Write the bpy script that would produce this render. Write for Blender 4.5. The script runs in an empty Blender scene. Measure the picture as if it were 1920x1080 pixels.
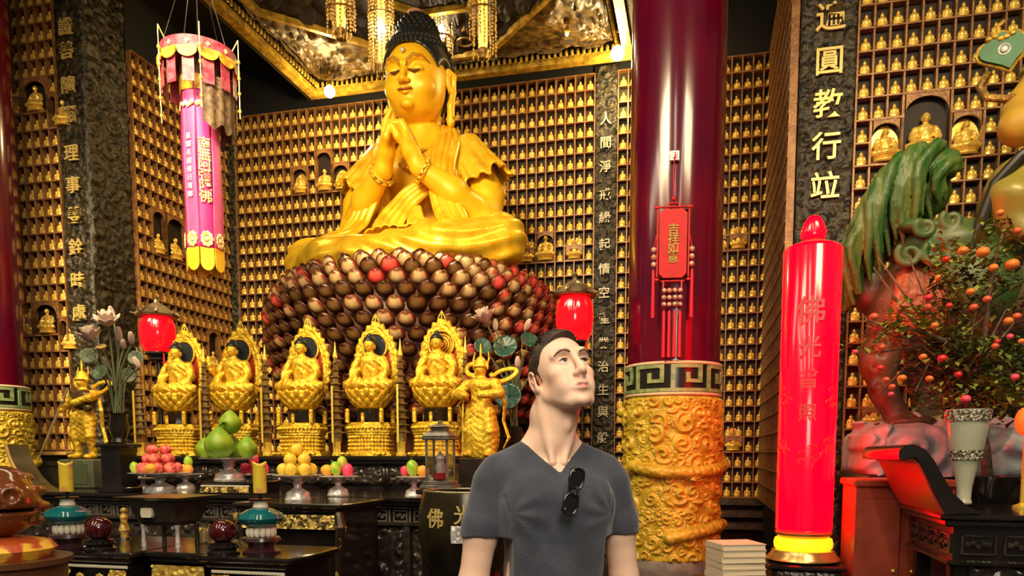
import bpy, math, random
import numpy as np
from mathutils import Vector, Matrix
PI = math.pi
sc = bpy.context.scene
COL = sc.collection
# ---------------------------------------------------------------- camera, world, lights, exposure
F_PX = 1400.0                      # focal length in pixels of the 1920x1080 frame
PITCH = math.radians(5.0)          # looking slightly down, rising front through the lens shift
PPY = 972.0
EYE = Vector((0.0, 0.0, 1.46))
cam_d = bpy.data.cameras.new('camera'); cam = bpy.data.objects.new('camera', cam_d); COL.objects.link(cam)
cam_d.sensor_fit = 'HORIZONTAL'; cam_d.sensor_width = 36.0; cam_d.lens = 36.0 * F_PX / 1920.0
cam_d.shift_y = (PPY - 540.0) / 1920.0
cam_d.clip_start = 0.05; cam_d.clip_end = 100
cam.location = EYE; cam.rotation_euler = (PI/2 - PITCH, 0, 0)
sc.camera = cam
vs = sc.view_settings
vs.view_transform = 'Standard'; vs.look = 'None'; vs.gamma = 1.0; vs.use_curve_mapping = False
vs.exposure = 0.35
w = bpy.data.worlds.new('world'); sc.world = w; w.use_nodes = True
w.node_tree.nodes['Background'].inputs[0].default_value = (1.0, 0.86, 0.66, 1)
w.node_tree.nodes['Background'].inputs[1].default_value = 0.09
sc.cycles.use_denoising = True
sc.cycles.max_bounces = 6; sc.cycles.diffuse_bounces = 3; sc.cycles.glossy_bounces = 3
sc.cycles.transmission_bounces = 6; sc.cycles.sample_clamp_indirect = 4.0

A = math.radians(14.0)             # the hall is turned 14 degrees to the camera
CA, SA = math.cos(A), math.sin(A)
def R(u, v, z=0.0):                # hall axes (u right, v back) to world
    return Vector((u*CA + v*SA, -u*SA + v*CA, z))
def at(px, py, Y):                 # the point at depth Y seen at a pixel of the frame
    up = Vector((0, math.sin(PITCH), math.cos(PITCH))); fw = Vector((0, math.cos(PITCH), -math.sin(PITCH)))
    d = fw*F_PX + Vector((1,0,0))*(px-960.0) + up*(PPY-py)
    return EYE + d*(Y/d.y)
def zat(py, Y): return at(960, py, Y).z
def area(name, loc, target, size, power, color, size_y=None, spread=None):
    l = bpy.data.lights.new(name, 'AREA'); l.energy = power; l.color = color
    l.shape = 'RECTANGLE'; l.size = size; l.size_y = size_y or size
    if spread: l.spread = spread
    o = bpy.data.objects.new(name, l); COL.objects.link(o); o.location = loc
    d = Vector(target) - Vector(loc); o.rotation_euler = d.to_track_quat('-Z', 'Y').to_euler()
    return o
def point(name, loc, power, color, r=0.06):
    l = bpy.data.lights.new(name, 'POINT'); l.energy = power; l.color = color; l.shadow_soft_size = r
    o = bpy.data.objects.new(name, l); COL.objects.link(o); o.location = loc
    return o
WARM = (1.0, 0.76, 0.42)
# the hall's ceiling tubes: long strips that run towards the altar (they streak down the red pillar)
for k, (u, vv) in enumerate(((-5.6, -1.0), (-3.2, -1.0), (-0.6, -1.5), (1.6, -1.0))):
    a = R(u, vv, 6.6)
    o = area('ceiling_tube_light', a, a + Vector((0, 0, -1)), 0.22, 115, (1.0, 0.82, 0.58), 6.0)
    o.rotation_euler = (0, 0, -A)
# unseen fill lights added to brighten the altar, the niche walls and the visitor
area('hall_fill', R(-3.2, 1.6, 6.3), R(-3.4, 8.8, 3.2), 2.6, 190, WARM, 1.2, spread=1.6)
area('hall_fill', R(2.2, 2.2, 6.0), R(2.2, 7.5, 3.0), 1.6, 85, WARM, 1.0, spread=1.8)
area('hall_fill', R(-7.0, 2.6, 6.0), R(-7.8, 8.2, 1.6), 1.4, 80, WARM, 1.0, spread=1.15)
area('altar_fill', R(-3.6, 4.4, 4.9), R(-3.6, 6.4, 1.7), 2.8, 32, (1.0, 0.84, 0.58), 0.5)
area('visitor_fill', (0.4, -1.0, 3.3), (0.1, 2.05, 1.6), 1.4, 68, (1.0, 0.86, 0.70), 1.4)

# ---------------------------------------------------------------- numbers: noise, signed distances, surface nets
def _hash(i, j, k, s):
    n = (i*73856093) ^ (j*19349663) ^ (k*83492791) ^ (s*2654435761 & 0x7fffffff)
    n = (n ^ (n >> 13)) * 1274126177 & 0x7fffffff
    return ((n ^ (n >> 16)) & 0xffff) / 65535.0
def vnoise(x, y, z, seed=0):
    x, y, z = np.broadcast_arrays(np.asarray(x, float), np.asarray(y, float), np.asarray(z, float))
    i, j, k = np.floor(x).astype(np.int64), np.floor(y).astype(np.int64), np.floor(z).astype(np.int64)
    fx, fy, fz = x-i, y-j, z-k
    fx, fy, fz = fx*fx*(3-2*fx), fy*fy*(3-2*fy), fz*fz*(3-2*fz)
    r = 0
    for a in (0, 1):
        wa = fx if a else 1-fx
        for b in (0, 1):
            wb = fy if b else 1-fy
            for c in (0, 1):
                r = r + wa*wb*(fz if c else 1-fz)*_hash(i+a, j+b, k+c, seed)
    return r*2-1
def fbm(x, y, z, seed=0, o=3):
    r = 0; a = 1.0; t = 0
    for q in range(o):
        r = r + a*vnoise(x*2**q, y*2**q, z*2**q, seed+q); t += a; a *= .5
    return r/t
def smin(a, b, k):
    h = np.clip(.5+.5*(b-a)/k, 0, 1); return b+(a-b)*h-k*h*(1-h)
class Vol:
    """A block of signed distances, meshed with surface nets."""
    def __init__(s, lo, hi, h):
        s.lo = np.array(lo, float); s.h = h
        n = [int(math.ceil((hi[i]-lo[i])/h))+1 for i in range(3)]
        s.ax = [lo[i]+h*np.arange(n[i]) for i in range(3)]
        s.D = np.full(n, 9.0, np.float32)
    def region(s, lo, hi):
        sl = []
        for i in range(3):
            a = max(0, int((lo[i]-s.lo[i])/s.h)); b = min(len(s.ax[i]), int((hi[i]-s.lo[i])/s.h)+2)
            if b <= a: return None
            sl.append(slice(a, b))
        X = s.ax[0][sl[0]][:, None, None]; Y = s.ax[1][sl[1]][None, :, None]; Z = s.ax[2][sl[2]][None, None, :]
        return tuple(sl), X, Y, Z
    T = None                       # optional frame in which shapes are given
    def put(s, fn, lo, hi, k, cut=False):
        m = k+3*s.h
        if s.T is not None:
            c = [s.T @ Vector((x, y, z)) for x in (lo[0], hi[0]) for y in (lo[1], hi[1]) for z in (lo[2], hi[2])]
            lo, hi = [min(p[i] for p in c) for i in range(3)], [max(p[i] for p in c) for i in range(3)]
            Ti = np.array(s.T.inverted()); g = fn
            fn = lambda X, Y, Z: g(*[Ti[i][0]*X+Ti[i][1]*Y+Ti[i][2]*Z+Ti[i][3] for i in range(3)])
        r = s.region([a-m for a in lo], [a+m for a in hi])
        if r is None: return
        sl, X, Y, Z = r; d = fn(X, Y, Z); k = max(k, 1e-5)
        s.D[sl] = -smin(-s.D[sl], d, k) if cut else smin(s.D[sl], d, k)
    def ell(s, c, r, k=.01, rot=None, cut=False):
        c = np.array(c, float); r = np.array(r, float); big = max(r)
        e = [big]*3 if rot is not None else list(r)
        if rot is not None: Rm = np.array(Matrix.Identity(3) if rot is None else rot.to_matrix() if hasattr(rot, 'to_matrix') else rot).T
        def f(X, Y, Z):
            x, y, z = X-c[0], Y-c[1], Z-c[2]
            if rot is not None:
                x, y, z = (Rm[0][0]*x+Rm[0][1]*y+Rm[0][2]*z, Rm[1][0]*x+Rm[1][1]*y+Rm[1][2]*z, Rm[2][0]*x+Rm[2][1]*y+Rm[2][2]*z)
            k0 = np.sqrt((x/r[0])**2+(y/r[1])**2+(z/r[2])**2); k1 = np.sqrt((x/r[0]**2)**2+(y/r[1]**2)**2+(z/r[2]**2)**2)
            return k0*(k0-1)/np.maximum(k1, 1e-6)
        s.put(f, c-e, c+e, k, cut)
    def cap(s, a, b, ra, rb=None, k=.01, cut=False, flat=None):
        a = np.array(a, float); b = np.array(b, float); rb = ra if rb is None else rb; ab = b-a; L = max(float(ab@ab), 1e-9); m = max(ra, rb)
        def f(X, Y, Z):
            t = np.clip(((X-a[0])*ab[0]+(Y-a[1])*ab[1]+(Z-a[2])*ab[2])/L, 0, 1)
            return np.sqrt((X-a[0]-t*ab[0])**2+(Y-a[1]-t*ab[1])**2+(Z-a[2]-t*ab[2])**2)-(ra+(rb-ra)*t)
        s.put(f, np.minimum(a, b)-m, np.maximum(a, b)+m, k, cut)
    def chain(s, pts, rs, k=.01, cut=False):
        if not hasattr(rs, '__len__'): rs = [rs]*len(pts)
        for i in range(len(pts)-1): s.cap(pts[i], pts[i+1], rs[i], rs[i+1], k, cut)
    def box(s, c, hs, r=.005, k=.005, cut=False):
        c = np.array(c, float); hs = np.array(hs, float)
        def f(X, Y, Z):
            x, y, z = abs(X-c[0])-hs[0]+r, abs(Y-c[1])-hs[1]+r, abs(Z-c[2])-hs[2]+r
            return np.sqrt(np.maximum(x, 0)**2+np.maximum(y, 0)**2+np.maximum(z, 0)**2)+np.minimum(np.maximum(np.maximum(x, y), z), 0)-r
        s.put(f, c-hs, c+hs, k, cut)
    def mesh(s, smooth=1):
        D = s.D; D[0], D[-1] = 9, 9; D[:, 0], D[:, -1] = 9, 9; D[:, :, 0], D[:, :, -1] = 9, 9
        I = D < 0; n = np.array(D.shape)
        cnt = np.zeros(n-1, np.int8)
        for a in (0, 1):
            for b in (0, 1):
                for c in (0, 1): cnt += I[a:n[0]-1+a, b:n[1]-1+b, c:n[2]-1+c]
        cells = np.argwhere((cnt > 0) & (cnt < 8))
        idx = np.full(n-1, -1, np.int32); idx[tuple(cells.T)] = np.arange(len(cells))
        acc = np.zeros((len(cells), 3)); num = np.zeros(len(cells))
        co = [(a, b, c) for a in (0, 1) for b in (0, 1) for c in (0, 1)]
        for p in co:
            for ax in range(3):
                if p[ax]: continue
                q = list(p); q[ax] = 1
                va = D[tuple((cells+p).T)].astype(float); vb = D[tuple((cells+q).T)].astype(float)
                m = (va < 0) != (vb < 0); t = np.where(m, va/np.where(m, va-vb, 1), 0)
                pt = np.array(p, float)[None, :].repeat(len(cells), 0); pt[:, ax] += t
                acc += pt*m[:, None]; num += m
        V = (cells+acc/num[:, None])*s.h+s.lo
        Fs = []
        for ax in range(3):
            sa = [slice(1, -1)]*3; sa[ax] = slice(0, -1); sb = [slice(1, -1)]*3; sb[ax] = slice(1, None)
            IA, IB = I[tuple(sa)], I[tuple(sb)]
            e = np.argwhere(IA != IB); ina = IA[tuple(e.T)]
            o = np.array([1, 1, 1]); o[ax] = 0; e = e+o
            b, c = (ax+1) % 3, (ax+2) % 3
            def g(db, dc):
                q = e.copy(); q[:, b] += db; q[:, c] += dc; return idx[tuple(q.T)]
            f = np.stack([g(-1, -1), g(0, -1), g(0, 0), g(-1, 0)], 1)
            f[~ina] = f[~ina][:, ::-1]; Fs.append(f)
        Fc = np.concatenate(Fs)
        for _ in range(smooth): V = lap(V, Fc)
        return V, Fc
def lap(V, Fc, w=.6):
    S = np.zeros_like(V); N = np.zeros(len(V)); m = Fc.shape[1]
    for i in range(m):
        j = (i+1) % m
        for a, b in ((i, j), (j, i)):
            for d in range(3): S[:, d] += np.bincount(Fc[:, a], V[Fc[:, b], d], len(V))
            N += np.bincount(Fc[:, a], minlength=len(V))
    return V*(1-w)+w*S/np.maximum(N, 1)[:, None]

# ---------------------------------------------------------------- meshes
def make_mesh(name, V, Fl, mats, smooth=True, midx=None):
    """Fl: list of index arrays (n,3) / (n,4) or a list of tuples"""
    me = bpy.data.meshes.new(name); V = np.asarray(V, np.float32)
    if isinstance(Fl, np.ndarray): Fl = [Fl]
    cor, st, tot, p = [], [], [], 0
    for f in Fl:
        f = np.asarray(f, np.int32)
        if f.ndim == 2:
            cor.append(f.ravel()); st.append(p+np.arange(len(f))*f.shape[1]); p += f.size
        else:
            cor.append(f); st.append(np.array([p])); p += len(f)
    cor = np.concatenate(cor); st = np.concatenate(st)
    me.vertices.add(len(V)); me.vertices.foreach_set('co', V.ravel())
    me.loops.add(len(cor)); me.loops.foreach_set('vertex_index', cor.astype(np.int32))
    me.polygons.add(len(st)); me.polygons.foreach_set('loop_start', st.astype(np.int32))
    for m in (mats if isinstance(mats, (list, tuple)) else [mats]): me.materials.append(m)
    if midx is not None: me.polygons.foreach_set('material_index', np.asarray(midx, np.int32))
    me.polygons.foreach_set('use_smooth', np.full(len(st), smooth, bool))
    me.update(calc_edges=True); me.validate()
    return me
def link(name, me, parent=None, loc=None, rz=None):
    o = bpy.data.objects.new(name, me); COL.objects.link(o)
    if parent is not None: o.parent = parent
    if loc is not None: o.location = loc
    if rz is not None: o.rotation_euler = (0, 0, rz)
    return o
def tag(o, label, cat, group=None, kind=None):
    if label: o['label'] = label
    if cat: o['category'] = cat
    if group: o['group'] = group
    if kind: o['kind'] = kind
    return o
def thing(name, label, cat, loc=(0, 0, 0), rz=0.0, group=None, s=1.0):
    o = bpy.data.objects.new(name, None); COL.objects.link(o); o.empty_display_size = .1
    o.location = loc; o.rotation_euler = (0, 0, rz); o.scale = (s, s, s)
    return tag(o, label, cat, group)
class MB:
    """Collects shapes that end up as ONE mesh object."""
    def __init__(s): s.V, s.F, s.n, s.M = [], [], 0, []
    def add(s, V, Fc, mi=0):
        V = np.asarray(V, float).reshape(-1, 3)
        s.V.append(V)
        for f in (Fc if isinstance(Fc, list) else [Fc]):
            f = np.asarray(f, np.int64)
            s.F.append(f+s.n); s.M.append(np.full(len(f) if f.ndim == 2 else 1, mi))
        s.n += len(V)
        return s
    def box(s, c, d, rz=0, mi=0, bev=0.0, M=None):
        hx, hy, hz = d[0]/2, d[1]/2, d[2]/2
        if bev > 0:
            b = min(bev, hx*.9, hy*.9, hz*.9)
            q = []
            for z, i in ((-hz, b), (-hz+b, 0), (hz-b, 0), (hz, b)):
                x, y = hx-i, hy-i
                q += [(-x+b, -y, z), (x-b, -y, z), (x, -y+b, z), (x, y-b, z), (x-b, y, z), (-x+b, y, z), (-x, y-b, z), (-x, -y+b, z)]
            V = np.array(q); Fc = []
            for r in range(3):
                for j in range(8): Fc.append((r*8+j, r*8+(j+1) % 8, (r+1)*8+(j+1) % 8, (r+1)*8+j))
            Fl = [np.array(Fc), np.arange(7, -1, -1), np.arange(24, 32)]
        else:
            V = np.array([(x, y, z) for z in (-hz, hz) for y in (-hy, hy) for x in (-hx, hx)])
            Fl = np.array([(0, 2, 3, 1), (4, 5, 7, 6), (0, 1, 5, 4), (2, 6, 7, 3), (0, 4, 6, 2), (1, 3, 7, 5)])
        if rz: cz, sz = math.cos(rz), math.sin(rz); V = np.stack([V[:, 0]*cz-V[:, 1]*sz, V[:, 0]*sz+V[:, 1]*cz, V[:, 2]], 1)
        if M is not None: V = V@np.array(M.to_3x3()).T
        return s.add(V+np.array(c, float), Fl, mi)
    def lathe(s, prof, c=(0, 0, 0), n=24, mi=0, sx=1.0, sy=1.0, M=None, cap=True, a0=0.0):
        p = np.array(prof, float); m = len(p); th = np.arange(n)*2*PI/n+a0
        V = np.stack([np.outer(p[:, 0], np.cos(th))*sx, np.outer(p[:, 0], np.sin(th))*sy, np.repeat(p[:, 1:2], n, 1)], -1).reshape(-1, 3)
        i = np.arange((m-1)*n).reshape(m-1, n); j = np.roll(i, -1, 1)
        Fl = [np.stack([i, j, j+n, i+n], -1).reshape(-1, 4)]
        if cap and p[0, 0] > 1e-4: Fl.append(np.arange(n-1, -1, -1))
        if cap and p[-1, 0] > 1e-4: Fl.append(np.arange((m-1)*n, m*n))
        if M is not None: V = V@np.array(M.to_3x3()).T
        return s.add(V+np.array(c, float), Fl, mi)
    def ball(s, c, r, n=12, m=8, mi=0, M=None):
        r = (r, r, r) if not hasattr(r, '__len__') else r
        ph = np.linspace(-PI/2, PI/2, m+1)
        pr = [(max(math.cos(a), 0.0)*1.0, math.sin(a)) for a in ph]
        pr[0] = (1e-5, -1); pr[-1] = (1e-5, 1)
        p = np.array(pr); th = np.arange(n)*2*PI/n
        V = np.stack([np.outer(p[:, 0], np.cos(th))*r[0], np.outer(p[:, 0], np.sin(th))*r[1], np.repeat(p[:, 1:2], n, 1)*r[2]], -1).reshape(-1, 3)
        i = np.arange(m*n).reshape(m, n); j = np.roll(i, -1, 1)
        if M is not None: V = V@np.array(M.to_3x3()).T
        return s.add(V+np.array(c, float), np.stack([i, j, j+n, i+n], -1).reshape(-1, 4), mi)
    def tube(s, pts, r, n=8, mi=0, closed=False, flat=1.0):
        P = np.array([tuple(p) for p in pts], float); m = len(P)
        rs = np.array(r if hasattr(r, '__len__') else [r]*m, float)
        T = np.roll(P, -1, 0)-np.roll(P, 1, 0) if closed else np.gradient(P, axis=0)
        T /= np.maximum(np.linalg.norm(T, axis=1), 1e-9)[:, None]
        up = np.array([0, 0, 1.0]) if abs(T[0, 2]) < .9 else np.array([0, 1.0, 0])
        N = np.zeros_like(P); nrm = up-T[0]*(up@T[0]); nrm /= np.linalg.norm(nrm)
        for i in range(m):
            nrm = nrm-T[i]*(nrm@T[i]); nrm /= max(np.linalg.norm(nrm), 1e-9); N[i] = nrm
        B = np.cross(T, N); th = np.arange(n)*2*PI/n
        V = P[:, None]+rs[:, None, None]*(np.cos(th)[None, :, None]*N[:, None]*flat+np.sin(th)[None, :, None]*B[:, None])
        k = m if closed else m-1
        i = np.arange(m*n).reshape(m, n); a = i[:k]; b = np.roll(i, -1, 0)[:k]
        Fl = [np.stack([a, b, np.roll(b, -1, 1), np.roll(a, -1, 1)], -1).reshape(-1, 4)[:, ::-1]]
        if not closed: Fl += [np.arange(n)[::-1], np.arange((m-1)*n, m*n)]
        return s.add(V.reshape(-1, 3), Fl, mi)
    def grid(s, V, mi=0, wrap=False, flip=False):
        V = np.asarray(V, float); m, n = V.shape[:2]
        i = np.arange(m*n).reshape(m, n); a = i[:-1]; b = i[1:]
        if wrap: f = np.stack([a, np.roll(a, -1, 1), np.roll(b, -1, 1), b], -1).reshape(-1, 4)
        else: f = np.stack([a[:, :-1], a[:, 1:], b[:, 1:], b[:, :-1]], -1).reshape(-1, 4)
        if flip: f = f[:, ::-1]
        return s.add(V.reshape(-1, 3), f, mi)
    def slab(s, V, th, mi=0, dirn=None):
        """a grid surface given a thickness along its own normals"""
        V = np.asarray(V, float); m, n = V.shape[:2]
        if dirn is None:
            N = np.cross(np.gradient(V, axis=0), np.gradient(V, axis=1)); N /= np.maximum(np.linalg.norm(N, axis=2), 1e-9)[..., None]
        else: N = np.array(dirn, float)
        W = V-N*th; s.grid(V, mi, flip=False); o = s.n-m*n
        s.grid(W, mi, flip=True)
        i = np.arange(m*n).reshape(m, n); e = np.concatenate([i[0], i[1:, -1], i[-1, -2::-1], i[-2:0:-1, 0]])
        f = np.stack([e, e+m*n, np.roll(e, -1)+m*n, np.roll(e, -1)], 1)
        s.F.append(f+o); s.M.append(np.full(len(f), mi))
        return s
    def prism(s, poly, y0, y1, mi=0, M=None, axis='y'):
        """a traced outline with its own thickness; poly in (x, z)"""
        p = np.array(poly, float); n = len(p)
        V = np.concatenate([np.stack([p[:, 0], np.full(n, y), p[:, 1]], 1) for y in (y0, y1)])
        if axis == 'z': V = V[:, [0, 2, 1]]
        i = np.arange(n); j = np.roll(i, -1)
        if M is not None: V = V@np.array(M.to_3x3()).T+np.array(M.translation)
        return s.add(V, [np.stack([i, j, j+n, i+n], 1), np.arange(n)[::-1], np.arange(n, 2*n)], mi)
    def move(s, M):
        Rm = np.array(M.to_3x3()); t = np.array(M.translation)
        s.V = [v@Rm.T+t for v in s.V]; return s
    def arrays(s): return np.concatenate(s.V), s.F, np.concatenate(s.M)
    def mesh(s, name, mats, smooth=True, auto=35):
        V, Fl, mi = s.arrays(); me = make_mesh(name, V, Fl, mats, smooth, mi)
        if smooth and auto:
            sharp_by_angle(me, auto)
        return me
    def build(s, name, mats, parent=None, smooth=True, auto=35, loc=None, rz=None):
        return link(name, s.mesh(name, mats, smooth, auto), parent, loc, rz)
def sharp_by_angle(me, deg):
    ne = len(me.edges); nl = len(me.loops)
    if nl > 400000: return
    pn = np.zeros(len(me.polygons)*3); me.polygons.foreach_get('normal', pn); pn = pn.reshape(-1, 3)
    ls = np.zeros(len(me.polygons), np.int32); me.polygons.foreach_get('loop_start', ls)
    tot = np.diff(np.append(ls, nl)); le = np.zeros(nl, np.int32); me.loops.foreach_get('edge_index', le)
    lp = np.repeat(np.arange(len(tot)), tot); o = np.argsort(le, kind='stable'); es, ps = le[o], lp[o]
    same = np.nonzero(es[1:] == es[:-1])[0]
    d = np.einsum('ij,ij->i', pn[ps[same]], pn[ps[same+1]])
    sh = np.zeros(ne, bool); sh[es[same][d < math.cos(math.radians(deg))]] = True
    at_ = me.attributes.new('sharp_edge', 'BOOLEAN', 'EDGE') if 'sharp_edge' not in me.attributes else me.attributes['sharp_edge']
    at_.data.foreach_set('value', sh)

# ---------------------------------------------------------------- materials
MAT = {}
def mat(name, col, rough=.5, metal=0.0, col2=None, scale=8.0, bump=0.0, bscale=30.0, kind='noise', emit=None, es=0.0,
        trans=0.0, coat=0.0, sheen=0.0, ior=1.45, vcol=None, sss=0.0, detail=4.0, lo=.4, hi=.6, stretch=None, alpha=1.0):
    if name in MAT: return MAT[name]
    m = bpy.data.materials.new(name); m.use_nodes = True; nt = m.node_tree; N = nt.nodes; L = nt.links
    b = N['Principled BSDF']; b.inputs['Base Color'].default_value = (*col, 1); b.inputs['Roughness'].default_value = rough
    b.inputs['Metallic'].default_value = metal; b.inputs['IOR'].default_value = ior
    if trans: b.inputs['Transmission Weight'].default_value = trans
    if coat: b.inputs['Coat Weight'].default_value = coat; b.inputs['Coat Roughness'].default_value = .08
    if sheen: b.inputs['Sheen Weight'].default_value = sheen
    if sss: b.inputs['Subsurface Weight'].default_value = sss; b.inputs['Subsurface Radius'].default_value = (.012, .004, .002)
    if emit: b.inputs['Emission Color'].default_value = (*emit, 1); b.inputs['Emission Strength'].default_value = es
    if alpha < 1: b.inputs['Alpha'].default_value = alpha
    tc = N.new('ShaderNodeTexCoord'); src = tc.outputs['Object']
    if stretch:
        mp = N.new('ShaderNodeMapping'); mp.inputs['Scale'].default_value = stretch; L.new(src, mp.inputs[0]); src = mp.outputs[0]
    def tex(sc_):
        if kind == 'voronoi':
            t = N.new('ShaderNodeTexVoronoi'); t.inputs['Scale'].default_value = sc_; L.new(src, t.inputs['Vector']); return t.outputs['Distance']
        if kind == 'wave':
            t = N.new('ShaderNodeTexWave'); t.inputs['Scale'].default_value = sc_; t.inputs['Distortion'].default_value = 6.0
            t.inputs['Detail'].default_value = 3; L.new(src, t.inputs['Vector']); return t.outputs['Fac']
        t = N.new('ShaderNodeTexNoise'); t.inputs['Scale'].default_value = sc_; t.inputs['Detail'].default_value = detail
        L.new(src, t.inputs['Vector']); return t.outputs['Fac']
    last = None
    if col2 is not None:
        r = N.new('ShaderNodeValToRGB'); r.color_ramp.elements[0].color = (*col, 1); r.color_ramp.elements[1].color = (*col2, 1)
        r.color_ramp.elements[0].position = lo; r.color_ramp.elements[1].position = hi
        L.new(tex(scale), r.inputs[0]); last = r.outputs[0]
    if vcol:
        a = N.new('ShaderNodeAttribute'); a.attribute_name = vcol
        if last is None: rgb = N.new('ShaderNodeRGB'); rgb.outputs[0].default_value = (*col, 1); last = rgb.outputs[0]
        if True:
            x = N.new('ShaderNodeMix'); x.data_type = 'RGBA'; x.blend_type = 'MULTIPLY'; x.inputs[0].default_value = 1
            L.new(last, x.inputs[6]); L.new(a.outputs['Color'], x.inputs[7]); last = x.outputs[2]
    if last is not None: L.new(last, b.inputs['Base Color'])
    if bump:
        bp = N.new('ShaderNodeBump'); bp.inputs['Strength'].default_value = bump; bp.inputs['Distance'].default_value = .02
        L.new(tex(bscale), bp.inputs['Height']); L.new(bp.outputs[0], b.inputs['Normal'])
    MAT[name] = m
    return m
gold_bright = mat('bright_gilding', (.90, .62, .05), .28, .5, (.62, .34, .02), 22, .5, 75)
gold_skin = mat('yellow_gold_lacquer', (.88, .52, .012), .42, .10, (.80, .44, .010), 5)
gold_robe = mat('polished_robe_gold', (.98, .66, .04), .28, .35, (.84, .46, .015), 6, .15, 12)
gold_dark = mat('aged_gilding', (.42, .25, .05), .4, .5, (.20, .11, .03), 20, .4, 50)
gold_trim = mat('canopy_gilding', (.50, .32, .035), .38, .35, (.24, .14, .014), 10, .3, 40)
black_lac = mat('black_lacquer', (.008, .006, .005), .18, 0, (.016, .012, .010), 5, coat=.4)
dark_wood = mat('dark_carved_wood', (.030, .018, .010), .38, 0, (.065, .040, .022), 9, .5, 40)
red_lac = mat('red_pillar_lacquer', (.10, .001, .010), .17, 0, (.065, .001, .015), 1.2, .04, 2.0, coat=.22)
silver = mat('silver', (.90, .88, .84), .25, .35, (.55, .53, .50), 30, .3, 40)
hairblack = mat('blue_black_curls', (.012, .014, .016), .35)
white_card = mat('white_lettering', (.86, .80, .74), .5)
gold_letter = mat('gilt_lettering', (.70, .52, .17), .38, .3)

# ---------------------------------------------------------------- lettering
_txt = {}
def glyph_mesh(s, size, depth, m):
    key = (s, size, depth, m.name)
    if key in _txt: return _txt[key]
    cu = bpy.data.curves.new('t', 'FONT'); cu.body = s; cu.size = size; cu.extrude = depth; cu.align_x = 'CENTER'; cu.align_y = 'CENTER'
    cu.offset = size*.012
    o = bpy.data.objects.new('t', cu); COL.objects.link(o)
    bpy.context.view_layer.update()
    me = bpy.data.meshes.new_from_object(o.evaluated_get(bpy.context.evaluated_depsgraph_get()))
    bpy.data.objects.remove(o); me.materials.clear(); me.materials.append(m)
    me.name = 'lettering'; _txt[key] = me
    return me
UPRIGHT = Matrix.Rotation(PI/2, 4, 'X')
def letters(name, s, size, depth, m, parent, loc, rz=0, tilt=None):
    o = link(name, glyph_mesh(s, size, depth, m), parent)
    o.matrix_local = Matrix.Translation(loc) @ Matrix.Rotation(rz, 4, 'Z') @ (tilt or UPRIGHT)
    return o

# ---------------------------------------------------------------- carved relief: scrolls laid over a surface
def scrolls(S, Z, seed, n, size, wrap=None):
    """height field of cloud scrolls over the plane (S, Z)"""
    rng = random.Random(seed); H = np.zeros(np.broadcast(S, Z).shape)
    s0, s1, z0, z1 = S.min(), S.max(), Z.min(), Z.max()
    S, Z = np.broadcast_arrays(S, Z)
    for _ in range(n):
        cs, cz, r = rng.uniform(s0, s1), rng.uniform(z0, z1), size*rng.uniform(.6, 1.4)
        t = rng.uniform(0, 6.28); sg = rng.choice((-1, 1))
        dx = S-cs
        if wrap: dx = (dx+wrap/2) % wrap-wrap/2
        d = np.sqrt(dx**2+(Z-cz)**2); m = d < r
        if not m.any(): continue
        dd = d[m]/r; th = np.arctan2((Z-cz)[m], dx[m])
        ridge = np.cos(sg*th+t-9.0*dd)*.5+.5
        h = (1-dd**2)**.5*(.35+.65*ridge)*(r/size)**.5
        H[m] = np.maximum(H[m]*.55, h)
    return H
# ================================================================ THE SETTING
niche_wood = mat('niche_wood', (.34, .17, .06), .40, .15, (.22, .095, .032), 12, .2, 40)
niche_back = mat('niche_backing', (.010, .0045, .003), .6, 0, (.020, .009, .005), 4)
stat_gold = mat('statuette_gilding', (.95, .68, .16), .30, .4, (.86, .52, .08), 25)
pil_mat = mat('carved_black_stone', (.010, .009, .007), .38, .1, (.05, .038, .018), 16, .4, 60)
floor_m = mat('dark_floor', (.035, .022, .015), .22, 0, (.05, .03, .02), 3)
ceil_m = mat('black_ceiling', (.006, .006, .007), .7)
canopy_wood = mat('canopy_brown_wood', (.024, .015, .007), .62, .0, (.012, .008, .004), 10, .3, 40)

def struct(mb, name, m, parent=None, **k):
    o = mb.build(name, m, parent, **k)
    if parent is None: o['kind'] = 'structure'
    return o
mb = MB(); mb.box((0, 4.5, -.05), (26, 18, .1)); struct(mb, 'floor', floor_m, loc=(0, 0, 0), rz=-A)
mb = MB(); mb.box((-3.2, 9.6, 7.45), (16, 9.6, .1)); 
o = struct(mb, 'ceiling', ceil_m, rz=-A)

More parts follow.
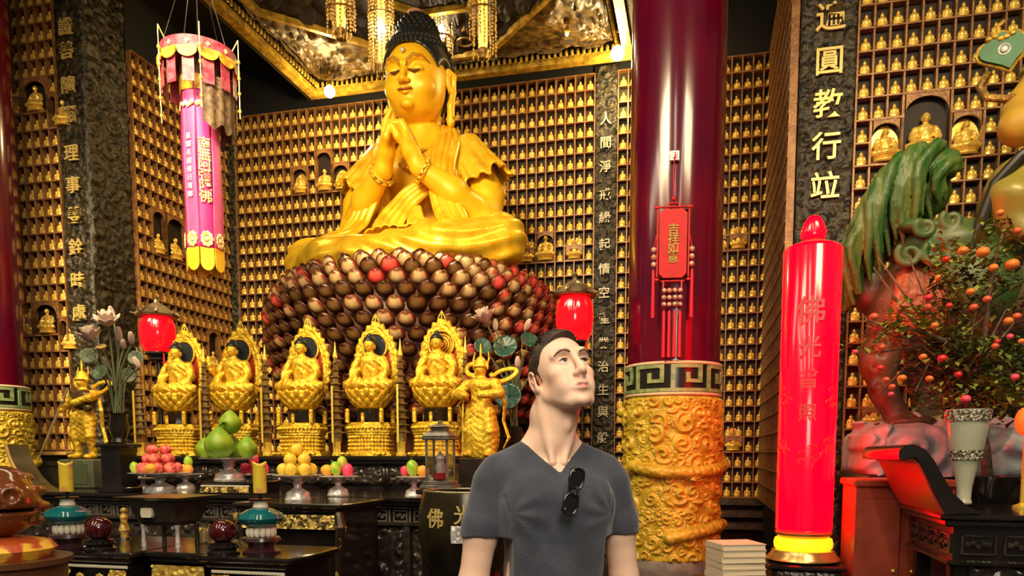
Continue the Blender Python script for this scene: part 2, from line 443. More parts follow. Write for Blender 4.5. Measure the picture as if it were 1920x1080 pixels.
class Wall:
    def __init__(s, u, v, rz): s.o = R(u, v); s.rz = rz; s.M = Matrix.Translation(s.o) @ Matrix.Rotation(rz, 4, 'Z'); s.I = s.M.inverted()
    def hit(s, px, py):            # local (x, z) seen at a pixel
        a = s.I @ EYE; b = s.I @ at(px, py, 5.0); d = b-a; t = -a.y/d.y; p = a+d*t
        return p.x, p.z
    def world(s, x, y, z): return s.M @ Vector((x, y, z))
W_BACK = Wall(-7.055, 10.67, -A)
W_LEFT = Wall(-9.6, 7.9, -A)
W_LSIDE = Wall(-7.25, 8.57, PI/2-A)
W_RIGHT = Wall(1.36, 7.94, -A)
W_RSIDE = Wall(.85, 10.67, -PI/2-A)
NW, NH = .135, .205                # one niche
cells = []                         # (wall key, wall, x, z) of every statuette
def niche_wall(key, wall, width, z0, z1, name, holes=(), dep=.075, extra=.3, nw=NW, backdrop=True, skip=None):
    nc = max(1, int(round(width/nw))); nr = int(round((z1-z0)/NH)); nw = width/nc
    full = np.ones((nc, nr), bool); mb = MB()
    for (xa, xb, za, zb) in holes:
        i0, i1 = int(round(xa/nw)), int(round(xb/nw)); j0, j1 = int(round((za-z0)/NH)), int(round((zb-z0)/NH))
        i0, j0 = max(i0, 0), max(j0, 0); full[i0:i1, j0:j1] = False
        a, b, c, d = i0*nw, min(i1, nc)*nw, z0+j0*NH, z0+j1*NH
        hw = (b-a)/2; cx = (a+b)/2; n = 12                     # arched front of a shrine niche, own frame
        fr = .022
        arch = [(cx+(hw-fr)*math.cos(t), d-.04-(hw-fr)*.75+(hw-fr)*.75*math.sin(t)) for t in np.linspace(0, PI, n)]
        for q in range(n-1):
            (xa_, za_), (xb_, zb_) = arch[q], arch[q+1]
            mb.prism([(xb_, zb_), (xa_, za_), (xa_, d), (xb_, d)], -dep-.004, -dep+.02)
        for sx in (a, b): mb.box((sx, -dep/2, (c+d)/2), (fr, dep+.01, d-c))
        for sz in (c, d): mb.box((cx, -dep/2-.004, sz), (b-a+fr, dep+.012, fr))
    for j in range(nr+1):          # shelves
        i = 0
        while i < nc:
            lowr = full[i, j-1] if j > 0 else False; upr = full[i, j] if j < nr else False
            if lowr or upr:
                k = i
                while k < nc and ((full[k, j-1] if j > 0 else False) or (full[k, j] if j < nr else False)): k += 1
                mb.box(((i+k)/2*nw, -dep/2-.003, z0+j*NH), ((k-i)*nw, dep+.006, .016)); i = k
            else: i += 1
    for i in range(nc+1):          # uprights
        j = 0
        while j < nr:
            l = full[i-1, j] if i > 0 else False; r = full[i, j] if i < nc else False
            if l or r:
                k = j
                while k < nr and ((full[i-1, k] if i > 0 else False) or (full[i, k] if i < nc else False)): k += 1
                mb.box((i*nw, -dep/2, z0+(j+k)/2*NH), (.017, dep, (k-j)*NH)); j = k
            else: j += 1
    wl = MB(); wl.box((width/2, .06, (z0+z1)/2), (width, .1, z1-z0)); wl.box((width/2, .05, z0/2), (width, .1, z0)); wl.box((width/2, .05, (z1+7.5)/2), (width, .1, 7.5-z1), mi=1)
    o = wl.build(name, [niche_back, ceil_m]); o.matrix_world = wall.M; o['kind'] = 'structure'
    g = mb.build('niche_lattice', niche_wood, o)
    for i in range(nc):
        for j in range(nr):
            if full[i, j]: cells.append((key, wall, (i+.5)*nw, z0+j*NH+.008))
    return o
def hole(wall, x0, y0, x1, y1):
    a = wall.hit(x0, y1); b = wall.hit(x1, y0)
    return (a[0], b[0], a[1], b[1])
H_BACK = [hole(W_BACK, 548, 308, 587, 362), hole(W_BACK, 590, 290, 620, 362), hole(W_BACK, 623, 308, 652, 362),
          hole(W_BACK, 975, 462, 1003, 506), hole(W_BACK, 1010, 432, 1050, 506), hole(W_BACK, 1058, 462, 1088, 506)]
wb = niche_wall('back', W_BACK, 5.577, .86, 6.60, 'wall_back', H_BACK)
W_BACK2 = Wall(-1.159, 10.67, -A)
H_B2 = [hole(W_BACK2, 1370, 440, 1405, 484), hole(W_BACK2, 1336, 440, 1366, 484), hole(W_BACK2, 1358, 812, 1388, 856)]
niche_wall('back_right', W_BACK2, 2.009, .86, 6.60, 'wall_back_right', H_B2)
H_L = [hole(W_LEFT, 20, 178, 50, 235), hole(W_LEFT, 58, 150, 97, 235), hole(W_LEFT, 104, 178, 140, 235),
       hole(W_LEFT, 20, 388, 44, 440), hole(W_LEFT, 40, 592, 72, 645), hole(W_LEFT, 76, 565, 118, 645), hole(W_LEFT, 122, 592, 150, 645)]
niche_wall('left', W_LEFT, 1.96, 1.50, 7.03, 'wall_left', H_L)
H_LS = [hole(W_LSIDE, 279, 412, 306, 470), hole(W_LSIDE, 312, 412, 338, 478), hole(W_LSIDE, 383, 615, 402, 690)]
niche_wall('left_side', W_LSIDE, 2.08, .86, 6.60, 'wall_left_side', H_LS)
H_R = [hole(W_RIGHT, 1630, 226, 1677, 300), hole(W_RIGHT, 1688, 178, 1766, 292), hole(W_RIGHT, 1775, 210, 1830, 288),
       hole(W_RIGHT, 1602, 770, 1658, 812)]
niche_wall('right', W_RIGHT, 3.375, 1.28, 6.9, 'wall_right', H_R)
niche_wall('right_side', W_RSIDE, 2.70, .86, 6.60, 'wall_right_side')

for nm_, u_, v_ in (('wall_far_left', -11.6, 8.0), ('wall_far_right', 6.7, 8.0)):
    mb = MB(); mb.box((u_, v_, 3.75), (4.0 if u_ < 0 else 3.9, .1, 7.5)); struct(mb, nm_, ceil_m, rz=-A)
# ledge and dado under the left lattice, dark base course under the others
ledge_gold = mat('ledge_gilt_edge', (.62, .40, .12), .35, .4)
dado_m = mat('olive_lacquer_dado', (.060, .046, .022), .3, 0, (.035, .026, .014), 5)
mb = MB(); mb.box((.98, -.10, 1.455), (1.98, .24, .05), bev=.01)
o = mb.build('trim_1', ledge_gold); o.matrix_world = W_LEFT.M; o['kind'] = 'structure'
mb = MB(); mb.box((.98, -.06, .71), (1.96, .12, 1.42)); mb.box((.98, -.125, 1.32), (1.9, .02, .05)); mb.box((.98, -.125, .3), (1.9, .02, .05))
o = mb.build('trim_2', dado_m); o.matrix_world = W_LEFT.M; o['kind'] = 'structure'
mb = MB()
for k in range(3): mb.box((-3.1+k*.0, 10.56-k*.03, .80-k*.16), (8.0, .12+.06*k, .10), bev=.01)
struct(mb, 'baseboard_back', dark_wood, rz=-A)

# carved dark pilasters with gilt characters
def carved_face(mb, x0, x1, z0, z1, y, seed, amp=.028, res=.014, size=.11, dens=1.0):
    nx = max(6, int((x1-x0)/res)); nz = int((z1-z0)/res)
    X, Z = np.meshgrid(np.linspace(x0, x1, nx), np.linspace(z0, z1, nz))
    Hh = scrolls(X, Z, seed, int(dens*(x1-x0)*(z1-z0)/size**2*1.6), size)+.35*fbm(X*22, Z*22, 0, seed)
    e = np.minimum(np.minimum(X-x0, x1-X), np.minimum(Z-z0, z1-Z)); Hh = Hh*np.clip(e/.02, 0, 1)
    mb.grid(np.stack([X, y-amp*Hh, Z], -1))
def pilaster(name, wall_rz, u, v, width, z0, z1, depth, seed, chars=None, csize=.2, cz=None, label='', side=None, gm=None):
    """a post in front of the wall; its front face lies at local y=0"""
    root = thing(name, label, 'inscribed pillar', R(u, v), wall_rz)
    mb = MB(); mb.box((width/2, depth/2, (z0+z1)/2), (width, depth-.004, z1-z0)); carved_face(mb, .0, width, z0, z1, 0, seed)
    if side:                       # a wide carved return towards the back
        sb = MB(); carved_face(sb, 0, side, z0, z1, 0, seed+5, amp=.04, size=.16)
        sb.move(Matrix.Translation((width, 0, 0)) @ Matrix.Rotation(PI/2, 4, 'Z'))
        V, Fl, mi = sb.arrays(); mb.add(V, Fl[0]); 
    mb.build('carved_post', pil_mat, root)
    if side: mb = MB(); mb.box((width-.03, side/2, (z0+z1)/2), (.05, side, z1-z0)); mb.build('core', dark_wood, root)
    for i, c in enumerate(chars or ''):
        letters('character', c, csize, .012, gm or gold_letter, root, (width/2, -.045, cz[i]))
    return root
def zs_for(pts, u, v):             # heights of characters from the rows where they are seen
    wl = Wall(u, v, -A); return [wl.hit(px, py)[1] for px, py in pts]
LP = [(165, 50), (166, 95), (167, 160), (171, 215), (174, 288), (177, 348), (180, 405), (181, 465), (183, 528), (187, 588)]
pilaster('inscribed_pillar', -A, -7.64, 7.86, .40, .0, 7.4, .30, 3, '證善隨爾理事雙銓時處'[0:10], .21, zs_for(LP, -7.64, 7.86),
         'black carved stone pillar with a column of gilt characters behind the pink hanging banner, left', side=.68)
CP = [(1131, 228), (1130, 272), (1129, 317), (1128, 369), (1127, 412), (1126, 462), (1125, 508), (1124, 552), (1123, 600), (1123, 646), (1122, 690), (1121, 733), (1120, 774), (1120, 822)]
pilaster('inscribed_pillar', -A, -1.478, 10.60, .32, .0, 6.7, .2, 4, '人間淨戒緣起情空產業治生與般', .165, zs_for(CP, -1.478, 10.6),
         'narrow black carved pillar with pale characters between the lotus throne and the red round column', gm=mat('pale_lettering', (.62, .56, .40), .4))
RP = [(1541, 42), (1538, 124), (1533, 204), (1528, 283), (1527, 357)]
pilaster('inscribed_pillar', -A, .86, 7.90, .50, .0, 7.2, .30, 6, '遍圓教行竝', .27, zs_for(RP, .86, 7.9),
         'broad black carved pillar with five large gilt seal characters above the tall red candle')
cpst = pilaster('trim_3', -A, -7.24, 10.60, .185, .0, 6.7, .06, 8); cpst['kind'] = 'structure'; del cpst['category']

# -------- the canopy: gilt frame, corner panels, nested octagons
CU, CV, HU, HV, CZ = -3.2, 7.78, 2.36, 2.45, 6.55
canopy = thing('altar_canopy', 'dark wooden octagonal coffered canopy with gilt edges hanging over the giant Buddha', 'canopy', R(CU, CV, 0), -A)
def rect(a, b, c=0.0):
    return [(-a+c, -b), (a-c, -b), (a, -b+c), (a, b-c), (a-c, b), (-a+c, b), (-a, b-c), (-a, -b+c)]
def ring(mb, P, Q, z0, z1, rel=0.0, seed=1, ns=46, nt=16, size=.16):
    n = len(P)
    for k in range(n):
        p0, p1, q0, q1 = [np.array(x) for x in (P[k], P[(k+1) % n], Q[k], Q[(k+1) % n])]
        L = max(np.linalg.norm(p1-p0), np.linalg.norm(q1-q0))
        if L < .01: continue
        S, T = np.meshgrid(np.linspace(0, 1, ns), np.linspace(0, 1, nt))
        XY = (p0*(1-S[..., None])+p1*S[..., None])*(1-T[..., None])+(q0*(1-S[..., None])+q1*S[..., None])*T[..., None]
        Z = z0*(1-T)+z1*T
        if rel: Z = Z-rel*(scrolls(S*L, T*.8, seed+k, int(L*12), size)+.2*fbm(S*L*9, T*8, 0, seed))*np.clip(np.minimum(T, 1-T)*8, 0, 1)
        mb.grid(np.concatenate([XY, Z[..., None]], -1), flip=True)
def beam(mb, P, wd, z0, z1):        # a closed beam that follows the polygon, wd inwards
    n = len(P); c = np.mean(P, 0)
    Q = [tuple(np.array(p)*(1-wd/max(np.hypot(*p), .1))) for p in P]
    for (X, Y_, za, zb, fl) in ((P, P, z0, z1, 0), (Q, Q, z0, z1, 1)):
        for k in range(n):
            a, b = X[k], X[(k+1) % n]; V = [(a[0], a[1], za), (b[0], b[1], za), (b[0], b[1], zb), (a[0], a[1], zb)]
            mb.add(V, np.array([(0, 1, 2, 3)] if not fl else [(3, 2, 1, 0)]))
    for z, fl in ((z0, 1), (z1, 0)):
        for k in range(n):
            a, b, c_, d = P[k], P[(k+1) % n], Q[(k+1) % n], Q[k]; V = [(a[0], a[1], z), (b[0], b[1], z), (c_[0], c_[1], z), (d[0], d[1], z)]
            mb.add(V, np.array([(3, 2, 1, 0)] if fl else [(0, 1, 2, 3)]))
O0 = rect(HU, HV, .001); O1 = rect(HU-.32, HV-.32, .001); OA = rect(HU-.36, HV-.36, 1.55); OB = rect(HU-.85, HV-.85, 1.2); OC = rect(HU-1.35, HV-1.35, .75)
mb = MB(); beam(mb, O0, .10, CZ-.02, CZ+.36); beam(mb, rect(HU+.10, HV+.10, .001), .10, CZ+.30, CZ+.48); mb.build('outer_beam', canopy_wood, canopy, smooth=False)
mb = MB(); mb.box((0, 0, 7.40), (2*HU, 2*HV, .04)); mb.build('top_board', canopy_wood, canopy)
mb = MB(); beam(mb, rect(HU-.08, HV-.08, .001), .17, CZ-.05, CZ+.04)
for sx in (-1, 1):                  # gilt board along the outside of the side beams
    mb.box((sx*(HU+.015), 0, CZ+.12), (.03, 2*HV-.1, .16))
    for k in range(9): mb.box((sx*(HU+.03), -HV+.3+k*.55, CZ+.12), (.03, .05, .20))
mb.build('gilt_frame', gold_trim, canopy, smooth=False)
mb = MB(); pr = rect(HU-.27, HV-.27, .001)
for k in range(8):                  # row of gilt lappets standing along the inner edge
    a, b = np.array(pr[k]), np.array(pr[(k+1) % 8]); L = np.linalg.norm(b-a)
    if L < .1: continue
    for t in np.arange(.05, L, .075):
        p = a+(b-a)*t/L; mb.ball((p[0], p[1], CZ+.035), (.024, .024, .045), 6, 4)
mb.build('lappet_row', gold_trim, canopy)
mb = MB(); ring(mb, O1, OA, CZ+.09, CZ+.14, .07, 11, size=.15, nt=46); mb.build('corner_carving', mat('corner_scroll_gilding', (.15, .085, .018), .5, .1, (.04, .022, .006), 14), canopy)
for nm, P_, Q_, z0, z1, sd in (('octagon_panel', OA, OB, CZ+.12, CZ+.42, 21), ('octagon_panel', OB, OC, CZ+.44, CZ+.72, 31), ('centre_panel', OC, rect(.1, .1, .05), CZ+.72, CZ+.78, 41)):
    mb = MB(); ring(mb, P_, Q_, z0, z1, .09, sd); mb.build(nm, canopy_wood, canopy)
for P_, z in ((OA, CZ+.07), (OB, CZ+.38), (OC, CZ+.66)):
    mb = MB(); beam(mb, P_, .07, z, z+.07)
    for k in range(8):
        a, b = np.array(P_[k]), np.array(P_[(k+1) % 8]); L = np.linalg.norm(b-a)
        for t in np.arange(.04, L, .07):
            p = (a+(b-a)*t/L)*.985; mb.ball((p[0], p[1], z+.10), (.02, .02, .035), 6, 4)
    mb.build('octagon_moulding', gold_trim, canopy, smooth=True)

# -------- lamps under the canopy
bulb_m = mat('glowing_bulb', (1, .85, .5), .4, emit=(1.0, .80, .42), es=28)
def hanging_bulb(px, py, Y, name, label, power, ztop, r=.055):
    p = at(px, py, Y); root = thing(name, label, 'lamp', p)
    mb = MB(); mb.ball((0, 0, 0), r, 16, 10); o = mb.build('bulb', bulb_m, root)
    mb = MB(); mb.lathe([(.02, .0), (.035, .02), (.03, .06), (.012, .08)], (0, 0, r*.8), 12); mb.build('socket', gold_dark, root)
    mb = MB(); mb.tube([(0, 0, r+.05), (0, 0, ztop-p.z)], .006, 6); mb.ball((0, 0, r+.18), .022, 8, 6); mb.build('cord', gold_trim, root)
    point('bulb_glow', p-Vector((0, 0, r+.05)), power, (1.0, .72, .30), .05)
    return root
hanging_bulb(618, 172, 10.6, 'hanging_bulb', 'glowing bulb hanging in the left corner of the gilt canopy frame', 75, 6.72, .075)
hanging_bulb(1158, 100, 9.9, 'hanging_bulb', 'glowing bulb on a cord just left of the red column top', 80, 7.25, .085)
hanging_bulb(1063, 65, 9.5, 'hanging_bulb', 'small white bulb high in the dark canopy right of the giant Buddha head', 6, 7.2, .018)

# ================================================================ RED COLUMNS
key_green = mat('greek_key_green', (.26, .32, .13), .35, 0, (.14, .22, .08), 20)
key_black = mat('band_black_glaze', (.012, .012, .010), .2, 0)
cream_ring = mat('cream_moulding', (.62, .46, .28), .4)
drum_m = mat('dragon_relief_yellow', (.52, .36, .032), .36, .05, (.36, .24, .018), 10, .2, 40)
stone_m = mat('grey_stone', (.16, .14, .12), .6, 0, (.10, .09, .08), 8, .3, 30)
DR = .405
def drum_mesh(seed):
    r0, z0, z1 = DR+.015, .50, 1.95; n, m = 460, 330
    th = np.linspace(0, 2*PI, n, endpoint=False); z = np.linspace(z0, z1, m)
    T, Z = np.meshgrid(th, z); S = T*r0; Wd = 2*PI*r0
    Hh = .034*scrolls(S, Z, seed, 420, .085, wrap=Wd)
    Hh = np.maximum(Hh, .017*scrolls(S, Z, seed+3, 500, .045, wrap=Wd)+.004)
    rng = random.Random(seed)
    # the dragon: a thick scaled body winding up round the drum
    t = np.linspace(0, 1, 160); bs = (t*1.75*Wd+.20*np.sin(t*19)) ; bz = z0+.12+t*1.25+.13*np.sin(t*15+1)
    best = np.full(S.shape, 9.0); par = np.zeros(S.shape)
    for i in range(160):
        dx = (S-bs[i]+Wd/2) % Wd-Wd/2; d = np.sqrt(dx**2+(Z-bz[i])**2); q = d < best; best[q] = d[q]; par[q] = t[i]
    wdt = .055; b = np.clip(1-(best/wdt)**2, 0, 1)**.5
    sc_ = .5+.5*np.sin(par*260)*np.cos(best/wdt*5)
    Hh = np.where(b > 0, np.maximum(Hh*.6, .022+.045*b+.006*sc_*b), Hh)
    for _ in range(7):              # claws and fins
        cs, cz = rng.uniform(0, Wd), rng.uniform(z0+.15, z1-.15); a0 = rng.uniform(0, 6.28)
        for q in range(5):
            a = a0+q*.35-.7; L = .11
            for u in np.linspace(0, 1, 14):
                px_, pz_ = cs+math.cos(a+.6*u)*L*u, cz+math.sin(a+.6*u)*L*u
                dx = (S-px_+Wd/2) % Wd-Wd/2; d = np.sqrt(dx**2+(Z-pz_)**2); w_ = .014*(1-.7*u)
                Hh = np.maximum(Hh, np.where(d < w_, .060*np.sqrt(np.clip(1-(d/w_)**2, 0, 1)), 0))
    edge = np.clip(np.minimum(Z-z0, z1-Z)/.03, 0, 1); Hh = Hh*edge
    r = r0-.012+Hh*1.35
    V = np.stack([np.sin(T)*r, -np.cos(T)*r, Z], -1)
    mb = MB(); mb.grid(V, wrap=True); me = mb.mesh('dragon_drum', drum_m, auto=0)
    return me
def red_column(u, v, label, mesh):
    p = R(u, v); root = thing('red_column', label, 'column', p, math.atan2(-p.x, p.y))
    mb = MB(); mb.lathe([(DR, 2.2), (DR, 7.4)], n=96); mb.build('shaft', red_lac, root)
    mb = MB(); mb.lathe([(DR+.010, 1.97), (DR+.010, 2.22)], n=96, cap=False); mb.build('key_band', key_black, root)
    mb = MB()
    for z in (1.965, 2.225):
        a = np.linspace(0, 2*PI, 97)[:-1]; mb.tube([(math.cos(x)*(DR+.01), math.sin(x)*(DR+.01), z) for x in a], .014, 8, closed=True)
    mb.build('band_moulding', cream_ring, root)
    mb = MB(); NP = 8; W0 = 2*PI*(DR+.018)/NP; zb, zh = 1.995, .20
    seg = [((0, 0), (0, 1)), ((0, 1), (.72, 1)), ((.72, 1), (.72, .38)), ((.72, .38), (.38, .38)), ((.38, .38), (.38, .66)), ((0, 0), (.20, 0)), ((.20, 0), (1, 0)), ((.20, 0), (.20, .0))]
    def arc(x0, x1, za, zc):
        t = np.linspace(x0, x1, max(2, int(abs(x1-x0)*W0/.02)+2)); r = DR+.010
        fr, bk = [], []
        for q in t:
            a = q*2*PI/NP; fr.append((math.sin(a)*(r+.014), -math.cos(a)*(r+.014))); bk.append((math.sin(a)*(r-.004), -math.cos(a)*(r-.004)))
        loop = [[(x, y, zz) for (x, y), zz in ((fr[i], za), (fr[i], zc), (bk[i], zc), (bk[i], za))] for i in range(len(t))]
        G = np.array(loop); mb.grid(G, wrap=True, flip=True)
        mb.add(G[0], np.array([(0, 1, 2, 3)])); mb.add(G[-1], np.array([(3, 2, 1, 0)]))
    wz, wx = .15*zh/2, .055
    for k in range(NP):
        for (a, b), (c, d) in seg:
            arc(k+min(a, c)-wx, k+max(a, c)+wx, zb+min(b, d)*zh-wz, zb+max(b, d)*zh+wz)
    mb.build('greek_key', key_green, root, smooth=False)
    link('dragon_drum', mesh, root)
    mb = MB(); mb.lathe([(.40, 0), (.40, .18), (.43, .22), (.44, .34), (.44, .44), (.43, .50), (.42, .52)], n=64); mb.build('stone_base', stone_m, root)
    return root
dm = drum_mesh(7)
red_column(-.24, 6.95, 'tall glossy dark red column with green key band and yellow dragon drum behind the man', dm)
red_column(-8.10, 7.10, 'dark red column with key band and dragon drum cut by the left photo edge', dm)
# ================================================================ THE GIANT BUDDHA ON ITS LOTUS THRONE
BU, BV = -3.35, 8.90
def wrinkle(vol, fn, lo=None, hi=None):
    X = vol.ax[0][:, None, None]; Y = vol.ax[1][None, :, None]; Z = vol.ax[2][None, None, :]
    vol.D += fn(X, Y, Z).astype(np.float32)
def face(v, c, s, calm=True, mouth=.0):
    """features of a calm statue face; c head centre, s half width of the head, looking along -y"""
    def p(x, y, z): return (c[0]+x*s, c[1]+y*s, c[2]+z*s)
    for g in (-1, 1):
        v.chain([p(g*.07, -1.10, .02), p(g*.14, -1.13, .30), p(g*.36, -1.10, .44), p(g*.60, -.96, .42), p(g*.80, -.74, .24)], [s*.05, s*.055, s*.06, s*.05, s*.03], s*.10)
        v.ell(p(g*.40, -1.13, .13), (s*.27, s*.12, s*.13), s*.06, cut=True)
        v.ell(p(g*.40, -1.00, .10), (s*.24, s*.12, s*.125), s*.03)             # lowered lid
        v.chain([p(g*.17, -1.145, .045), p(g*.36, -1.16, .0), p(g*.58, -1.05, .05)], [s*.018, s*.026, s*.016], s*.012, cut=True)
        v.ell(p(g*.13, -1.22, -.27), (s*.095, s*.09, s*.075), s*.05)
        v.ell(p(g*.50, -.72, -.38), (s*.36, s*.32, s*.32), s*.2)
    v.chain([p(0, -1.12, .30), p(0, -1.20, .0), p(0, -1.33, -.24)], [s*.055, s*.075, s*.105], s*.10)
    v.chain([p(-.24, -1.10, -.50), p(-.08, -1.18, -.47), p(0, -1.17, -.485), p(.08, -1.18, -.47), p(.24, -1.10, -.50)], [s*.025, s*.055, s*.05, s*.055, s*.025], s*.03)
    v.chain([p(-.19, -1.10, -.56), p(0, -1.165, -.60), p(.19, -1.10, -.56)], [s*.03, s*.065, s*.03], s*.03)
    v.chain([p(-.25, -1.17, -.52), p(0, -1.24, -.53), p(.25, -1.17, -.52)], s*.016, s*.015, cut=True)
    v.ell(p(0, -1.0, -.92), (s*.22, s*.18, s*.15), s*.12)
def pleats(mb, path, widths, nrm, th=.02, amp=.018, n=5, k=None, m=60, mi=0, wave=.0, side=None):
    """a pleated cloth band along a path; nrm = outward normal hints"""
    P = np.array(path, float); t0 = np.linspace(0, 1, len(P)); t = np.linspace(0, 1, m)
    def sm(a):
        a = np.array(a, float); o = np.stack([np.interp(t, t0, a[:, i]) for i in range(a.shape[1])], 1)
        ker = np.array([1, 2, 3, 2, 1])/9.
        for _ in range(3):
            q = np.pad(o, ((2, 2), (0, 0)), 'edge'); o2 = sum(ker[i]*q[i:i+len(o)] for i in range(5)); o2[0], o2[-1] = o[0], o[-1]; o = o2
        return o
    P = sm(P); W = sm(np.array(widths, float)[:, None])[:, 0]; Nn = sm(nrm) if np.ndim(nrm) == 2 else np.tile(np.array(nrm, float), (m, 1))
    T = np.gradient(P, axis=0); T /= np.linalg.norm(T, axis=1)[:, None]
    B = np.cross(T, Nn); B /= np.linalg.norm(B, axis=1)[:, None]; Nn = np.cross(B, T)
    q = n*8+1; s = np.linspace(-1, 1, q)
    prof = amp*(np.abs(np.sin(s*PI*n/2+.4))**.7)
    V = P[:, None]+B[:, None]*(s*W[:, None]/2)[..., None]+Nn[:, None]*(prof[None, :]*(1+.3*np.sin(np.linspace(0, 9, m))[:, None])-.12*W[:, None]*s**2)[..., None]
    V = V+Nn[:, None]*wave*np.sin(np.linspace(0, 14, m))[:, None, None]
    mb.slab(V, th, mi)
big = thing('buddha_statue', 'giant golden seated Buddha with clasped hands on the great lotus throne', 'statue', R(BU, BV, 0), -A)
v = Vol((-1.25, -1.05, 3.75), (1.25, .62, 6.35), .017)
v.ell((0, .10, 4.86), (.60, .36, .46), .05); v.ell((0, .10, 4.30), (.36, .30, .52), .15)
v.cap((-.60, .10, 5.03), (.60, .10, 5.03), .19, k=.12); v.cap((0, .06, 5.50), (0, .08, 5.05), .215, .27, .10)
for g in (-1, 1):
    v.cap((g*.15, .09, 5.32), (g*.6, .10, 5.10), .10, .15, .12)
    v.chain([(g*.68, .10, 5.02), (g*.90, .0, 4.52), (g*.92, -.10, 4.22)], [.20, .205, .20], .08)
    v.chain([(g*.92, -.10, 4.20), (g*.60, -.44, 4.44), (g*.23, -.68, 4.68)], [.19, .165, .105], .06)
    v.ell((g*.30, -.18, 4.88), (.26, .14, .17), .12)
    # hand: palm and five fingers folded round the other hand
    v.chain([(g*.23, -.68, 4.68), (g*.17, -.74, 4.82)], [.10, .11], .05)
    v.ell((g*.135, -.77, 4.90), (.085, .13, .155), .05)
    for f in range(4):
        y0 = -.86+f*.075; z0 = 5.02-.012*f
        if f == 0 and g == -1:      # the raised forefinger
            v.chain([(g*.13, y0, z0), (g*.11, y0+.01, 5.13), (g*.04, y0+.0, 5.24)], [.045, .042, .034], .015); continue
        off = .0 if g < 0 else .036
        v.chain([(g*.14, y0+off, z0), (g*.09, y0-.01+off, z0+.085), (-g*.02, y0-.02+off, z0+.085), (-g*.075, y0-.03+off, z0+.03)], [.045, .044, .040, .034], .012)
    v.chain([(g*.13, -.84, 4.86), (g*.07, -.93, 4.93), (g*.02, -.95, 5.03)], [.052, .048, .038], .015)
v.cap((-.02, -.80, 4.78), (-.02, -.80, 5.0), .03, k=.01, cut=True)
V1, F1 = v.mesh(1)
hc = (0, -.10, 5.875)
v = Vol((-.62, -.72, 5.15), (.62, .46, 6.36), .0115)
v.ell((0, -.09, 5.90), (.355, .40, .42), .03); v.ell((0, -.15, 5.68), (.305, .325, .27), .10); v.cap((0, .06, 5.55), (0, .07, 5.18), .212, .25, .06)
face(v, hc, .345)
v.ell((0, -.455, 6.10), (.028, .02, .028), .004)
for g in (-1, 1):                   # long-lobed ears
    v.chain([(g*.37, .0, 5.98), (g*.41, .06, 5.93), (g*.40, .07, 5.76), (g*.375, .03, 5.62), (g*.37, .01, 5.42)], [.035, .04, .035, .045, .05], .02)
    v.ell((g*.375, .02, 5.86), (.03, .075, .13), .02); v.ell((g*.41, .0, 5.86), (.022, .04, .085), .01, cut=True)
    v.cap((g*.40, .01, 5.47), (g*.40, .01, 5.40), .018, k=.008, cut=True)
for zc in (5.33, 5.42):
    a = np.linspace(-1.2, 1.2, 12); v.chain([(math.sin(q)*.225, .07-math.cos(q)*.225, zc+.02*q*q) for q in a], .008, .012, cut=True)
V2, F2 = v.mesh(1)
BOW = Matrix.Translation((0, .05, 5.45)) @ Matrix.Rotation(math.radians(9), 4, 'X') @ Matrix.Translation((0, -.05, -5.45))
def bow(V):                         # the head bends forward on the neck
    W = V@np.array(BOW.to_3x3()).T+np.array(BOW.translation); k = np.clip((V[:, 2]-5.25)/.25, 0, 1)[:, None]; return V*(1-k)+W*k
V1[:, 0] *= .92
mb = MB(); mb.add(V1, F1); mb.add(bow(V2), F2); mb.build('body', gold_skin, big, auto=0)
mb = MB(); mb.ball((0, -.485, 6.10), .026, 10, 8); mb.move(BOW); mb.build('forehead_jewel', silver, big)
S_ = .345; eyeln = mat('eye_line_brown', (.10, .035, .01), .5); brown_ = mat('brow_line_ochre', (.42, .19, .01), .5)
for g in (-1, 1):
    mb = MB(); mb.tube([(g*.15*S_, -.10-1.170*S_, 5.875+.055*S_), (g*.36*S_, -.10-1.155*S_, 5.875-.005*S_), (g*.60*S_, -.10-1.00*S_, 5.875+.06*S_)], [.008, .016, .007], 6); mb.move(BOW); mb.build('eye_line', eyeln, big, auto=0)
for g in (-1, 1):
    mb = MB(); mb.tube([(g*.10*S_, -.10-1.20*S_, 5.875+.16*S_), (g*.15*S_, -.10-1.175*S_, 5.875+.33*S_), (g*.36*S_, -.10-1.14*S_, 5.875+.47*S_), (g*.60*S_, -.10-1.0*S_, 5.875+.45*S_), (g*.80*S_, -.10-.78*S_, 5.875+.27*S_)], [.008, .020, .024, .020, .009], 6); mb.move(BOW); mb.build('brow_line', brown_, big, auto=0)
mb = MB(); mb.tube([(-.26*S_, -.10-1.17*S_, 5.875-.51*S_), (-.10*S_, -.10-1.245*S_, 5.875-.52*S_), (0, -.10-1.255*S_, 5.875-.535*S_), (.10*S_, -.10-1.245*S_, 5.875-.52*S_), (.26*S_, -.10-1.17*S_, 5.875-.51*S_)], [.006, .011, .012, .011, .006], 8)
mb.move(BOW); mb.build('mouth_line', mat('lip_red_brown', (.38, .08, .02), .5), big, auto=0)
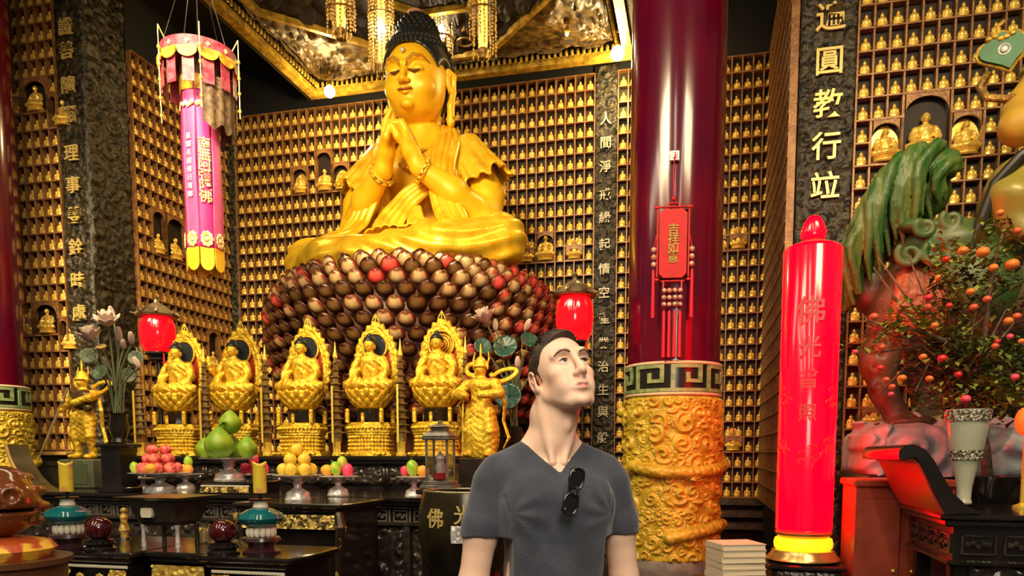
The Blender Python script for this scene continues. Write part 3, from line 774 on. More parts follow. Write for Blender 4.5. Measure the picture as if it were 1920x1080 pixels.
# hair: cap with rows of curls and the crown bump
v = Vol((-.55, -.60, 5.6), (.55, .60, 6.85), .018)
v.ell((0, -.02, 6.00), (.405, .455, .42), .02); v.ell((0, .03, 6.36), (.25, .27, .27), .14); v.ell((0, .10, 5.82), (.37, .32, .35), .08)
v.ell((0, -.42, 5.76), (.40, .42, .47), .02, cut=True); v.box((0, -.2, 5.50), (.6, .28, .28), k=.03, cut=True)
for g in (-1, 1): v.ell((g*.42, -.12, 5.80), (.14, .20, .26), .03, cut=True)
V, Fc = v.mesh(1); mb = MB(); mb.add(V, Fc)
for row in range(13):
    zz = 5.72+row*.075
    for q in range(40):
        a = 2*PI*(q+.5*(row % 2))/40
        if row < 9:
            rr = max(0, 1-((zz-6.0)/.43)**2)**.5; x, y = math.sin(a)*.405*rr, -.02-math.cos(a)*.455*rr
        else: break
        if y < -.02 and zz < 6.21: continue
        if y < .15 and zz < 5.95: continue
        mb.ball((x, y, zz), .036, 6, 4)
for row in range(6):
    zz = 6.38+row*.048; rr = max(.05, 1-((zz-6.36)/.27)**2)**.5; n_ = max(5, int(24*rr))
    for q in range(n_):
        a = 2*PI*(q+.5*(row % 2))/n_; mb.ball((math.sin(a)*.25*rr, .03-math.cos(a)*.27*rr, zz), .034, 6, 4)
mb.move(BOW); mb.build('hair', hairblack, big)
mb = MB(); mb.lathe([(.10, 0), (.085, .03), (.05, .05), (.001, .055)], (0, .0, 6.63), 20); mb.move(BOW); mb.build('crown_jewel', mat('crown_jewel', (.85, .45, .30), .3), big)
# robe: shoulders, back, folded legs
v = Vol((-1.85, -1.25, 3.40), (1.60, .70, 5.34), .022)
v.cap((-.62, .13, 5.06), (.62, .13, 5.06), .205, k=.12); v.ell((0, .18, 4.80), (.63, .37, .55), .08); v.ell((0, .16, 4.25), (.39, .31, .55), .15)
for g in (-1, 1):
    v.cap((g*.17, .11, 5.30), (g*.62, .12, 5.13), .08, .15, .10)
    v.cap((g*.55, -.10, 5.02), (g*.42, -.24, 4.35), .12, .10, .10)
v.ell((0, -.33, 5.02), (.30, .28, .36), .06, cut=True)          # open at the chest
v.ell((0, .0, 5.45), (.25, .26, .28), .02, cut=True)
v.chain([(.25, .0, 3.92), (1.22, -.40, 3.88)], [.33, .30], .10); v.chain([(-.25, .0, 3.92), (-1.40, -.38, 3.82)], [.33, .24], .10)
v.chain([(1.22, -.46, 3.84), (.6, -.82, 3.80), (-.5, -.94, 3.72)], [.27, .22, .16], .06)
v.chain([(-1.42, -.42, 3.74), (-.9, -.80, 3.74), (.5, -.86, 3.66)], [.22, .21, .16], .06)
v.ell((-.1, -.35, 3.72), (1.35, .62, .16), .12)
def folds(X, Y, Z):
    low = np.clip((4.35-Z)/.3, 0, 1)
    r = np.sqrt((X*.9)**2+(Y+.1)**2)
    leg = .016*np.sin(34*(Z+.20*np.sin(2.2*X)+.12*r))
    up = .014*np.sin(30*(np.abs(X)+.35*Z))
    return leg*low+up*(1-low)
wrinkle(v, folds)
V, Fc = v.mesh(1); V[:, 0] = np.where(V[:, 0] < 0, V[:, 0]*(.92+.06*np.clip((4.2-V[:, 2])/.3, 0, 1)), V[:, 0]*.92); mb = MB(); mb.add(V, Fc); mb.build('robe', gold_robe, big, auto=0)
mb = MB()
for g in (-1, 1):                   # short flared sleeves with scalloped hems
    n_, m_ = 150, 26; a = np.linspace(0, 2*PI, n_); t = np.linspace(0, 1, m_)
    Tt, Aa = np.meshgrid(t, a, indexing='ij')
    c0, c1 = np.array([g*.50, .10, 5.14]), np.array([g*.83, .0, 4.62])
    d = (c1-c0)/np.linalg.norm(c1-c0); e1 = np.cross(d, [0, 1, 0]); e1 /= np.linalg.norm(e1); e2 = np.cross(d, e1)
    rad = .20+.10*Tt**1.3+.020*Tt*np.cos(15*Aa+2*np.sin(3*Aa)); hem = 1+.07*np.cos(5*Aa)+.05*np.cos(11*Aa)
    C = c0+(c1-c0)*(Tt*hem)[..., None]
    V = C+rad[..., None]*(np.cos(Aa)[..., None]*e1+np.sin(Aa)[..., None]*e2)
    mb.slab(V, .03*g if False else .025)
# stoles that fall from the shoulders over the legs
pleats(mb, [(-.30, .02, 5.36), (-.40, -.26, 5.10), (-.40, -.42, 4.75), (-.52, -.50, 4.40), (-.62, -.52, 4.18), (-.70, -.62, 4.03), (-1.0, -.62, 3.98)], [.22, .26, .26, .28, .30, .32, .34],
       [(-.3, -.6, .7), (-.3, -1, .2), (-.2, -1, 0), (-.2, -1, 0), (-.2, -1, .2), (-.1, -.6, .8), (0, -.4, 1)], amp=.03, n=4)
pleats(mb, [(.30, .02, 5.36), (.40, -.22, 5.14), (.38, -.40, 4.80), (.42, -.50, 4.50), (.50, -.54, 4.25), (.62, -.62, 4.05), (.85, -.72, 3.98)], [.24, .30, .30, .32, .34, .34, .36],
       [(.3, -.6, .7), (.3, -1, .2), (.2, -1, 0), (.2, -1, 0), (.2, -1, .2), (.1, -.6, .8), (0, -.4, 1)], amp=.03, n=4)
# sash across the waist and skirt frills
pleats(mb, [(.24, -.42, 4.58), (.02, -.50, 4.42), (-.22, -.48, 4.20), (-.40, -.42, 3.98)], [.20, .26, .32, .40], [(0, -1, .1)]*4, amp=.03, n=4)
pleats(mb, [(.10, -.46, 4.30), (.13, -.54, 4.12), (.22, -.66, 4.02), (.26, -.78, 4.00)], [.12, .22, .34, .42], [(0, -1, .2), (0, -1, .3), (0, -.5, 1), (0, 0, 1)], amp=.025, n=5)
pleats(mb, [(-.12, -.46, 4.10), (-.12, -.62, 4.02), (-.10, -.82, 3.99)], [.30, .5, .6], [(0, -1, .3), (0, -.5, 1), (0, 0, 1)], amp=.025, n=6)
mb.build('stole', gold_robe, big, auto=0)
mb = MB()                           # neck chain and bracelets
a = np.linspace(-1.1, 1.1, 30)
for q in a:
    mb.ball((math.sin(q)*.26, -.02-math.cos(q)*.33, 5.14-.16*math.cos(q*1.2)), .018, 6, 4)
mb.build('necklace', gold_bright, big); mb = MB()
for q in range(7):
    b = q/6*2-1; mb.ball((b*.13, -.37-.0*b, 4.84-.05*(1-abs(b))), .028, 7, 5)
mb.build('pendant', gold_bright, big)
for g in (-1, 1):
    mb = MB()
    c = np.array([g*.253, -.645, 4.645]); d = np.array([-.37*g, -.24, .24]); d /= np.linalg.norm(d)
    e1 = np.cross(d, [0, 0, 1]); e1 /= np.linalg.norm(e1); e2 = np.cross(d, e1)
    for o_ in (-.02, .02):
        mb.tube([c+d*o_+.132*(math.cos(q)*e1+math.sin(q)*e2) for q in np.linspace(0, 2*PI, 25)[:-1]], .016, 6, closed=True)
    for q in np.linspace(0, 2*PI, 13)[:-1]: mb.ball(tuple(c+.14*(math.cos(q)*e1+math.sin(q)*e2)), .026, 6, 4)
    mb.build('bracelet', gold_bright, big)


# the thousand petal lotus
lotus = thing('lotus_throne', 'huge round throne of brown and pink lotus petals under the giant Buddha', 'throne', R(BU-.10, BV, 0), -A)
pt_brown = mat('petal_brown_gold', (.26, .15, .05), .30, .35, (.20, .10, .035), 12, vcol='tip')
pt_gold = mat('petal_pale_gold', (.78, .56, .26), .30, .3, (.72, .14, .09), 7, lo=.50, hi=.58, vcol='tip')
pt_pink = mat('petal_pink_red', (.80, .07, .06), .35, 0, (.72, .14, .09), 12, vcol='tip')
core_m = mat('lotus_core', (.07, .022, .012), .5, .1)
rows = [(r_*.93+.02*(z_ < 2.7), z_, l_+8) for r_, z_, l_ in [(1.22, 3.52, 12), (1.40, 3.52, 18), (1.56, 3.46, 24), (1.69, 3.37, 30), (1.78, 3.25, 34), (1.84, 3.12, 38), (1.86, 2.97, 40), (1.85, 2.82, 42), (1.83, 2.67, 42), (1.79, 2.52, 43),
        (1.75, 2.37, 44), (1.70, 2.22, 46), (1.64, 2.07, 48), (1.56, 1.92, 50)]]
mb = MB(); mb.lathe([(1.05, 1.1), (1.1, 1.75)]+[(r-.10, z-.08) for r, z, a in rows[::-1]]+[(1.05, 3.50), (.01, 3.50)], n=72); mb.build('core', core_m, lotus)
mb = MB(); mb.lathe([(1.35, 0), (1.35, .3), (1.2, .36), (1.2, .95), (1.35, 1.02), (1.35, 1.12), (1.1, 1.2)], n=8, a0=PI/8); mb.build('plinth', dark_wood, lotus, smooth=False)
def petal_mesh():
    t, q = np.array([0, .15, .3, .45, .6, .72, .82, .90, .96, 1.0]), np.array([-1, -.82, -.55, -.28, 0, .28, .55, .82, 1.0]); Q, T = np.meshgrid(q, t)
    W = .106*np.sqrt(np.clip(1-T**3.2, .02, 1))*(.55+.45*np.minimum(1, T*2))
    X = W*Q; Z = .205*T-.012*Q**2*T; Y = .02-.070*np.sin(PI*(.12+.76*T))*(1-.6*Q**2)-.010*np.exp(-(Q/.2)**2)*T
    m = MB(); m.slab(np.stack([X, Y, Z], -1), .012); V, Fl, mi = m.arrays(); return V, np.concatenate([np.asarray(f) for f in Fl])
PV, PF = petal_mesh()
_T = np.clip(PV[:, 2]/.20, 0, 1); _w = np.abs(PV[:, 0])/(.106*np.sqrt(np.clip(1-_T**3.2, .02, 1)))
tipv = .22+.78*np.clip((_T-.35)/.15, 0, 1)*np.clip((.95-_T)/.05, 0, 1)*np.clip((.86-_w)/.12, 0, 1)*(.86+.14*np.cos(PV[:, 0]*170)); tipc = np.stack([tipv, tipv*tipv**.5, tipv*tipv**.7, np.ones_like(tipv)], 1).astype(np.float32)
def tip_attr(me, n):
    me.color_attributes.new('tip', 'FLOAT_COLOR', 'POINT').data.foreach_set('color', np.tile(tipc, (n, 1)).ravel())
pme = {}
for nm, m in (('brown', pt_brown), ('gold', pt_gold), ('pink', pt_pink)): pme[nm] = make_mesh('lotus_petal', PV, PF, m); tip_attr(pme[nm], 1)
rng = random.Random(5); petals = []
for ri, (r, z, lean) in enumerate(rows):
    n_ = int(2*PI*r/.215)
    for q in range(n_):
        th = 2*PI*(q+.5*(ri % 2))/n_
        x, y = math.sin(th)*r, -math.cos(th)*r
        side = abs(x)/r; u = rng.random()
        pk = .03+.05*(1 < ri < 7) + .75*max(0, side-.78)/.22
        m = 'pink' if u < pk else 'gold' if u < pk+(.70 if ri < 5 else .45 if ri < 8 else .2) else 'brown'
        M_ = Matrix.Translation((x, y, z)) @ Matrix.Rotation(th, 4, 'Z') @ Matrix.Rotation(math.radians(lean+rng.uniform(-4, 4)), 4, 'X') @ Matrix.Translation((0, 0, -.09)) @ Matrix.Scale(rng.uniform(.93, 1.07)*(1.0 if ri < 10 else .95), 4)
        key = -y+.35*z + (0 if ri < 9 else -9)
        petals.append((key, m, M_, y))
petals.sort(key=lambda q: -q[0])
st = MB(); mi_of = {'brown': 0, 'gold': 1, 'pink': 2}
for i, (k, m, M_, y) in enumerate(petals):
    if i < 100: o = link('lotus_petal', pme[m], lotus); o.matrix_local = M_
    elif y < .9:
        st.add(PV@np.array(M_.to_3x3()).T+np.array(M_.translation), PF, mi_of[m])
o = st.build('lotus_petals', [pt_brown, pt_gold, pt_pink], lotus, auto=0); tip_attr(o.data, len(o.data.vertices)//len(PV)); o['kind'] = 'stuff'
# ================================================================ THE ROW OF SMALLER STATUES
red_panel = mat('red_halo_panel', (.30, .025, .012), .35, 0, (.22, .018, .01), 6)
mirror_d = mat('dark_mirror_disc', (.06, .07, .08), .12, .6)
def seated(mb_, raised=False, s=1.0, res=.0085):
    """body of a seated Buddha about .46 high, its seat at z = 0"""
    v = Vol((-.25, -.22, -.03), (.25, .16, .50), res)
    v.ell((0, .02, .16), (.085, .065, .13), .02); v.ell((0, .015, .235), (.105, .065, .06), .03)
    for g in (-1, 1):
        v.chain([(g*.11, .02, .24), (g*.145, .0, .15), (g*.12, -.05, .085)], [.038, .036, .032], .02)
        if raised and g < 0: v.chain([(g*.14, .0, .14), (g*.15, -.10, .19), (g*.15, -.12, .25)], [.032, .022, .02], .01); v.ell((g*.15, -.125, .28), (.02, .012, .03), .01)
        else: v.chain([(g*.12, -.05, .085), (g*.03, -.115, .065)], [.03, .02], .01)
        v.chain([(g*.05, .0, .04), (g*.175, -.04, .035), (g*.02, -.13, .03)], [.05, .045, .038], .02)
    v.ell((0, -.12, .062), (.05, .03, .018), .01)
    v.cap((0, .01, .28), (0, .01, .31), .03, k=.02); v.ell((0, 0, .365), (.046, .050, .058), .01)
    v.ell((0, -.052, .355), (.010, .012, .016), .008); v.ell((0, -.038, .325), (.016, .014, .012), .01)
    for g in (-1, 1):
        v.ell((g*.020, -.050, .372), (.014, .008, .006), .004, cut=True); v.ell((g*.047, .005, .352), (.008, .014, .030), .006)
    X = v.ax[0][:, None, None]; Y = v.ax[1][None, :, None]; Z = v.ax[2][None, None, :]
    m = np.clip((.27-Z)/.03, 0, 1)
    v.D += (.0045*m*np.sin(130*(np.abs(X)*.8+Z*.5+.02*np.sin(30*Z)))).astype(np.float32)
    V, Fc = v.mesh(1); mb_.add(V*s, Fc)
def seated_hair(mb_, s=1.0):
    mb_.ball((0, .006*s, .383*s), (.056*s, .060*s, .056*s), 18, 14); mb_.ball((0, .01*s, .436*s), (.024*s, .026*s, .024*s), 12, 8)
    V = mb_.V[-2]; m = (V[:, 1] < -.01*s) & (V[:, 2] < .388*s); V[m, 1] = -.01*s
def mandorla_outline(n, w, h, z0):
    P = []
    for i in range(n):
        ang = math.radians(240)-i/(n-1)*math.radians(300)
        x, z = math.cos(ang), math.sin(ang)
        P.append((w*math.copysign(abs(x)**.72, x)*(1-.06*max(0, z)), z0+h*(.93*z*.5+.47)+.05*max(0, z)**16))
    return P
seat_meshes = {}
def pet_ring(mb_, r, z, n, pw, ph, lean, off=0, yoff=0.0, sy=.85):
    for q in range(n):
        th = 2*PI*(q+off)/n
        M_ = Matrix.Rotation(th, 4, 'Z') @ Matrix.Rotation(math.radians(lean), 4, 'X')
        mb_.ball((math.sin(th)*r, -math.cos(th)*r*sy+yoff, z), (pw, pw*.45, ph), 8, 5, M=M_)
def small_buddha(px, v_, label, raised=False, golden_halo=False):
    W_ = Wall(0, v_, -A); x, _ = W_.hit(px, 800)
    r = thing('altar_buddha', label, 'statue', R(x, v_, SHELF), -A, 'gilded Buddhas seated in a row behind the altar')
    key = raised
    if key not in seat_meshes:
        m = MB(); seated(m, raised, 1.1); seat_meshes[key] = m.mesh('body', gold_bright, auto=0)
    o = link('body', seat_meshes[key], r); o.location = (0, 0, .60)
    def part(nm, m, fn, **k):
        if nm not in seat_meshes: q = MB(); fn(q); seat_meshes[nm] = q.mesh(nm, m, **k)
        return link(nm, seat_meshes[nm], r)
    part('hair', hairblack, lambda q: (seated_hair(q, 1.1), q.move(Matrix.Translation((0, 0, .60)))))
    def lot(q):
        q.lathe([(.07, .40), (.13, .44), (.19, .52), (.20, .575), (.18, .60), (.01, .605)], n=32, sy=.85)
        for i, (rr, z, l) in enumerate(((.11, .445, 35), (.15, .48, 28), (.18, .525, 20), (.195, .565, 12))): pet_ring(q, rr+.012, z, 14, .032, .042, l+14, .5*(i % 2))
    part('lotus_seat', gold_bright, lot)
    def ped(q):
        for z0, z1, w_ in ((0, .022, .46), (.022, .045, .43), (.045, .19, .385), (.19, .215, .42), (.215, .285, .44), (.285, .30, .40)):
            q.lathe([(w_/2*1.08, z0), (w_/2*1.08, z1)], n=8, a0=PI/8, sy=.82)
        for zz, nn, w_ in ((.065, 9, .385), (.10, 9, .385), (.135, 9, .385), (.17, 9, .385), (.25, 9, .44)):
            for k in range(8):
                a0_, a1_ = PI/8+k*PI/4, PI/8+(k+1)*PI/4
                for t in np.linspace(.1, .9, 5):
                    x_ = (math.cos(a0_)*(1-t)+math.cos(a1_)*t)*w_/2*1.08; y_ = (math.sin(a0_)*(1-t)+math.sin(a1_)*t)*w_/2*.9
                    if y_ < .06: q.ball((x_, y_, zz), (.017, .017, .015), 6, 4)
        for g in (-1, 1):
            for yy in (-.13, .13): q.box((g*.165, yy, .345), (.035, .035, .10), bev=.006); q.ball((g*.165, yy, .405), .022, 8, 6)
        q.box((0, -.165, .34), (.03, .02, .09), bev=.005)
        for k in range(9): q.ball((-.20+k*.05, -.16, .018), (.026, .03, .016), 6, 4)
    part('pedestal', gold_bright, ped, auto=40)
    part('waist', black_lac, lambda q: q.lathe([(.13, .295), (.12, .35), (.13, .41)], n=8, a0=PI/8, sy=.85))
    def mand(q):
        n = 130; inn = mandorla_outline(n, .140, .58, .52); out = mandorla_outline(n, .225, .72, .50)
        S, T = np.meshgrid(np.linspace(0, 1, n), np.linspace(0, 1, 16)); I_, O_ = np.array(inn), np.array(out)
        XY = I_[None]*(1-T[..., None])+O_[None]*T[..., None]
        fl = 1+.035*np.sin(S*130)*T**2
        XY = (XY-np.array([0, .85]))*fl[..., None]+np.array([0, .85])
        Hh = .016*scrolls(S*2.0, T*.10, 5, 240, .035)+.010*np.abs(np.sin(T*PI*2))
        V = np.stack([XY[..., 0], .14-Hh+.05*(T-.5)**2, XY[..., 1]], -1)
        q.slab(V, .018, dirn=np.tile(np.array([0, -1.0, 0]), (16, n, 1)))
        a = np.linspace(0, 2*PI, 41)[:-1]; q.tube([(math.cos(x_)*.118, .118, .965+math.sin(x_)*.118+.035) for x_ in a], .011, 6, closed=True)
        for k in range(3): q.tube([(-.05+.05*k, .14, 1.18), (-.03+.03*k, .14, 1.24), (0, .14, 1.30)], .006, 5)
    part('mandorla', gold_bright, mand, auto=0)
    part('halo_panel', red_panel, lambda q: q.prism(mandorla_outline(40, .15, .59, .52), .135, .15))
    if golden_halo:
        part('halo_disc_gold', gold_bright, lambda q: [q.lathe([(r_, 0), (r_+.008, -.006), (r_+.016, 0)], (0, .128, 1.0), 32, M=Matrix.Rotation(PI/2, 4, 'X'), cap=False) for r_ in (.01, .035, .06, .085)])
    else: part('halo_disc', mirror_d, lambda q: q.lathe([(.001, 0), (.112, 0), (.112, .012)], (0, .128, 1.0), 32, M=Matrix.Rotation(PI/2, 4, 'X')))
    return r
SHELF = 1.435
SBV = 6.35
small_buddha(335, SBV, 'leftmost golden Buddha of the altar row, next to the left red lantern')
small_buddha(440, SBV, 'golden Buddha with raised hand behind the pile of green pomelos', raised=True)
small_buddha(567, SBV, 'golden Buddha, middle of the row of five, behind the yellow fruit pyramid')
small_buddha(695, SBV, 'golden Buddha fourth from the left, between two thin pagoda lamps')
small_buddha(820, SBV, 'rightmost golden Buddha of the altar row, gilt halo, behind the glass lantern', golden_halo=True)

# the long shelf that carries them, with a carved front
sh = thing('statue_shelf', 'long black lacquered shelf under the row of golden Buddhas', 'shelf', R(-3.815, 6.45, 0), -A)
mb = MB(); mb.box((0, 0, 1.415), (3.77, 1.0, .04), bev=.008); mb.box((0, -.0, 1.385), (3.71, .94, .03)); mb.build('shelf_top', black_lac, sh)
mb = MB(); mb.box((0, .04, .69), (3.62, .86, 1.36)); mb.build('shelf_body', black_lac, sh)
carve_black = mat('black_carving', (.022, .016, .012), .25, 0, (.045, .035, .028), 14, coat=.3)
for k in range(6):
    mb = MB(); x0 = -1.79+k*.60; carved_face(mb, x0, x0+.545, 1.19, 1.36, -.41, 50+k, .03, .010, .06)
    for xx in (x0-.012, x0+.557): mb.box((xx, -.41, 1.27), (.025, .05, .20))
    mb.build('carved_panel', carve_black, sh, auto=0)

# thin brass pagoda lamps between the statues
brass = mat('bright_brass', (.95, .72, .10), .25, .6); dull_b = mat('dull_brass_tiers', (.30, .20, .07), .3, .6, (.16, .10, .04), 20)
pag = None
def pagoda(px, v_, label):
    global pag
    x, _ = Wall(0, v_, -A).hit(px, 800)
    if pag is None:
        pag = {}
        m = MB(); m.lathe([(.045, 0), (.045, .02), (.036, .03), (.036, .11), (.042, .12), (.042, .13), (.01, .135)], n=20); pag['holder'] = m.mesh('holder', brass)
        m = MB(); m.lathe([(.011, .12), (.010, .62)], (0, -.075, 0), 8); pag['pole'] = m.mesh('pole', brass)
        m = MB()
        m.lathe([(.05, .13), (.05, .2)], n=8)
        for k in range(11):
            z = .2+k*.062; r_ = .086-.0058*k; m.lathe([(r_*.55, z), (r_, z+.004), (r_*1.0, z+.010), (r_*.6, z+.024), (r_*.55, z+.06)], n=8, a0=PI/8, cap=False)
        pag['tower'] = m.mesh('tower', dull_b, smooth=False)
        m = MB(); m.lathe([(.018, .88), (.022, .90), (.012, .93), (.006, .99), (.001, 1.02)], n=10); m.ball((0, 0, .885), .024, 8, 6); pag['spire'] = m.mesh('spire', brass)
    r = thing('pagoda_lamp', label, 'lamp', R(x, v_, SHELF), -A, 'thin brass pagoda lamps between the Buddhas')
    for k in ('holder', 'pole', 'tower', 'spire'): link(k, pag[k], r)
for px, lab in ((263, 'slim brass pagoda lamp left of the whole row of golden Buddhas'), (386, 'slim brass pagoda lamp partly hidden between the first two golden Buddhas'),
                (500, 'slim brass pagoda lamp between the pomelo pile and the yellow fruit pyramid'), (631, 'slim brass pagoda lamp between the third and fourth golden Buddha'),
                (752, 'slim brass pagoda lamp left of the rightmost golden Buddha'), (873, 'slim brass pagoda lamp beside the armoured guardian near the man')):
    pagoda(px, 6.20, lab)

# ---------------------------------------------------------------- armoured guardian statues
armour_d = mat('dark_guardian_armour', (.05, .03, .015), .3, .3, (.09, .055, .02), 20)
def guardian(name, label, base, rz, s, left):
    r = thing(name, label, 'statue', base, rz, s=s)
    v = Vol((-.50, -.35, -.01), (.50, .32, 1.22), .0105)
    # legs, boots
    for g in (-1, 1):
        v.chain([(g*.10, -.02, .52), (g*.14, -.05, .30), (g*.13, .0, .08)], [.085, .06, .045], .03)
        v.ell((g*.14, -.06, .035), (.045, .10, .035), .02)
    v.ell((0, 0, .50), (.16, .11, .10), .04)
    v.ell((0, -.03, .36), (.10, .05, .16), .04)                 # hanging apron
    v.ell((.0, .0, .66), (.125, .09, .14), .04); v.ell((0, -.01, .80), (.165, .10, .09), .05)
    v.cap((0, 0, .86), (0, -.01, .93), .05, k=.02); v.ell((0, -.015, .975), (.065, .07, .078), .01)
    v.ell((0, -.085, .965), (.014, .016, .018), .008)
    for g in (-1, 1): v.ell((g*.026, -.078, .985), (.016, .01, .008), .004, cut=True); v.ell((g*.17, .0, .82), (.075, .07, .055), .02)
    for q in range(7): v.cap((-.12+.04*q, -.075, .58), (-.15+.05*q, -.085, .46), .018, k=.006)
    if left:
        v.chain([(-.18, .0, .80), (-.27, -.06, .68), (-.22, -.16, .62)], [.06, .05, .04], .02)
        v.chain([(.18, .0, .80), (.24, -.12, .76), (.06, -.20, .70)], [.06, .05, .04], .02)
    else:
        v.chain([(-.18, .0, .80), (-.28, -.08, .70), (-.10, -.19, .68)], [.06, .055, .045], .02)
        v.chain([(.18, .0, .80), (.28, -.08, .70), (.10, -.19, .68)], [.06, .055, .045], .02)
        v.ell((0, .02, .25), (.21, .14, .34), .04)
    X = v.ax[0][:, None, None]; Y = v.ax[1][None, :, None]; Z = v.ax[2][None, None, :]
    m = np.clip((.84-Z)/.05, 0, 1)
    v.D += (.005*m*np.sin(95*Z+6*np.sin(28*X))*np.sin(80*X+20*Y)).astype(np.float32)
    V, Fc = v.mesh(1); mb = MB(); mb.add(V, Fc); mb.build('body', gold_bright, r, auto=0)
    mb = MB(); mb.lathe([(.078, 0), (.092, .012), (.078, .03), (.07, .07), (.04, .11), (.015, .13), (.012, .24), (.001, .27)], (0, -.01, .99), 18)
    for g in (-1, 1):
        mb.tube([(g*.075, 0, 1.03), (g*.10, .0, 1.08), (g*.085, .01, 1.17)], [.016, .013, .004], 6)
        mb.ball((g*.085, -.01, 1.0), (.018, .02, .035), 8, 6)
    mb.build('helmet', gold_bright, r)
    mb = MB()                       # looped floating scarf
    for g in (-1, 1):
        if g < 0: pts = [(-.15+.075*math.cos(a_), .05, .985+.065*math.sin(a_)) for a_ in np.linspace(-.9, 5.2, 26)]; pts += [(-.11, .06, .90), (-.12, .07, .84)]
        else: pts = [(.07, .08, .84), (.12, .07, .87)]+[(.27+.15*math.cos(a_)*1.0, .05+.015*math.sin(2*a_), .905+.062*math.sin(a_)+.20*(.15*math.cos(a_))) for a_ in np.linspace(-2.9, 3.0, 30)]+[(.08, .06, .93)]
        P2 = np.array(pts)
        for _ in range(3): P2[1:-1] = (P2[:-2]+P2[1:-1]+P2[2:])/3
        mb.tube(P2, .017, 8, flat=1.6)
        mb.tube([(g*.20, .05, .78), (g*.30, .0, .60), (g*.26, .04, .40), (g*.34, .02, .22), (g*.28, .0, .10)], [.02, .024, .02, .022, .008], 8, flat=.5)
    mb.build('scarf', gold_bright, r)
    if left:
        mb = MB(); v2 = Vol((-.28, -.24, .54), (.30, .18, .94), .012); v2.ell((.01, -.01, .74), (.165, .125, .15), .03); v2.ell((.10, -.07, .78), (.13, .08, .09), .03); v2.cap((-.1, -.07, .85), (.20, -.10, .64), .05, k=.02)
        V, Fc = v2.mesh(1); mb.add(V, Fc); mb.build('breastplate', armour_d, r, auto=0)
        mb = MB(); a, b = Vector((-.20, -.18, .66)), Vector((-.44, -.34, -.02))
        mb.tube([a+(a-b)*.35, a, b.lerp(a, .5), b], [.016, .014, .02, .008], 6); mb.ball(tuple(a+(a-b)*.10), .035, 8, 6); mb.build('sword', mat('worn_steel_gilt', (.45, .34, .16), .3, .7), r)
    return r
gp = R(*(Wall(0, 5.66, -A).hit(163, 860)[0], 5.66), 0)
block_m = mat('green_grey_stone_block', (.10, .11, .06), .45, 0, (.06, .07, .04), 6)
bz0, bz1 = 1.148, zat(861, gp.y)
t = thing('stone_block', 'dull green stone block under the left golden guardian', 'plinth', (gp.x, gp.y, bz0), -A)
mb = MB(); mb.box((.03, 0, (bz1-bz0)/2), (.37, .34, bz1-bz0), bev=.01); mb.build('block', block_m, t)
mb = MB(); mb.box((.03, 0, (bz1-bz0)/2), (.26, .350, (bz1-bz0)*.7)); mb.build('inset_panel', mat('block_inset', (.06, .075, .035), .5), t)
guardian('guardian_statue', 'golden armoured guardian with dark breastplate and sword, left of the lotus vase', (gp.x, gp.y, bz1), -A-.15, .71, True)
g2 = R(Wall(0, 6.05, -A).hit(903, 855)[0], 6.05, 0)
guardian('guardian_statue', 'golden armoured guardian with looped scarf and pressed hands just left of the man', (g2.x, g2.y, zat(858, g2.y)), -A-.25, .75, False)
t = thing('guardian_plinth', 'small black plinth under the golden guardian beside the man', 'plinth', (g2.x, g2.y, 0), -A)
mb = MB(); mb.box((0, 0, zat(858, g2.y)/2), (.30, .34, zat(858, g2.y)), bev=.01); mb.build('plinth_body', black_lac, t)
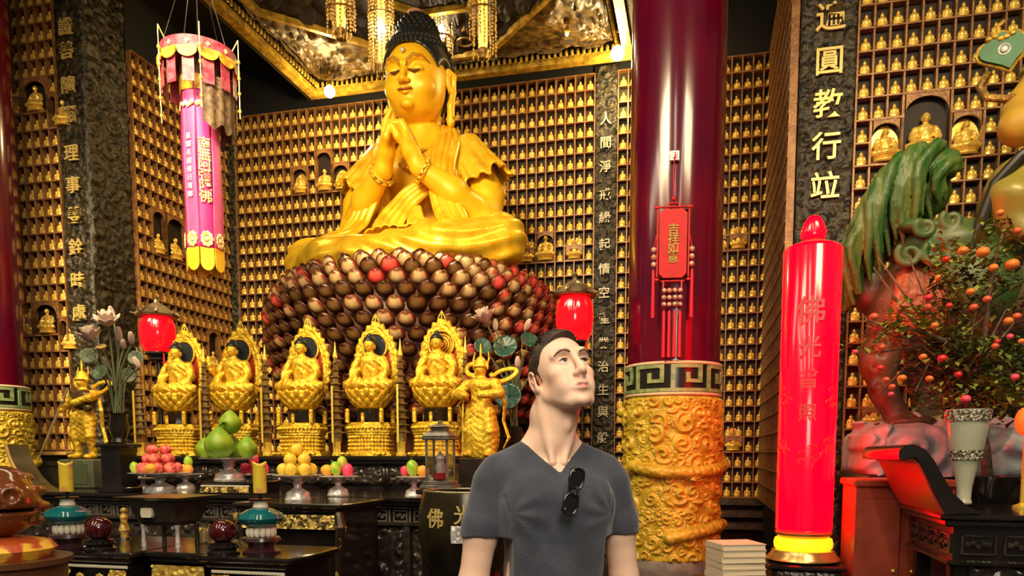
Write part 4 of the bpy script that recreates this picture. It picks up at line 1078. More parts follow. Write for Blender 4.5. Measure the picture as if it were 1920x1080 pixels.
# ================================================================ ALTAR TABLES
gilt_paint = mat('gilt_painting', (.80, .58, .16), .35, .3, (.10, .07, .02), 26, .3, 60, lo=.47, hi=.53)
gilt_full = mat('gilt_scene_panel', (.85, .62, .14), .35, .4, (.55, .34, .05), 22, .6, 50)
pearl = mat('pearl_inlay', (.80, .74, .56), .35)
def lacquer_table(label, u0, u1, v0, v1, ztop, panel='line', legs=True, name='altar_table', drop=.0):
    w_, d_ = u1-u0, v1-v0
    r = thing(name, label, 'table', R((u0+u1)/2, (v0+v1)/2, 0), -A)
    mb = MB(); mb.box((0, 0, ztop-.015), (w_, d_, .03), bev=.008); mb.box((0, 0, ztop-.042), (w_-.04, d_-.04, .025), bev=.006); mb.build('table_top', black_lac, r)
    mb = MB(); mb.box((0, .01, (ztop-.055)/2+drop/2), (w_-.08, d_-.10, ztop-.055-drop)); mb.build('table_body', black_lac, r)
    yf = -d_/2+.035
    if panel in ('line', 'paint'):
        mb = MB(); mb.box((0, yf, ztop-.075), (w_-.10, .008, .014)); 
        for k in range(int((w_-.1)/.018)): mb.ball((-w_/2+.06+k*.018, yf-.005, ztop-.075), .0065, 5, 3)
        mb.build('pearl_border', pearl, r)
        mb = MB(); nx = 60; X, Z = np.meshgrid(np.linspace(-w_/2+.06, w_/2-.06, nx), np.linspace(ztop-.17, ztop-.09, 12))
        for sx in (-1, 1):
            X, Z = np.meshgrid(np.linspace(0, .10, 14)+(-w_/2+.05 if sx < 0 else w_/2-.15), np.linspace(ztop-.17, ztop-.088, 12))
            mb.grid(np.stack([X, yf-.004-.018*scrolls(X, Z, int(w_*100)+sx, 14, .03), Z], -1))
        mb.build('gilt_corner_carving', gilt_full, r)
        for q in (-.12, .10):
            mb = MB()
            for a in range(5): mb.ball((q*w_+.018*math.cos(a*PI/4+.0), yf-.006, ztop-.135+.018*math.sin(a*PI/4)), (.010, .005, .010), 6, 4)
            mb.box((q*w_, yf-.003, ztop-.15), (.05, .006, .006)); mb.build('gilt_flower', gilt_full, r)
    if panel == 'full':
        mb = MB(); X, Z = np.meshgrid(np.linspace(-w_/2+.03, w_/2-.03, 60), np.linspace(ztop-.30, ztop-.065, 40))
        mb.grid(np.stack([X, yf-.01-.012*scrolls(X, Z, 77, 40, .05), Z], -1)); mb.build('gilt_panel', gilt_full, r)
    if panel == 'legs':
        mb = MB(); X, Z = np.meshgrid(np.linspace(-w_/2+.05, w_/2-.05, 80), np.linspace(ztop-.16, ztop-.07, 14))
        H_ = scrolls(X, Z, 9, 70, .035); mb.grid(np.stack([X, yf-.004-.016*H_, Z], -1)); mb.build('gilt_panel', gilt_paint, r)
        for sx in (-1, 1):
            mb = MB(); mb.tube([(sx*(w_/2-.03), yf-.02, ztop-.06), (sx*(w_/2+.0), yf-.05, ztop-.14), (sx*(w_/2-.03), yf-.03, ztop-.3), (sx*(w_/2-.045), yf-.01, ztop-.7), (sx*(w_/2-.02), yf-.03, .05)], [.03, .036, .024, .02, .03], 8)
            mb.build('leg', mat('leg_gilt_black', (.03, .02, .01), .25, .2, (.55, .38, .10), 14, lo=.55, hi=.62), r)
    return r
AV = 4.9
# the long main altar with carved front
al = thing('altar_table', 'long black carved altar table that carries most of the silver fruit stands', 'table', R(-3.56, 5.38, 0), -A)
mb = MB(); mb.box((0, 0, 1.133), (4.32, .96, .03), bev=.008); mb.box((0, 0, 1.103), (4.26, .92, .03), bev=.01); mb.box((0, 0, 1.076), (4.20, .88, .025), bev=.01); mb.build('table_top', black_lac, al)
mb = MB(); mb.box((0, .02, .53), (4.12, .80, 1.06)); mb.build('table_body', black_lac, al)
mb = MB(); mb.box((0, -.40, .955), (4.18, .06, .03), bev=.006); mb.box((0, -.40, .12), (4.18, .08, .12), bev=.01)
for k in range(9): mb.box((-2.06+k*.515, -.395, .53), (.05, .06, .84), bev=.008)
mb.build('frame', carve_black, al)
for k in range(26):
    mb = MB(); x = -1.96+k*.157
    for dx, dz, w_, h_ in ((0, .038, .10, .008), (0, -.038, .10, .008), (-.05, 0, .008, .08), (.05, 0, .008, .08), (.074, 0, .012, .085)): mb.box((x+dx, -.395, 1.01+dz), (w_, .02, h_))
    for q in range(4): mb.ball((x-.025+.017*q, -.385, 1.01+.012*math.sin(q*2.2)), (.016, .012, .013), 6, 4)
    mb.build('frieze_square', mat('frieze_grey_inlay', (.14, .12, .10), .3), al)
for k in range(8):
    mb = MB(); x0 = -2.03+k*.515; carved_face(mb, x0, x0+.455, .20, .93, -.385, 60+k, .035, .011, .09); mb.build('carved_panel', carve_black, al, auto=0)
WA = Wall(-3.56, 4.9, -A); P_o = [WA.hit(px, py) for px, py in ((8, 838), (14, 858), (24, 880), (38, 900), (54, 916), (74, 928))]
mb = MB(); mb.prism([(x, z) for x, z in P_o]+[(x+.018, z+.022) for x, z in P_o[::-1]], .012, .20); mb.move(Matrix.Translation((0, -.48, 0))); mb.build('rolled_end', dado_m, al, auto=50)
mb = MB(); mb.tube([(x+.009, -.474, z+.012) for x, z in P_o], .014, 8); mb.build('gilt_edge', ledge_gold, al)
# raised stand under the pomelos, front tables
def px_u(px, v_): return Wall(0, v_, -A).hit(px, 900)[0]
def dec_box(name, label, cat, u0, u1, v0, v1, z0, z1):
    r = thing(name, label, cat, R((u0+u1)/2, (v0+v1)/2, z0), -A); w_, d_, h_ = u1-u0, v1-v0, z1-z0
    mb = MB(); mb.box((0, 0, h_-.01), (w_, d_, .02), bev=.006); mb.box((0, 0, h_/2-.01), (w_-.03, d_-.03, h_-.02)); mb.build('stand_body', black_lac, r)
    mb = MB(); mb.box((0, -d_/2+.012, h_-.032), (w_-.06, .006, .01)); mb.build('pearl_border', pearl, r)
    mb = MB(); X, Z = np.meshgrid(np.linspace(-w_/2+.03, w_/2-.03, 50), np.linspace(.012, h_-.04, 9)); mb.grid(np.stack([X, -d_/2+.010-.012*scrolls(X, Z, 4, 26, .03), Z], -1)); mb.build('gilt_flowers', gilt_paint, r)
    return r
dec_box('raised_stand', 'low black stand with gilt flowers under the bowl of green pomelos', 'stand', px_u(368, 4.98), px_u(472, 4.98), 4.98, 5.40, 1.148, 1.148+.095)
lacquer_table('black and gilt table with curved gilt legs under the yellow fruit pyramid', px_u(432, 4.15), px_u(640, 4.15), 4.15, 4.80, 1.148, 'legs')
lacquer_table('black lacquer table with pearl edge at the lower left, under the left teal candlestick', px_u(68, 2.95), px_u(238, 2.95), 2.95, 3.60, .99, 'paint')
lacquer_table('small table with a full gilt front panel under the black bronze censer', px_u(240, 2.95)+.003, px_u(362, 2.95), 3.02, 3.58, .99, 'full')
lacquer_table('black lacquer table with pearl edge under the right teal candlestick', px_u(364, 2.95), px_u(540, 2.95), 2.95, 3.42, .99, 'paint')

# ---------------------------------------------------------------- silver stands and fruit
def stand(px, v_, z, rad, h, label):
    u_ = px_u(px, v_); r = thing('fruit_stand', label, 'fruit stand', R(u_, v_, z), -A, 'silver footed fruit stands')
    mb = MB(); s_ = rad/.2
    mb.lathe([(.105*s_, 0), (.108*s_, .012), (.100*s_, .02), (.094*s_, h*.32), (.06*s_, h*.42), (.032*s_, h*.52), (.030*s_, h*.62), (.045*s_, h*.70), (.034*s_, h*.78), (.05*s_, h*.9), (.06*s_, h-.012)], n=28); mb.build('foot', silver, r)
    mb = MB(); mb.lathe([(.001, h-.014), (rad*.6, h-.013), (rad, h-.002), (rad+.004, h+.004), (rad-.005, h+.005), (rad*.6, h-.004), (.001, h-.005)], n=36, cap=False); mb.build('dish', silver, r)
    return R(u_, v_, z+h)
fruit_cache = {}
def fruit_mesh(kind):
    if kind in fruit_cache: return fruit_cache[kind]
    m = MB(); st_ = None
    if kind == 'peach': m.ball((0, 0, 0), (1, 1, .92), 16, 12); mt = mat('peach_skin', (.66, .05, .05), .45, 0, (.86, .24, .16), 1.6, sss=0)
    elif kind == 'apple': m.ball((0, 0, 0), (1, 1, .9), 16, 12); mt = mat('apple_skin', (.62, .03, .04), .3, 0, (.80, .30, .12), 1.4)
    elif kind == 'orange': m.ball((0, 0, 0), (1, 1, .88), 16, 12); mt = mat('orange_skin', (.95, .40, .04), .45, 0, None, bump=.2, bscale=18)
    elif kind == 'yellow': m.ball((0, 0, 0), (1, 1, .97), 16, 12); mt = mat('yellow_pear_skin', (.96, .68, .05), .42, 0, (.90, .60, .06), 2, bump=.1, bscale=14)
    elif kind == 'green': m.ball((0, 0, 0), (.85, .85, 1.15), 16, 12); mt = mat('green_mango_skin', (.22, .52, .03), .35, 0, (.55, .55, .06), 1.3)
    elif kind == 'dragon': m.ball((0, 0, 0), (.9, .9, 1.1), 14, 10); mt = mat('dragonfruit_skin', (.85, .06, .14), .4)
    elif kind == 'pomelo':
        m.ball((0, 0, 0), (1, 1, 1), 24, 18); V = m.V[0]; t = np.clip(V[:, 2], 0, 1); V[:, :2] *= (1-.42*t**2)[:, None]; V[:, 2] += .22*t**2; mt = mat('pomelo_skin', (.14, .28, .010), .42, 0, (.24, .36, .018), 1.1, .15, 22)
    if kind == 'dragon':
        for q in range(12):
            a = q*2.4; z_ = -.7+q*.12; m.lathe([(.16, 0), (.001, .45)], (math.cos(a)*.75, math.sin(a)*.75, z_), 5)
    me = m.mesh(kind, mt); st_me = None
    if kind in ('pomelo', 'green', 'orange', 'apple'):
        q = MB(); z_ = {'pomelo': 1.2, 'green': 1.1, 'orange': .86, 'apple': .84}[kind]; q.tube([(0, 0, z_-.12), (.03, 0, z_+.05), (.06, .02, z_+.22)], .045, 6)
        if kind in ('pomelo', 'green'): q.add([(.05, 0, z_+.05), (.35, -.12, z_+.35), (.62, .05, z_+.30), (.32, .16, z_+.22), (.05, 0, z_+.03), (.35, -.12, z_+.33), (.62, .05, z_+.28), (.32, .16, z_+.20)], np.array([(0, 1, 2, 3), (7, 6, 5, 4), (0, 4, 5, 1), (1, 5, 6, 2), (2, 6, 7, 3), (3, 7, 4, 0)]))
        st_me = q.mesh('stem', mat('stem_leaf_green', (.07, .20, .02), .5))
    fruit_cache[kind] = (me, st_me); return fruit_cache[kind]
def fruit(kind, p, r_, label, group, cat, rot=None):
    me, sm_ = fruit_mesh(kind); nm = {'yellow': 'yellow_pear', 'green': 'green_mango', 'dragon': 'dragonfruit'}.get(kind, kind)
    o = link(nm, me, None, p); o.scale = (r_, r_, r_); o.rotation_euler = rot or (random.uniform(-.25, .25), random.uniform(-.25, .25), random.uniform(0, 6))
    tag(o, label, cat, group)
    if sm_ is not None: link('stem', sm_, o)
    return o
random.seed(4)
def pyramid(c, r_, counts, kind, label, group, cat, R0=None):
    """rings of fruit, each layer resting on the one below"""
    z = r_*.95; L_ = len(counts)
    lay = {1: ['only'], 2: ['bottom', 'top'], 3: ['bottom', 'second', 'top']}[L_]
    dirs = ['right side', 'back right', 'back', 'back left', 'left side', 'front left', 'front', 'front right']
    for li, n_ in enumerate(counts):
        R_ = 0 if n_ == 1 else r_*1.03/math.sin(PI/n_) if n_ > 2 else r_*1.02
        items = n_
        for q in range(items):
            a = 2*PI*(q+.5*(li % 2))/n_+.3; fruit(kind, c+Vector((math.cos(a)*R_, math.sin(a)*R_, z)), r_, '%s, %s layer, %s' % (label, lay[li], dirs[int(round(a/(PI/4))) % 8]) if n_ > 1 else label+', at the very top', group, cat)
        if n_ >= 6: fruit(kind, c+Vector((0, 0, z)), r_, label+', hidden core of the bottom layer', group, cat)
        z += r_*1.50
ZT = 1.148
c = stand(300, 5.02, ZT, .225, .155, 'wide silver stand piled with red peaches, at the left behind the bronze censer')
pyramid(c, .046, (8, 5, 2), 'peach', 'red peach of the leftmost pile', 'peaches on the left stand', 'fruit')
for q, (k_, dx, dy, n_, c_) in enumerate((('green', -.185, -.02, 'yellow-green mango at the left rim of the peach stand', 'fruit'), ('orange', .02, -.185, 'single orange in front of the red peach pile', 'fruit'))):
    fruit(k_, c+Vector((dx, dy, .042)), .042, n_, None, c_)
c = stand(348, 5.56, ZT, .15, .13, 'smaller silver stand with orange and green fruit between peaches and pomelos')
for k_, dx, dy, dz, l_ in (('orange', .05, -.06, 0, 'orange at the front of the small stand left of the pomelos'), ('green', .02, .02, .06, 'small green mango on top of the mixed stand left of the pomelos'), ('apple', -.05, -.05, 0, 'red apple beside the orange on the small mixed stand'), ('yellow', -.02, .05, .0, 'yellow pear at the back of the small mixed stand')):
    fruit(k_, c+Vector((dx, dy, .046+dz)), .045, l_, None, 'fruit')
c = stand(430, 5.10, ZT+.095, .215, .175, 'tall silver stand that holds the pile of green pomelos')
for i, (dx, dy, dz, r_, l_) in enumerate(((-.03, -.10, 0, .11, 'largest green pomelo at the front centre of the pile'), (.145, .0, 0, .08, 'green pomelo at the right side of the pile'), (-.19, .03, 0, .075, 'green pomelo at the left side of the pile, mostly hidden'),
                                        (.0, .11, 0, .08, 'green pomelo at the back of the pile'), (.02, -.0, .187, .085, 'topmost green pomelo with a leafy stem'))):
    fruit('pomelo', c+Vector((dx, dy, r_*.98+dz)), r_, l_, 'green pomelos', 'fruit', (0, 0, i))
c = stand(482, 5.45, ZT, .16, .135, 'silver stand with red fruit half hidden behind the right yellow candle')
for dx, dy, dz, l_ in ((-.08, -.05, 0, 'leftmost dragonfruit on the stand behind the yellow candle'), (.0, -.09, 0, 'front dragonfruit on the stand behind the yellow candle'), (.07, -.03, .0, 'right dragonfruit on the stand behind the yellow candle'), (-.02, .0, .07, 'top dragonfruit on the stand behind the yellow candle')):
    fruit('dragon', c+Vector((dx, dy, .05+dz)), .043, l_, None, 'fruit')
c = stand(558, 4.42, ZT, .158, .165, 'silver stand with the pyramid of yellow pears on the gilt-legged table')
pyramid(c, .0425, (6, 4, 1), 'yellow', 'yellow pear of the pyramid', 'yellow pears in the pyramid', 'fruit')
c = stand(634, 5.0, ZT, .148, .14, 'silver stand with an orange, a mango and a dragonfruit, right of the yellow pyramid')
for k_, dx, dy, dz, l_ in (('orange', -.075, -.02, 0, 'orange at the left of the stand right of the yellow pyramid'), ('green', -.005, -.05, .012, 'green mango between orange and dragonfruit on the stand right of the yellow pyramid'), ('dragon', .075, -.02, 0, 'red dragonfruit on the stand right of the yellow pyramid'), ('green', .02, .05, .05, 'green mango at the back of the stand right of the yellow pyramid')):
    fruit(k_, c+Vector((dx, dy, .048+dz)), .046, l_, None, 'fruit')
c = stand(776, 5.0, ZT, .122, .14, 'small silver stand just left of the glass lantern')
for k_, dx, dy, dz, r_, l_ in (('dragon', -.065, .0, 0, .034, 'small dragonfruit at the left of the stand beside the glass lantern'), ('green', -.005, -.03, .02, .052, 'large green mango on the stand beside the glass lantern'), ('orange', .065, -.02, 0, .045, 'orange touching the glass lantern side of the stand')):
    fruit(k_, c+Vector((dx, dy, .045+dz)), r_, l_, None, 'fruit')
c = stand(268, 5.35, ZT, .10, .10, 'small empty-looking silver stand behind the peach pile')

# ---------------------------------------------------------------- candlesticks, candles, wooden fish, censer, bowl, lantern
teal = mat('teal_porcelain', (.005, .16, .17), .10, 0, (.01, .10, .11), 5, coat=.6)
dark_red = mat('dark_red_lacquer', (.075, .005, .008), .10, 0, (.035, .003, .005), 4, coat=.6)
plum = mat('plum_wood_base', (.06, .022, .026), .25, 0, (.035, .012, .014), 8, coat=.3)
candle_y = mat('yellow_wax', (.90, .66, .05), .45, 0, (.80, .35, .10), 18, lo=.55, hi=.62)
def candlestick(px, v_, lab1, lab2):
    p = R(px_u(px, v_), v_, .99); r = thing('candlestick', lab1, 'candlestick', p, -A, 'teal porcelain candlesticks')
    mb = MB(); mb.lathe([(.085, 0), (.088, .01), (.075, .018), (.06, .03), (.065, .045), (.09, .06), (.085, .075), (.045, .085)], n=28); mb.build('base', plum, r)
    mb = MB()
    for q in range(14):
        a = q*2*PI/14; mb.ball((math.cos(a)*.058, math.sin(a)*.058, .10), (.014, .014, .024), 7, 5)
    mb.lathe([(.05, .08), (.055, .10), (.035, .125)], n=20); mb.build('lotus_collar', pearl, r)
    mb = MB(); mb.lathe([(.03, .118), (.06, .128), (.094, .145), (.106, .166), (.098, .186), (.06, .206), (.035, .214)], n=36); mb.build('body', teal, r)
    mb = MB(); mb.lathe([(.032, .21), (.036, .218), (.030, .236), (.034, .245)], n=20); mb.build('neck', pearl, r)
    mb = MB(); mb.lathe([(.02, .243), (.05, .250), (.052, .256), (.02, .256)], n=24); mb.lathe([(.008, .255), (.008, .285)], n=8); mb.build('drip_pan', black_lac, r)
    c_ = thing('pillar_candle', lab2, 'candle', p+Vector((0, 0, .283)), -A, 'yellow pillar candles')
    mb = MB(); mb.lathe([(.030, 0), (.031, .005), (.031, .125), (.034, .135), (.030, .142), (.024, .134), (.001, .130)], n=22); V = mb.V[0]; V[:, 2] += .008*np.sin(np.arctan2(V[:, 1], V[:, 0])*2)*(V[:, 2] > .12); mb.build('wax', candle_y, c_)
    mb = MB(); mb.tube([(0, 0, .128), (.002, 0, .142)], .0016, 5); mb.build('wick', black_lac, c_)
candlestick(124, 3.02, 'teal porcelain candlestick at the lower left, beside the redder lacquer ball', 'yellow pillar candle on the left teal candlestick')
candlestick(487, 3.12, 'teal porcelain candlestick in front of the pomelo and pear stands', 'yellow pillar candle on the right teal candlestick')
def fishball(px, v_, lab):
    p = R(px_u(px, v_), v_, .99); r = thing('lacquer_ball', lab, 'ornament', p, -A, 'dark red lacquer balls on carved stands')
    mb = MB(); mb.lathe([(.072, 0), (.075, .01), (.06, .02), (.05, .03), (.062, .04), (.064, .05), (.045, .056)], n=24)
    for q in range(16): a = q*2*PI/16; mb.ball((math.cos(a)*.06, math.sin(a)*.06, .034), (.012, .012, .010), 6, 4)
    mb.build('carved_base', black_lac, r)
    mb = MB(); mb.ball((0, 0, .105), (.064, .064, .056), 28, 18); mb.build('ball', dark_red, r)
    mb = MB(); mb.lathe([(.010, .158), (.008, .166), (.011, .172), (.001, .178)], n=12); mb.build('knob', plum, r)
fishball(181, 3.02, 'wine red lacquer ball on a black base right of the left teal candlestick')
fishball(415, 3.05, 'nearly black lacquer ball on a base left of the right teal candlestick')
bronze = mat('black_bronze', (.040, .036, .026), .30, .4, (.075, .065, .045), 7)
p = R(px_u(316, 3.28), 3.28, .99); r = thing('incense_censer', 'square black bronze incense censer with a gilt plaque in front of the peach stand', 'censer', p, -A)
def frus(mb, z0, z1, a0, b0, a1, b1):
    V = [(-a0, -b0, z0), (a0, -b0, z0), (a0, b0, z0), (-a0, b0, z0), (-a1, -b1, z1), (a1, -b1, z1), (a1, b1, z1), (-a1, b1, z1)]
    mb.add(V, np.array([(3, 2, 1, 0), (4, 5, 6, 7), (0, 1, 5, 4), (1, 2, 6, 5), (2, 3, 7, 6), (3, 0, 4, 7)]))
mb = MB(); frus(mb, .105, .125, .09, .08, .10, .09); frus(mb, .125, .235, .11, .10, .142, .13)
for y_ in (-1, 1):
    pass
mb.build('vessel', bronze, r, smooth=False)
mb = MB(); frus(mb, .235, .252, .155, .145, .19, .175)
mb.build('rim', mat('bronze_rim', (.20, .17, .10), .3, .6), r, smooth=False)
for x_ in (-1, 1):
    for y_ in (-1, 1):
        mb = MB(); mb.lathe([(.013, 0), (.011, .02), (.010, .09), (.015, .11)], (x_*.10, y_*.075, 0), 12); mb.build('leg', silver if y_ < 0 else bronze, r)
mb = MB(); mb.prism([(-.032, .160), (-.026, .150), (.026, .150), (.032, .160), (.032, .188), (.026, .198), (-.026, .198), (-.032, .188)], -.130, -.108)
o = mb.build('gilt_plaque', pearl, r); o.location = (-.035, 0, 0)
p = R(px_u(229, 3.45), 3.45, .99)
r = thing('gilt_figurine', 'tiny pale gilt figurine left of the bronze censer', 'figurine', p, -A)
mb = MB(); mb.lathe([(.022, 0), (.02, .03), (.03, .05), (.016, .09), (.022, .12), (.012, .14)], n=12); mb.ball((0, 0, .155), .018, 10, 8); mb.tube([(0, -.01, .10), (.04, -.03, .09)], .008, 6); mb.build('figure', gilt_full, r)
mb = MB(); mb.lathe([(.035, -.0), (.03, .01)], n=12); mb.build('foot', black_lac, r)
for k, (px, v_, lb) in enumerate(((348, 3.40, 'small clear glass jar right of the bronze censer'),)):
    r = thing('glass_jar', lb, 'jar', R(px_u(px+30, v_), v_, .99), -A)
    glass = mat('clear_glass', (1, 1, 1), .03, 0, trans=1.0, ior=1.45)
    mb = MB(); mb.lathe([(.001, .004), (.04, .004), (.045, .03), (.04, .09), (.03, .10), (.034, .11), (.030, .11), (.026, .10), (.036, .088), (.041, .03), (.036, .008), (.001, .008)], n=24); mb.build('jar_body', glass, r)
    mb = MB(); mb.lathe([(.034, .0), (.037, .03), (.036, .05), (.001, .05)], (0, 0, .009), 20); mb.build('amber_fill', mat('amber_fill', (.45, .28, .08), .4), r)

# big black singing bowl with gilt characters
q_ = at(872, 920, 3.6); r = thing('singing_bowl', 'large black metal temple bowl with gilt characters beside the man', 'bowl', (q_.x, q_.y, 0))
zr = q_.z
mb = MB(); pr_ = [(.10, -.44), (.16, -.42), (.205, -.33), (.228, -.20), (.228, -.12), (.212, -.04), (.200, 0), (.192, 0), (.205, -.05), (.220, -.13), (.215, -.2), (.19, -.33), (.12, -.41), (.001, -.415)]
mb.lathe([(a, b+zr) for a, b in pr_], n=64, cap=False); mb.build('bowl_body', mat('black_bowl_metal', (.016, .013, .008), .22, .5, (.050, .038, .014), 3), r)
mb = MB(); a = np.linspace(0, 2*PI, 49)[:-1]; mb.tube([(math.cos(x)*.197, math.sin(x)*.197, zr) for x in a], .006, 8, closed=True); mb.build('rim', mat('bowl_rim', (.30, .25, .15), .3, .6), r)
for ang, ch, sz, dz in ((-33, '佛', .095, -.125), (2, '光', .095, -.105)):
    t_ = math.radians(ang); o = letters('character', ch, sz, .004, gold_letter, r, (math.sin(t_)*.229, -math.cos(t_)*.229, zr+dz), t_)
mb = MB(); t_ = math.radians(0); S, Z = np.meshgrid(np.linspace(-.22, .22, 30), np.linspace(-.23, -.15, 18)); Hh = scrolls(S, Z, 3, 20, .04)
mb.slab(np.stack([np.sin(S)*(.229+.008*Hh), -np.cos(S)*(.229+.008*Hh), Z+zr-.0], -1), .006); mb.build('silver_relief', silver, r, auto=0)
mb = MB(); mb.lathe([(.30, 0), (.30, .06), (.22, .10), (.22, zr-.56), (.26, zr-.50), (.24, zr-.45), (.16, zr-.43)], n=32); mb.build('drum_stand', black_lac, r)
# glass lantern on its own black side stand
q_ = at(826, 916, 4.35); u_ = q_.x*CA-q_.y*SA; v_ = q_.x*SA+q_.y*CA
r = thing('side_stand', 'plain black stand under the glass lantern, mostly hidden by the temple bowl', 'stand', (q_.x+.12, q_.y, 0), -A)
mb = MB(); mb.box((0, 0, q_.z-.015), (.46, .28, .03), bev=.006); mb.box((0, 0, (q_.z-.03)/2), (.40, .24, q_.z-.03)); mb.build('stand_body', black_lac, r)
r = thing('glass_lantern', 'grey metal framed glass lantern with a red candle cup inside', 'lantern', q_, -A)
lm = mat('grey_lantern_metal', (.30, .27, .23), .35, .6, (.18, .16, .13), 20)
mb = MB(); mb.box((0, 0, .012), (.19, .19, .024), bev=.004); mb.box((0, 0, .035), (.165, .165, .022), bev=.004); mb.build('base', lm, r)
mb = MB()
for x_ in (-1, 1):
    for y_ in (-1, 1): mb.box((x_*.062, y_*.062, .165), (.012, .012, .24))
mb.build('frame_post', lm, r)
mb = MB(); mb.box((0, 0, .292), (.165, .165, .022), bev=.004); frus(mb, .303, .335, .085, .085, .05, .05); mb.box((0, 0, .345), (.085, .085, .02), bev=.004); frus(mb, .355, .375, .06, .06, .02, .02); mb.lathe([(.012, .375), (.016, .385), (.001, .395)], n=10); mb.build('roof', lm, r)
for x_, y_, w_, d_ in ((0, -.062, .112, .003), (0, .062, .112, .003), (-.062, 0, .003, .112), (.062, 0, .003, .112)):
    mb = MB(); mb.box((x_, y_, .165), (w_, d_, .235)); mb.build('pane', glass, r)
cup = thing('candle_cup', 'red candle cup with a pale flame-shaped top inside the glass lantern', 'candle', q_+Vector((0, 0, .046)), 0)
mb = MB(); mb.lathe([(.02, 0), (.036, .01), (.040, .045), (.034, .045), (.001, .04)], n=20); mb.build('cup', mat('red_glass_cup', (.55, .01, .015), .15), cup)
mb = MB(); mb.lathe([(.025, .045), (.032, .07), (.022, .11), (.028, .13), (.012, .16), (.001, .175)], n=16); mb.build('crystal_top', silver, cup)
mb = MB(); mb.lathe([(.012, -.0), (.014, .0)], n=8)

# big wooden fish at the left edge
q_ = at(-8, 945, 2.75); brown_gloss = mat('glossy_brown_wood', (.20, .055, .012), .14, 0, (.11, .03, .008), 3, coat=.5)
r = thing('wooden_fish', 'big glossy brown wooden fish drum cut off by the left edge of the photo', 'instrument', (q_.x, q_.y, 0), .2)
zc = q_.z
v = Vol((-.19, -.19, zc-.17), (.19, .19, zc+.16), .008); v.ell((0, 0, zc), (.145, .14, .125), .01); v.ell((0, .03, zc+.09), (.09, .08, .05), .03)
v.box((0, -.10, zc-.02), (.16, .10, .006), k=.006, cut=True)
for g in (-1, 1): v.ell((g*.09, -.10, zc+.03), (.042, .042, .042), .01); v.ell((g*.105, -.125, zc+.035), (.024, .024, .024), .004, cut=True)
for q in range(7): v.ell((.14*math.cos(q*.5-.6), .05, zc+.12*math.sin(q*.5-.6)), (.02, .05, .02), .006)
V, Fc = v.mesh(1); mb = MB(); mb.add(V, Fc); mb.build('fish_body', brown_gloss, r, auto=0)
mb = MB(); mb.lathe([(.0001, zc-.118), (.10, zc-.125), (.17, zc-.14), (.19, zc-.165), (.17, zc-.20), (.02, zc-.20)], n=36); mb.build('cushion', mat('orange_brocade', (.48, .08, .02), .4, 0, (.85, .50, .05), 9, .2, 40, lo=.52, hi=.58), r)
mb = MB(); mb.lathe([(.22, 0), (.22, zc-.23), (.24, zc-.22), (.24, zc-.20), (.01, zc-.20)], n=32); mb.build('drum_stand', mat('brown_stand_wood', (.10, .04, .015), .3), r)
# ================================================================ RIGHT SIDE: CANDLE, TABLE, LION, FRUIT TREE
red_glow = mat('glowing_red_plastic', (.35, .0, .005), .16, 0, emit=(1.0, .0, .0025), es=8, coat=.25)
amber_glow = mat('glowing_amber_ring', (1, .45, .02), .3, emit=(1.0, .42, .006), es=1.5)
q_ = at(1505, 1035, 5.2); r = thing('giant_candle', 'huge glowing red electric candle with gilt characters standing right of the red column', 'candle', (q_.x, q_.y, 0), math.atan2(-q_.x, q_.y))
z0, z1 = zat(994, 5.2), zat(462, 5.2); rc = .186
mb = MB(); mb.lathe([(rc-.01, z0), (rc, z0+.01), (rc+.002, z1-.03), (rc-.01, z1-.012), (rc-.035, z1)], n=72); mb.build('wax_tube', red_glow, r)
mb = MB(); mb.lathe([(rc-.015, z1-.012), (rc-.06, z1+.012), (.08, z1+.024), (.03, z1+.030)], n=48); mb.build('top_cap', gold_trim, r)
v = Vol((-.14, -.10, z1), (.14, .10, z1+.26), .006); v.ell((0, 0, z1+.085), (.082, .06, .085), .01); v.ell((0, 0, z1+.155), (.05, .04, .05), .04)
V, Fc = v.mesh(1); mb = MB(); mb.add(V, Fc); mb.build('flame', red_glow, r)
zb = z0-.215
mb = MB(); mb.lathe([(rc-.02, z0), (rc+.004, z0-.01), (rc-.004, z0-.03), (rc-.02, z0-.045)], n=64); mb.lathe([(rc+.02, z0-.135), (rc+.03, z0-.16), (rc+.055, z0-.185), (rc+.06, z0-.20), (rc+.03, z0-.215)], n=64); mb.build('gilt_base', mat('candle_base_brass', (.55, .36, .12), .25, .7), r)
mb = MB(); mb.lathe([(rc-.02, z0-.045), (rc+.002, z0-.055), (rc+.010, z0-.085), (rc+.006, z0-.118), (rc-.01, z0-.135)], n=64); mb.build('amber_ring', amber_glow, r)
chm = mat('candle_gilt_print', (.22, .02, .015), .3, .1, emit=(1, .06, .02), es=.28)
for i, (c_, py) in enumerate(zip('佛光普照', (583, 652, 712, 775))):
    letters('character', c_, (.19, .15, .135, .12)[i], .003, chm, r, (0, -rc-.004, zat(py, 5.0)))
mb = MB()                            # faint printed clouds round the tube
for (a0, zc_, sd) in ((-.9, zat(845, 5.05), 3), (.0, zat(850, 5.05), 4), (.75, zat(835, 5.05), 6), (-.95, zat(740, 5.05), 8), (.9, zat(745, 5.05), 9)):
    rng = random.Random(sd)
    for q in range(7):
        th = a0+rng.uniform(-.25, .25); zz = zc_+rng.uniform(-.06, .06); rr = rng.uniform(.015, .035)
        mb.tube([(math.sin(th+rr*math.cos(b)/rc)*(rc+.002), -math.cos(th+rr*math.cos(b)/rc)*(rc+.002), zz+rr*math.sin(b)*.6) for b in np.linspace(0, 4.2, 9)], .0028, 5)
mb.build('printed_clouds', chm, r)
t = thing('candle_pedestal', 'black carved pedestal under the giant red candle', 'pedestal', (q_.x, q_.y, 0), -A)
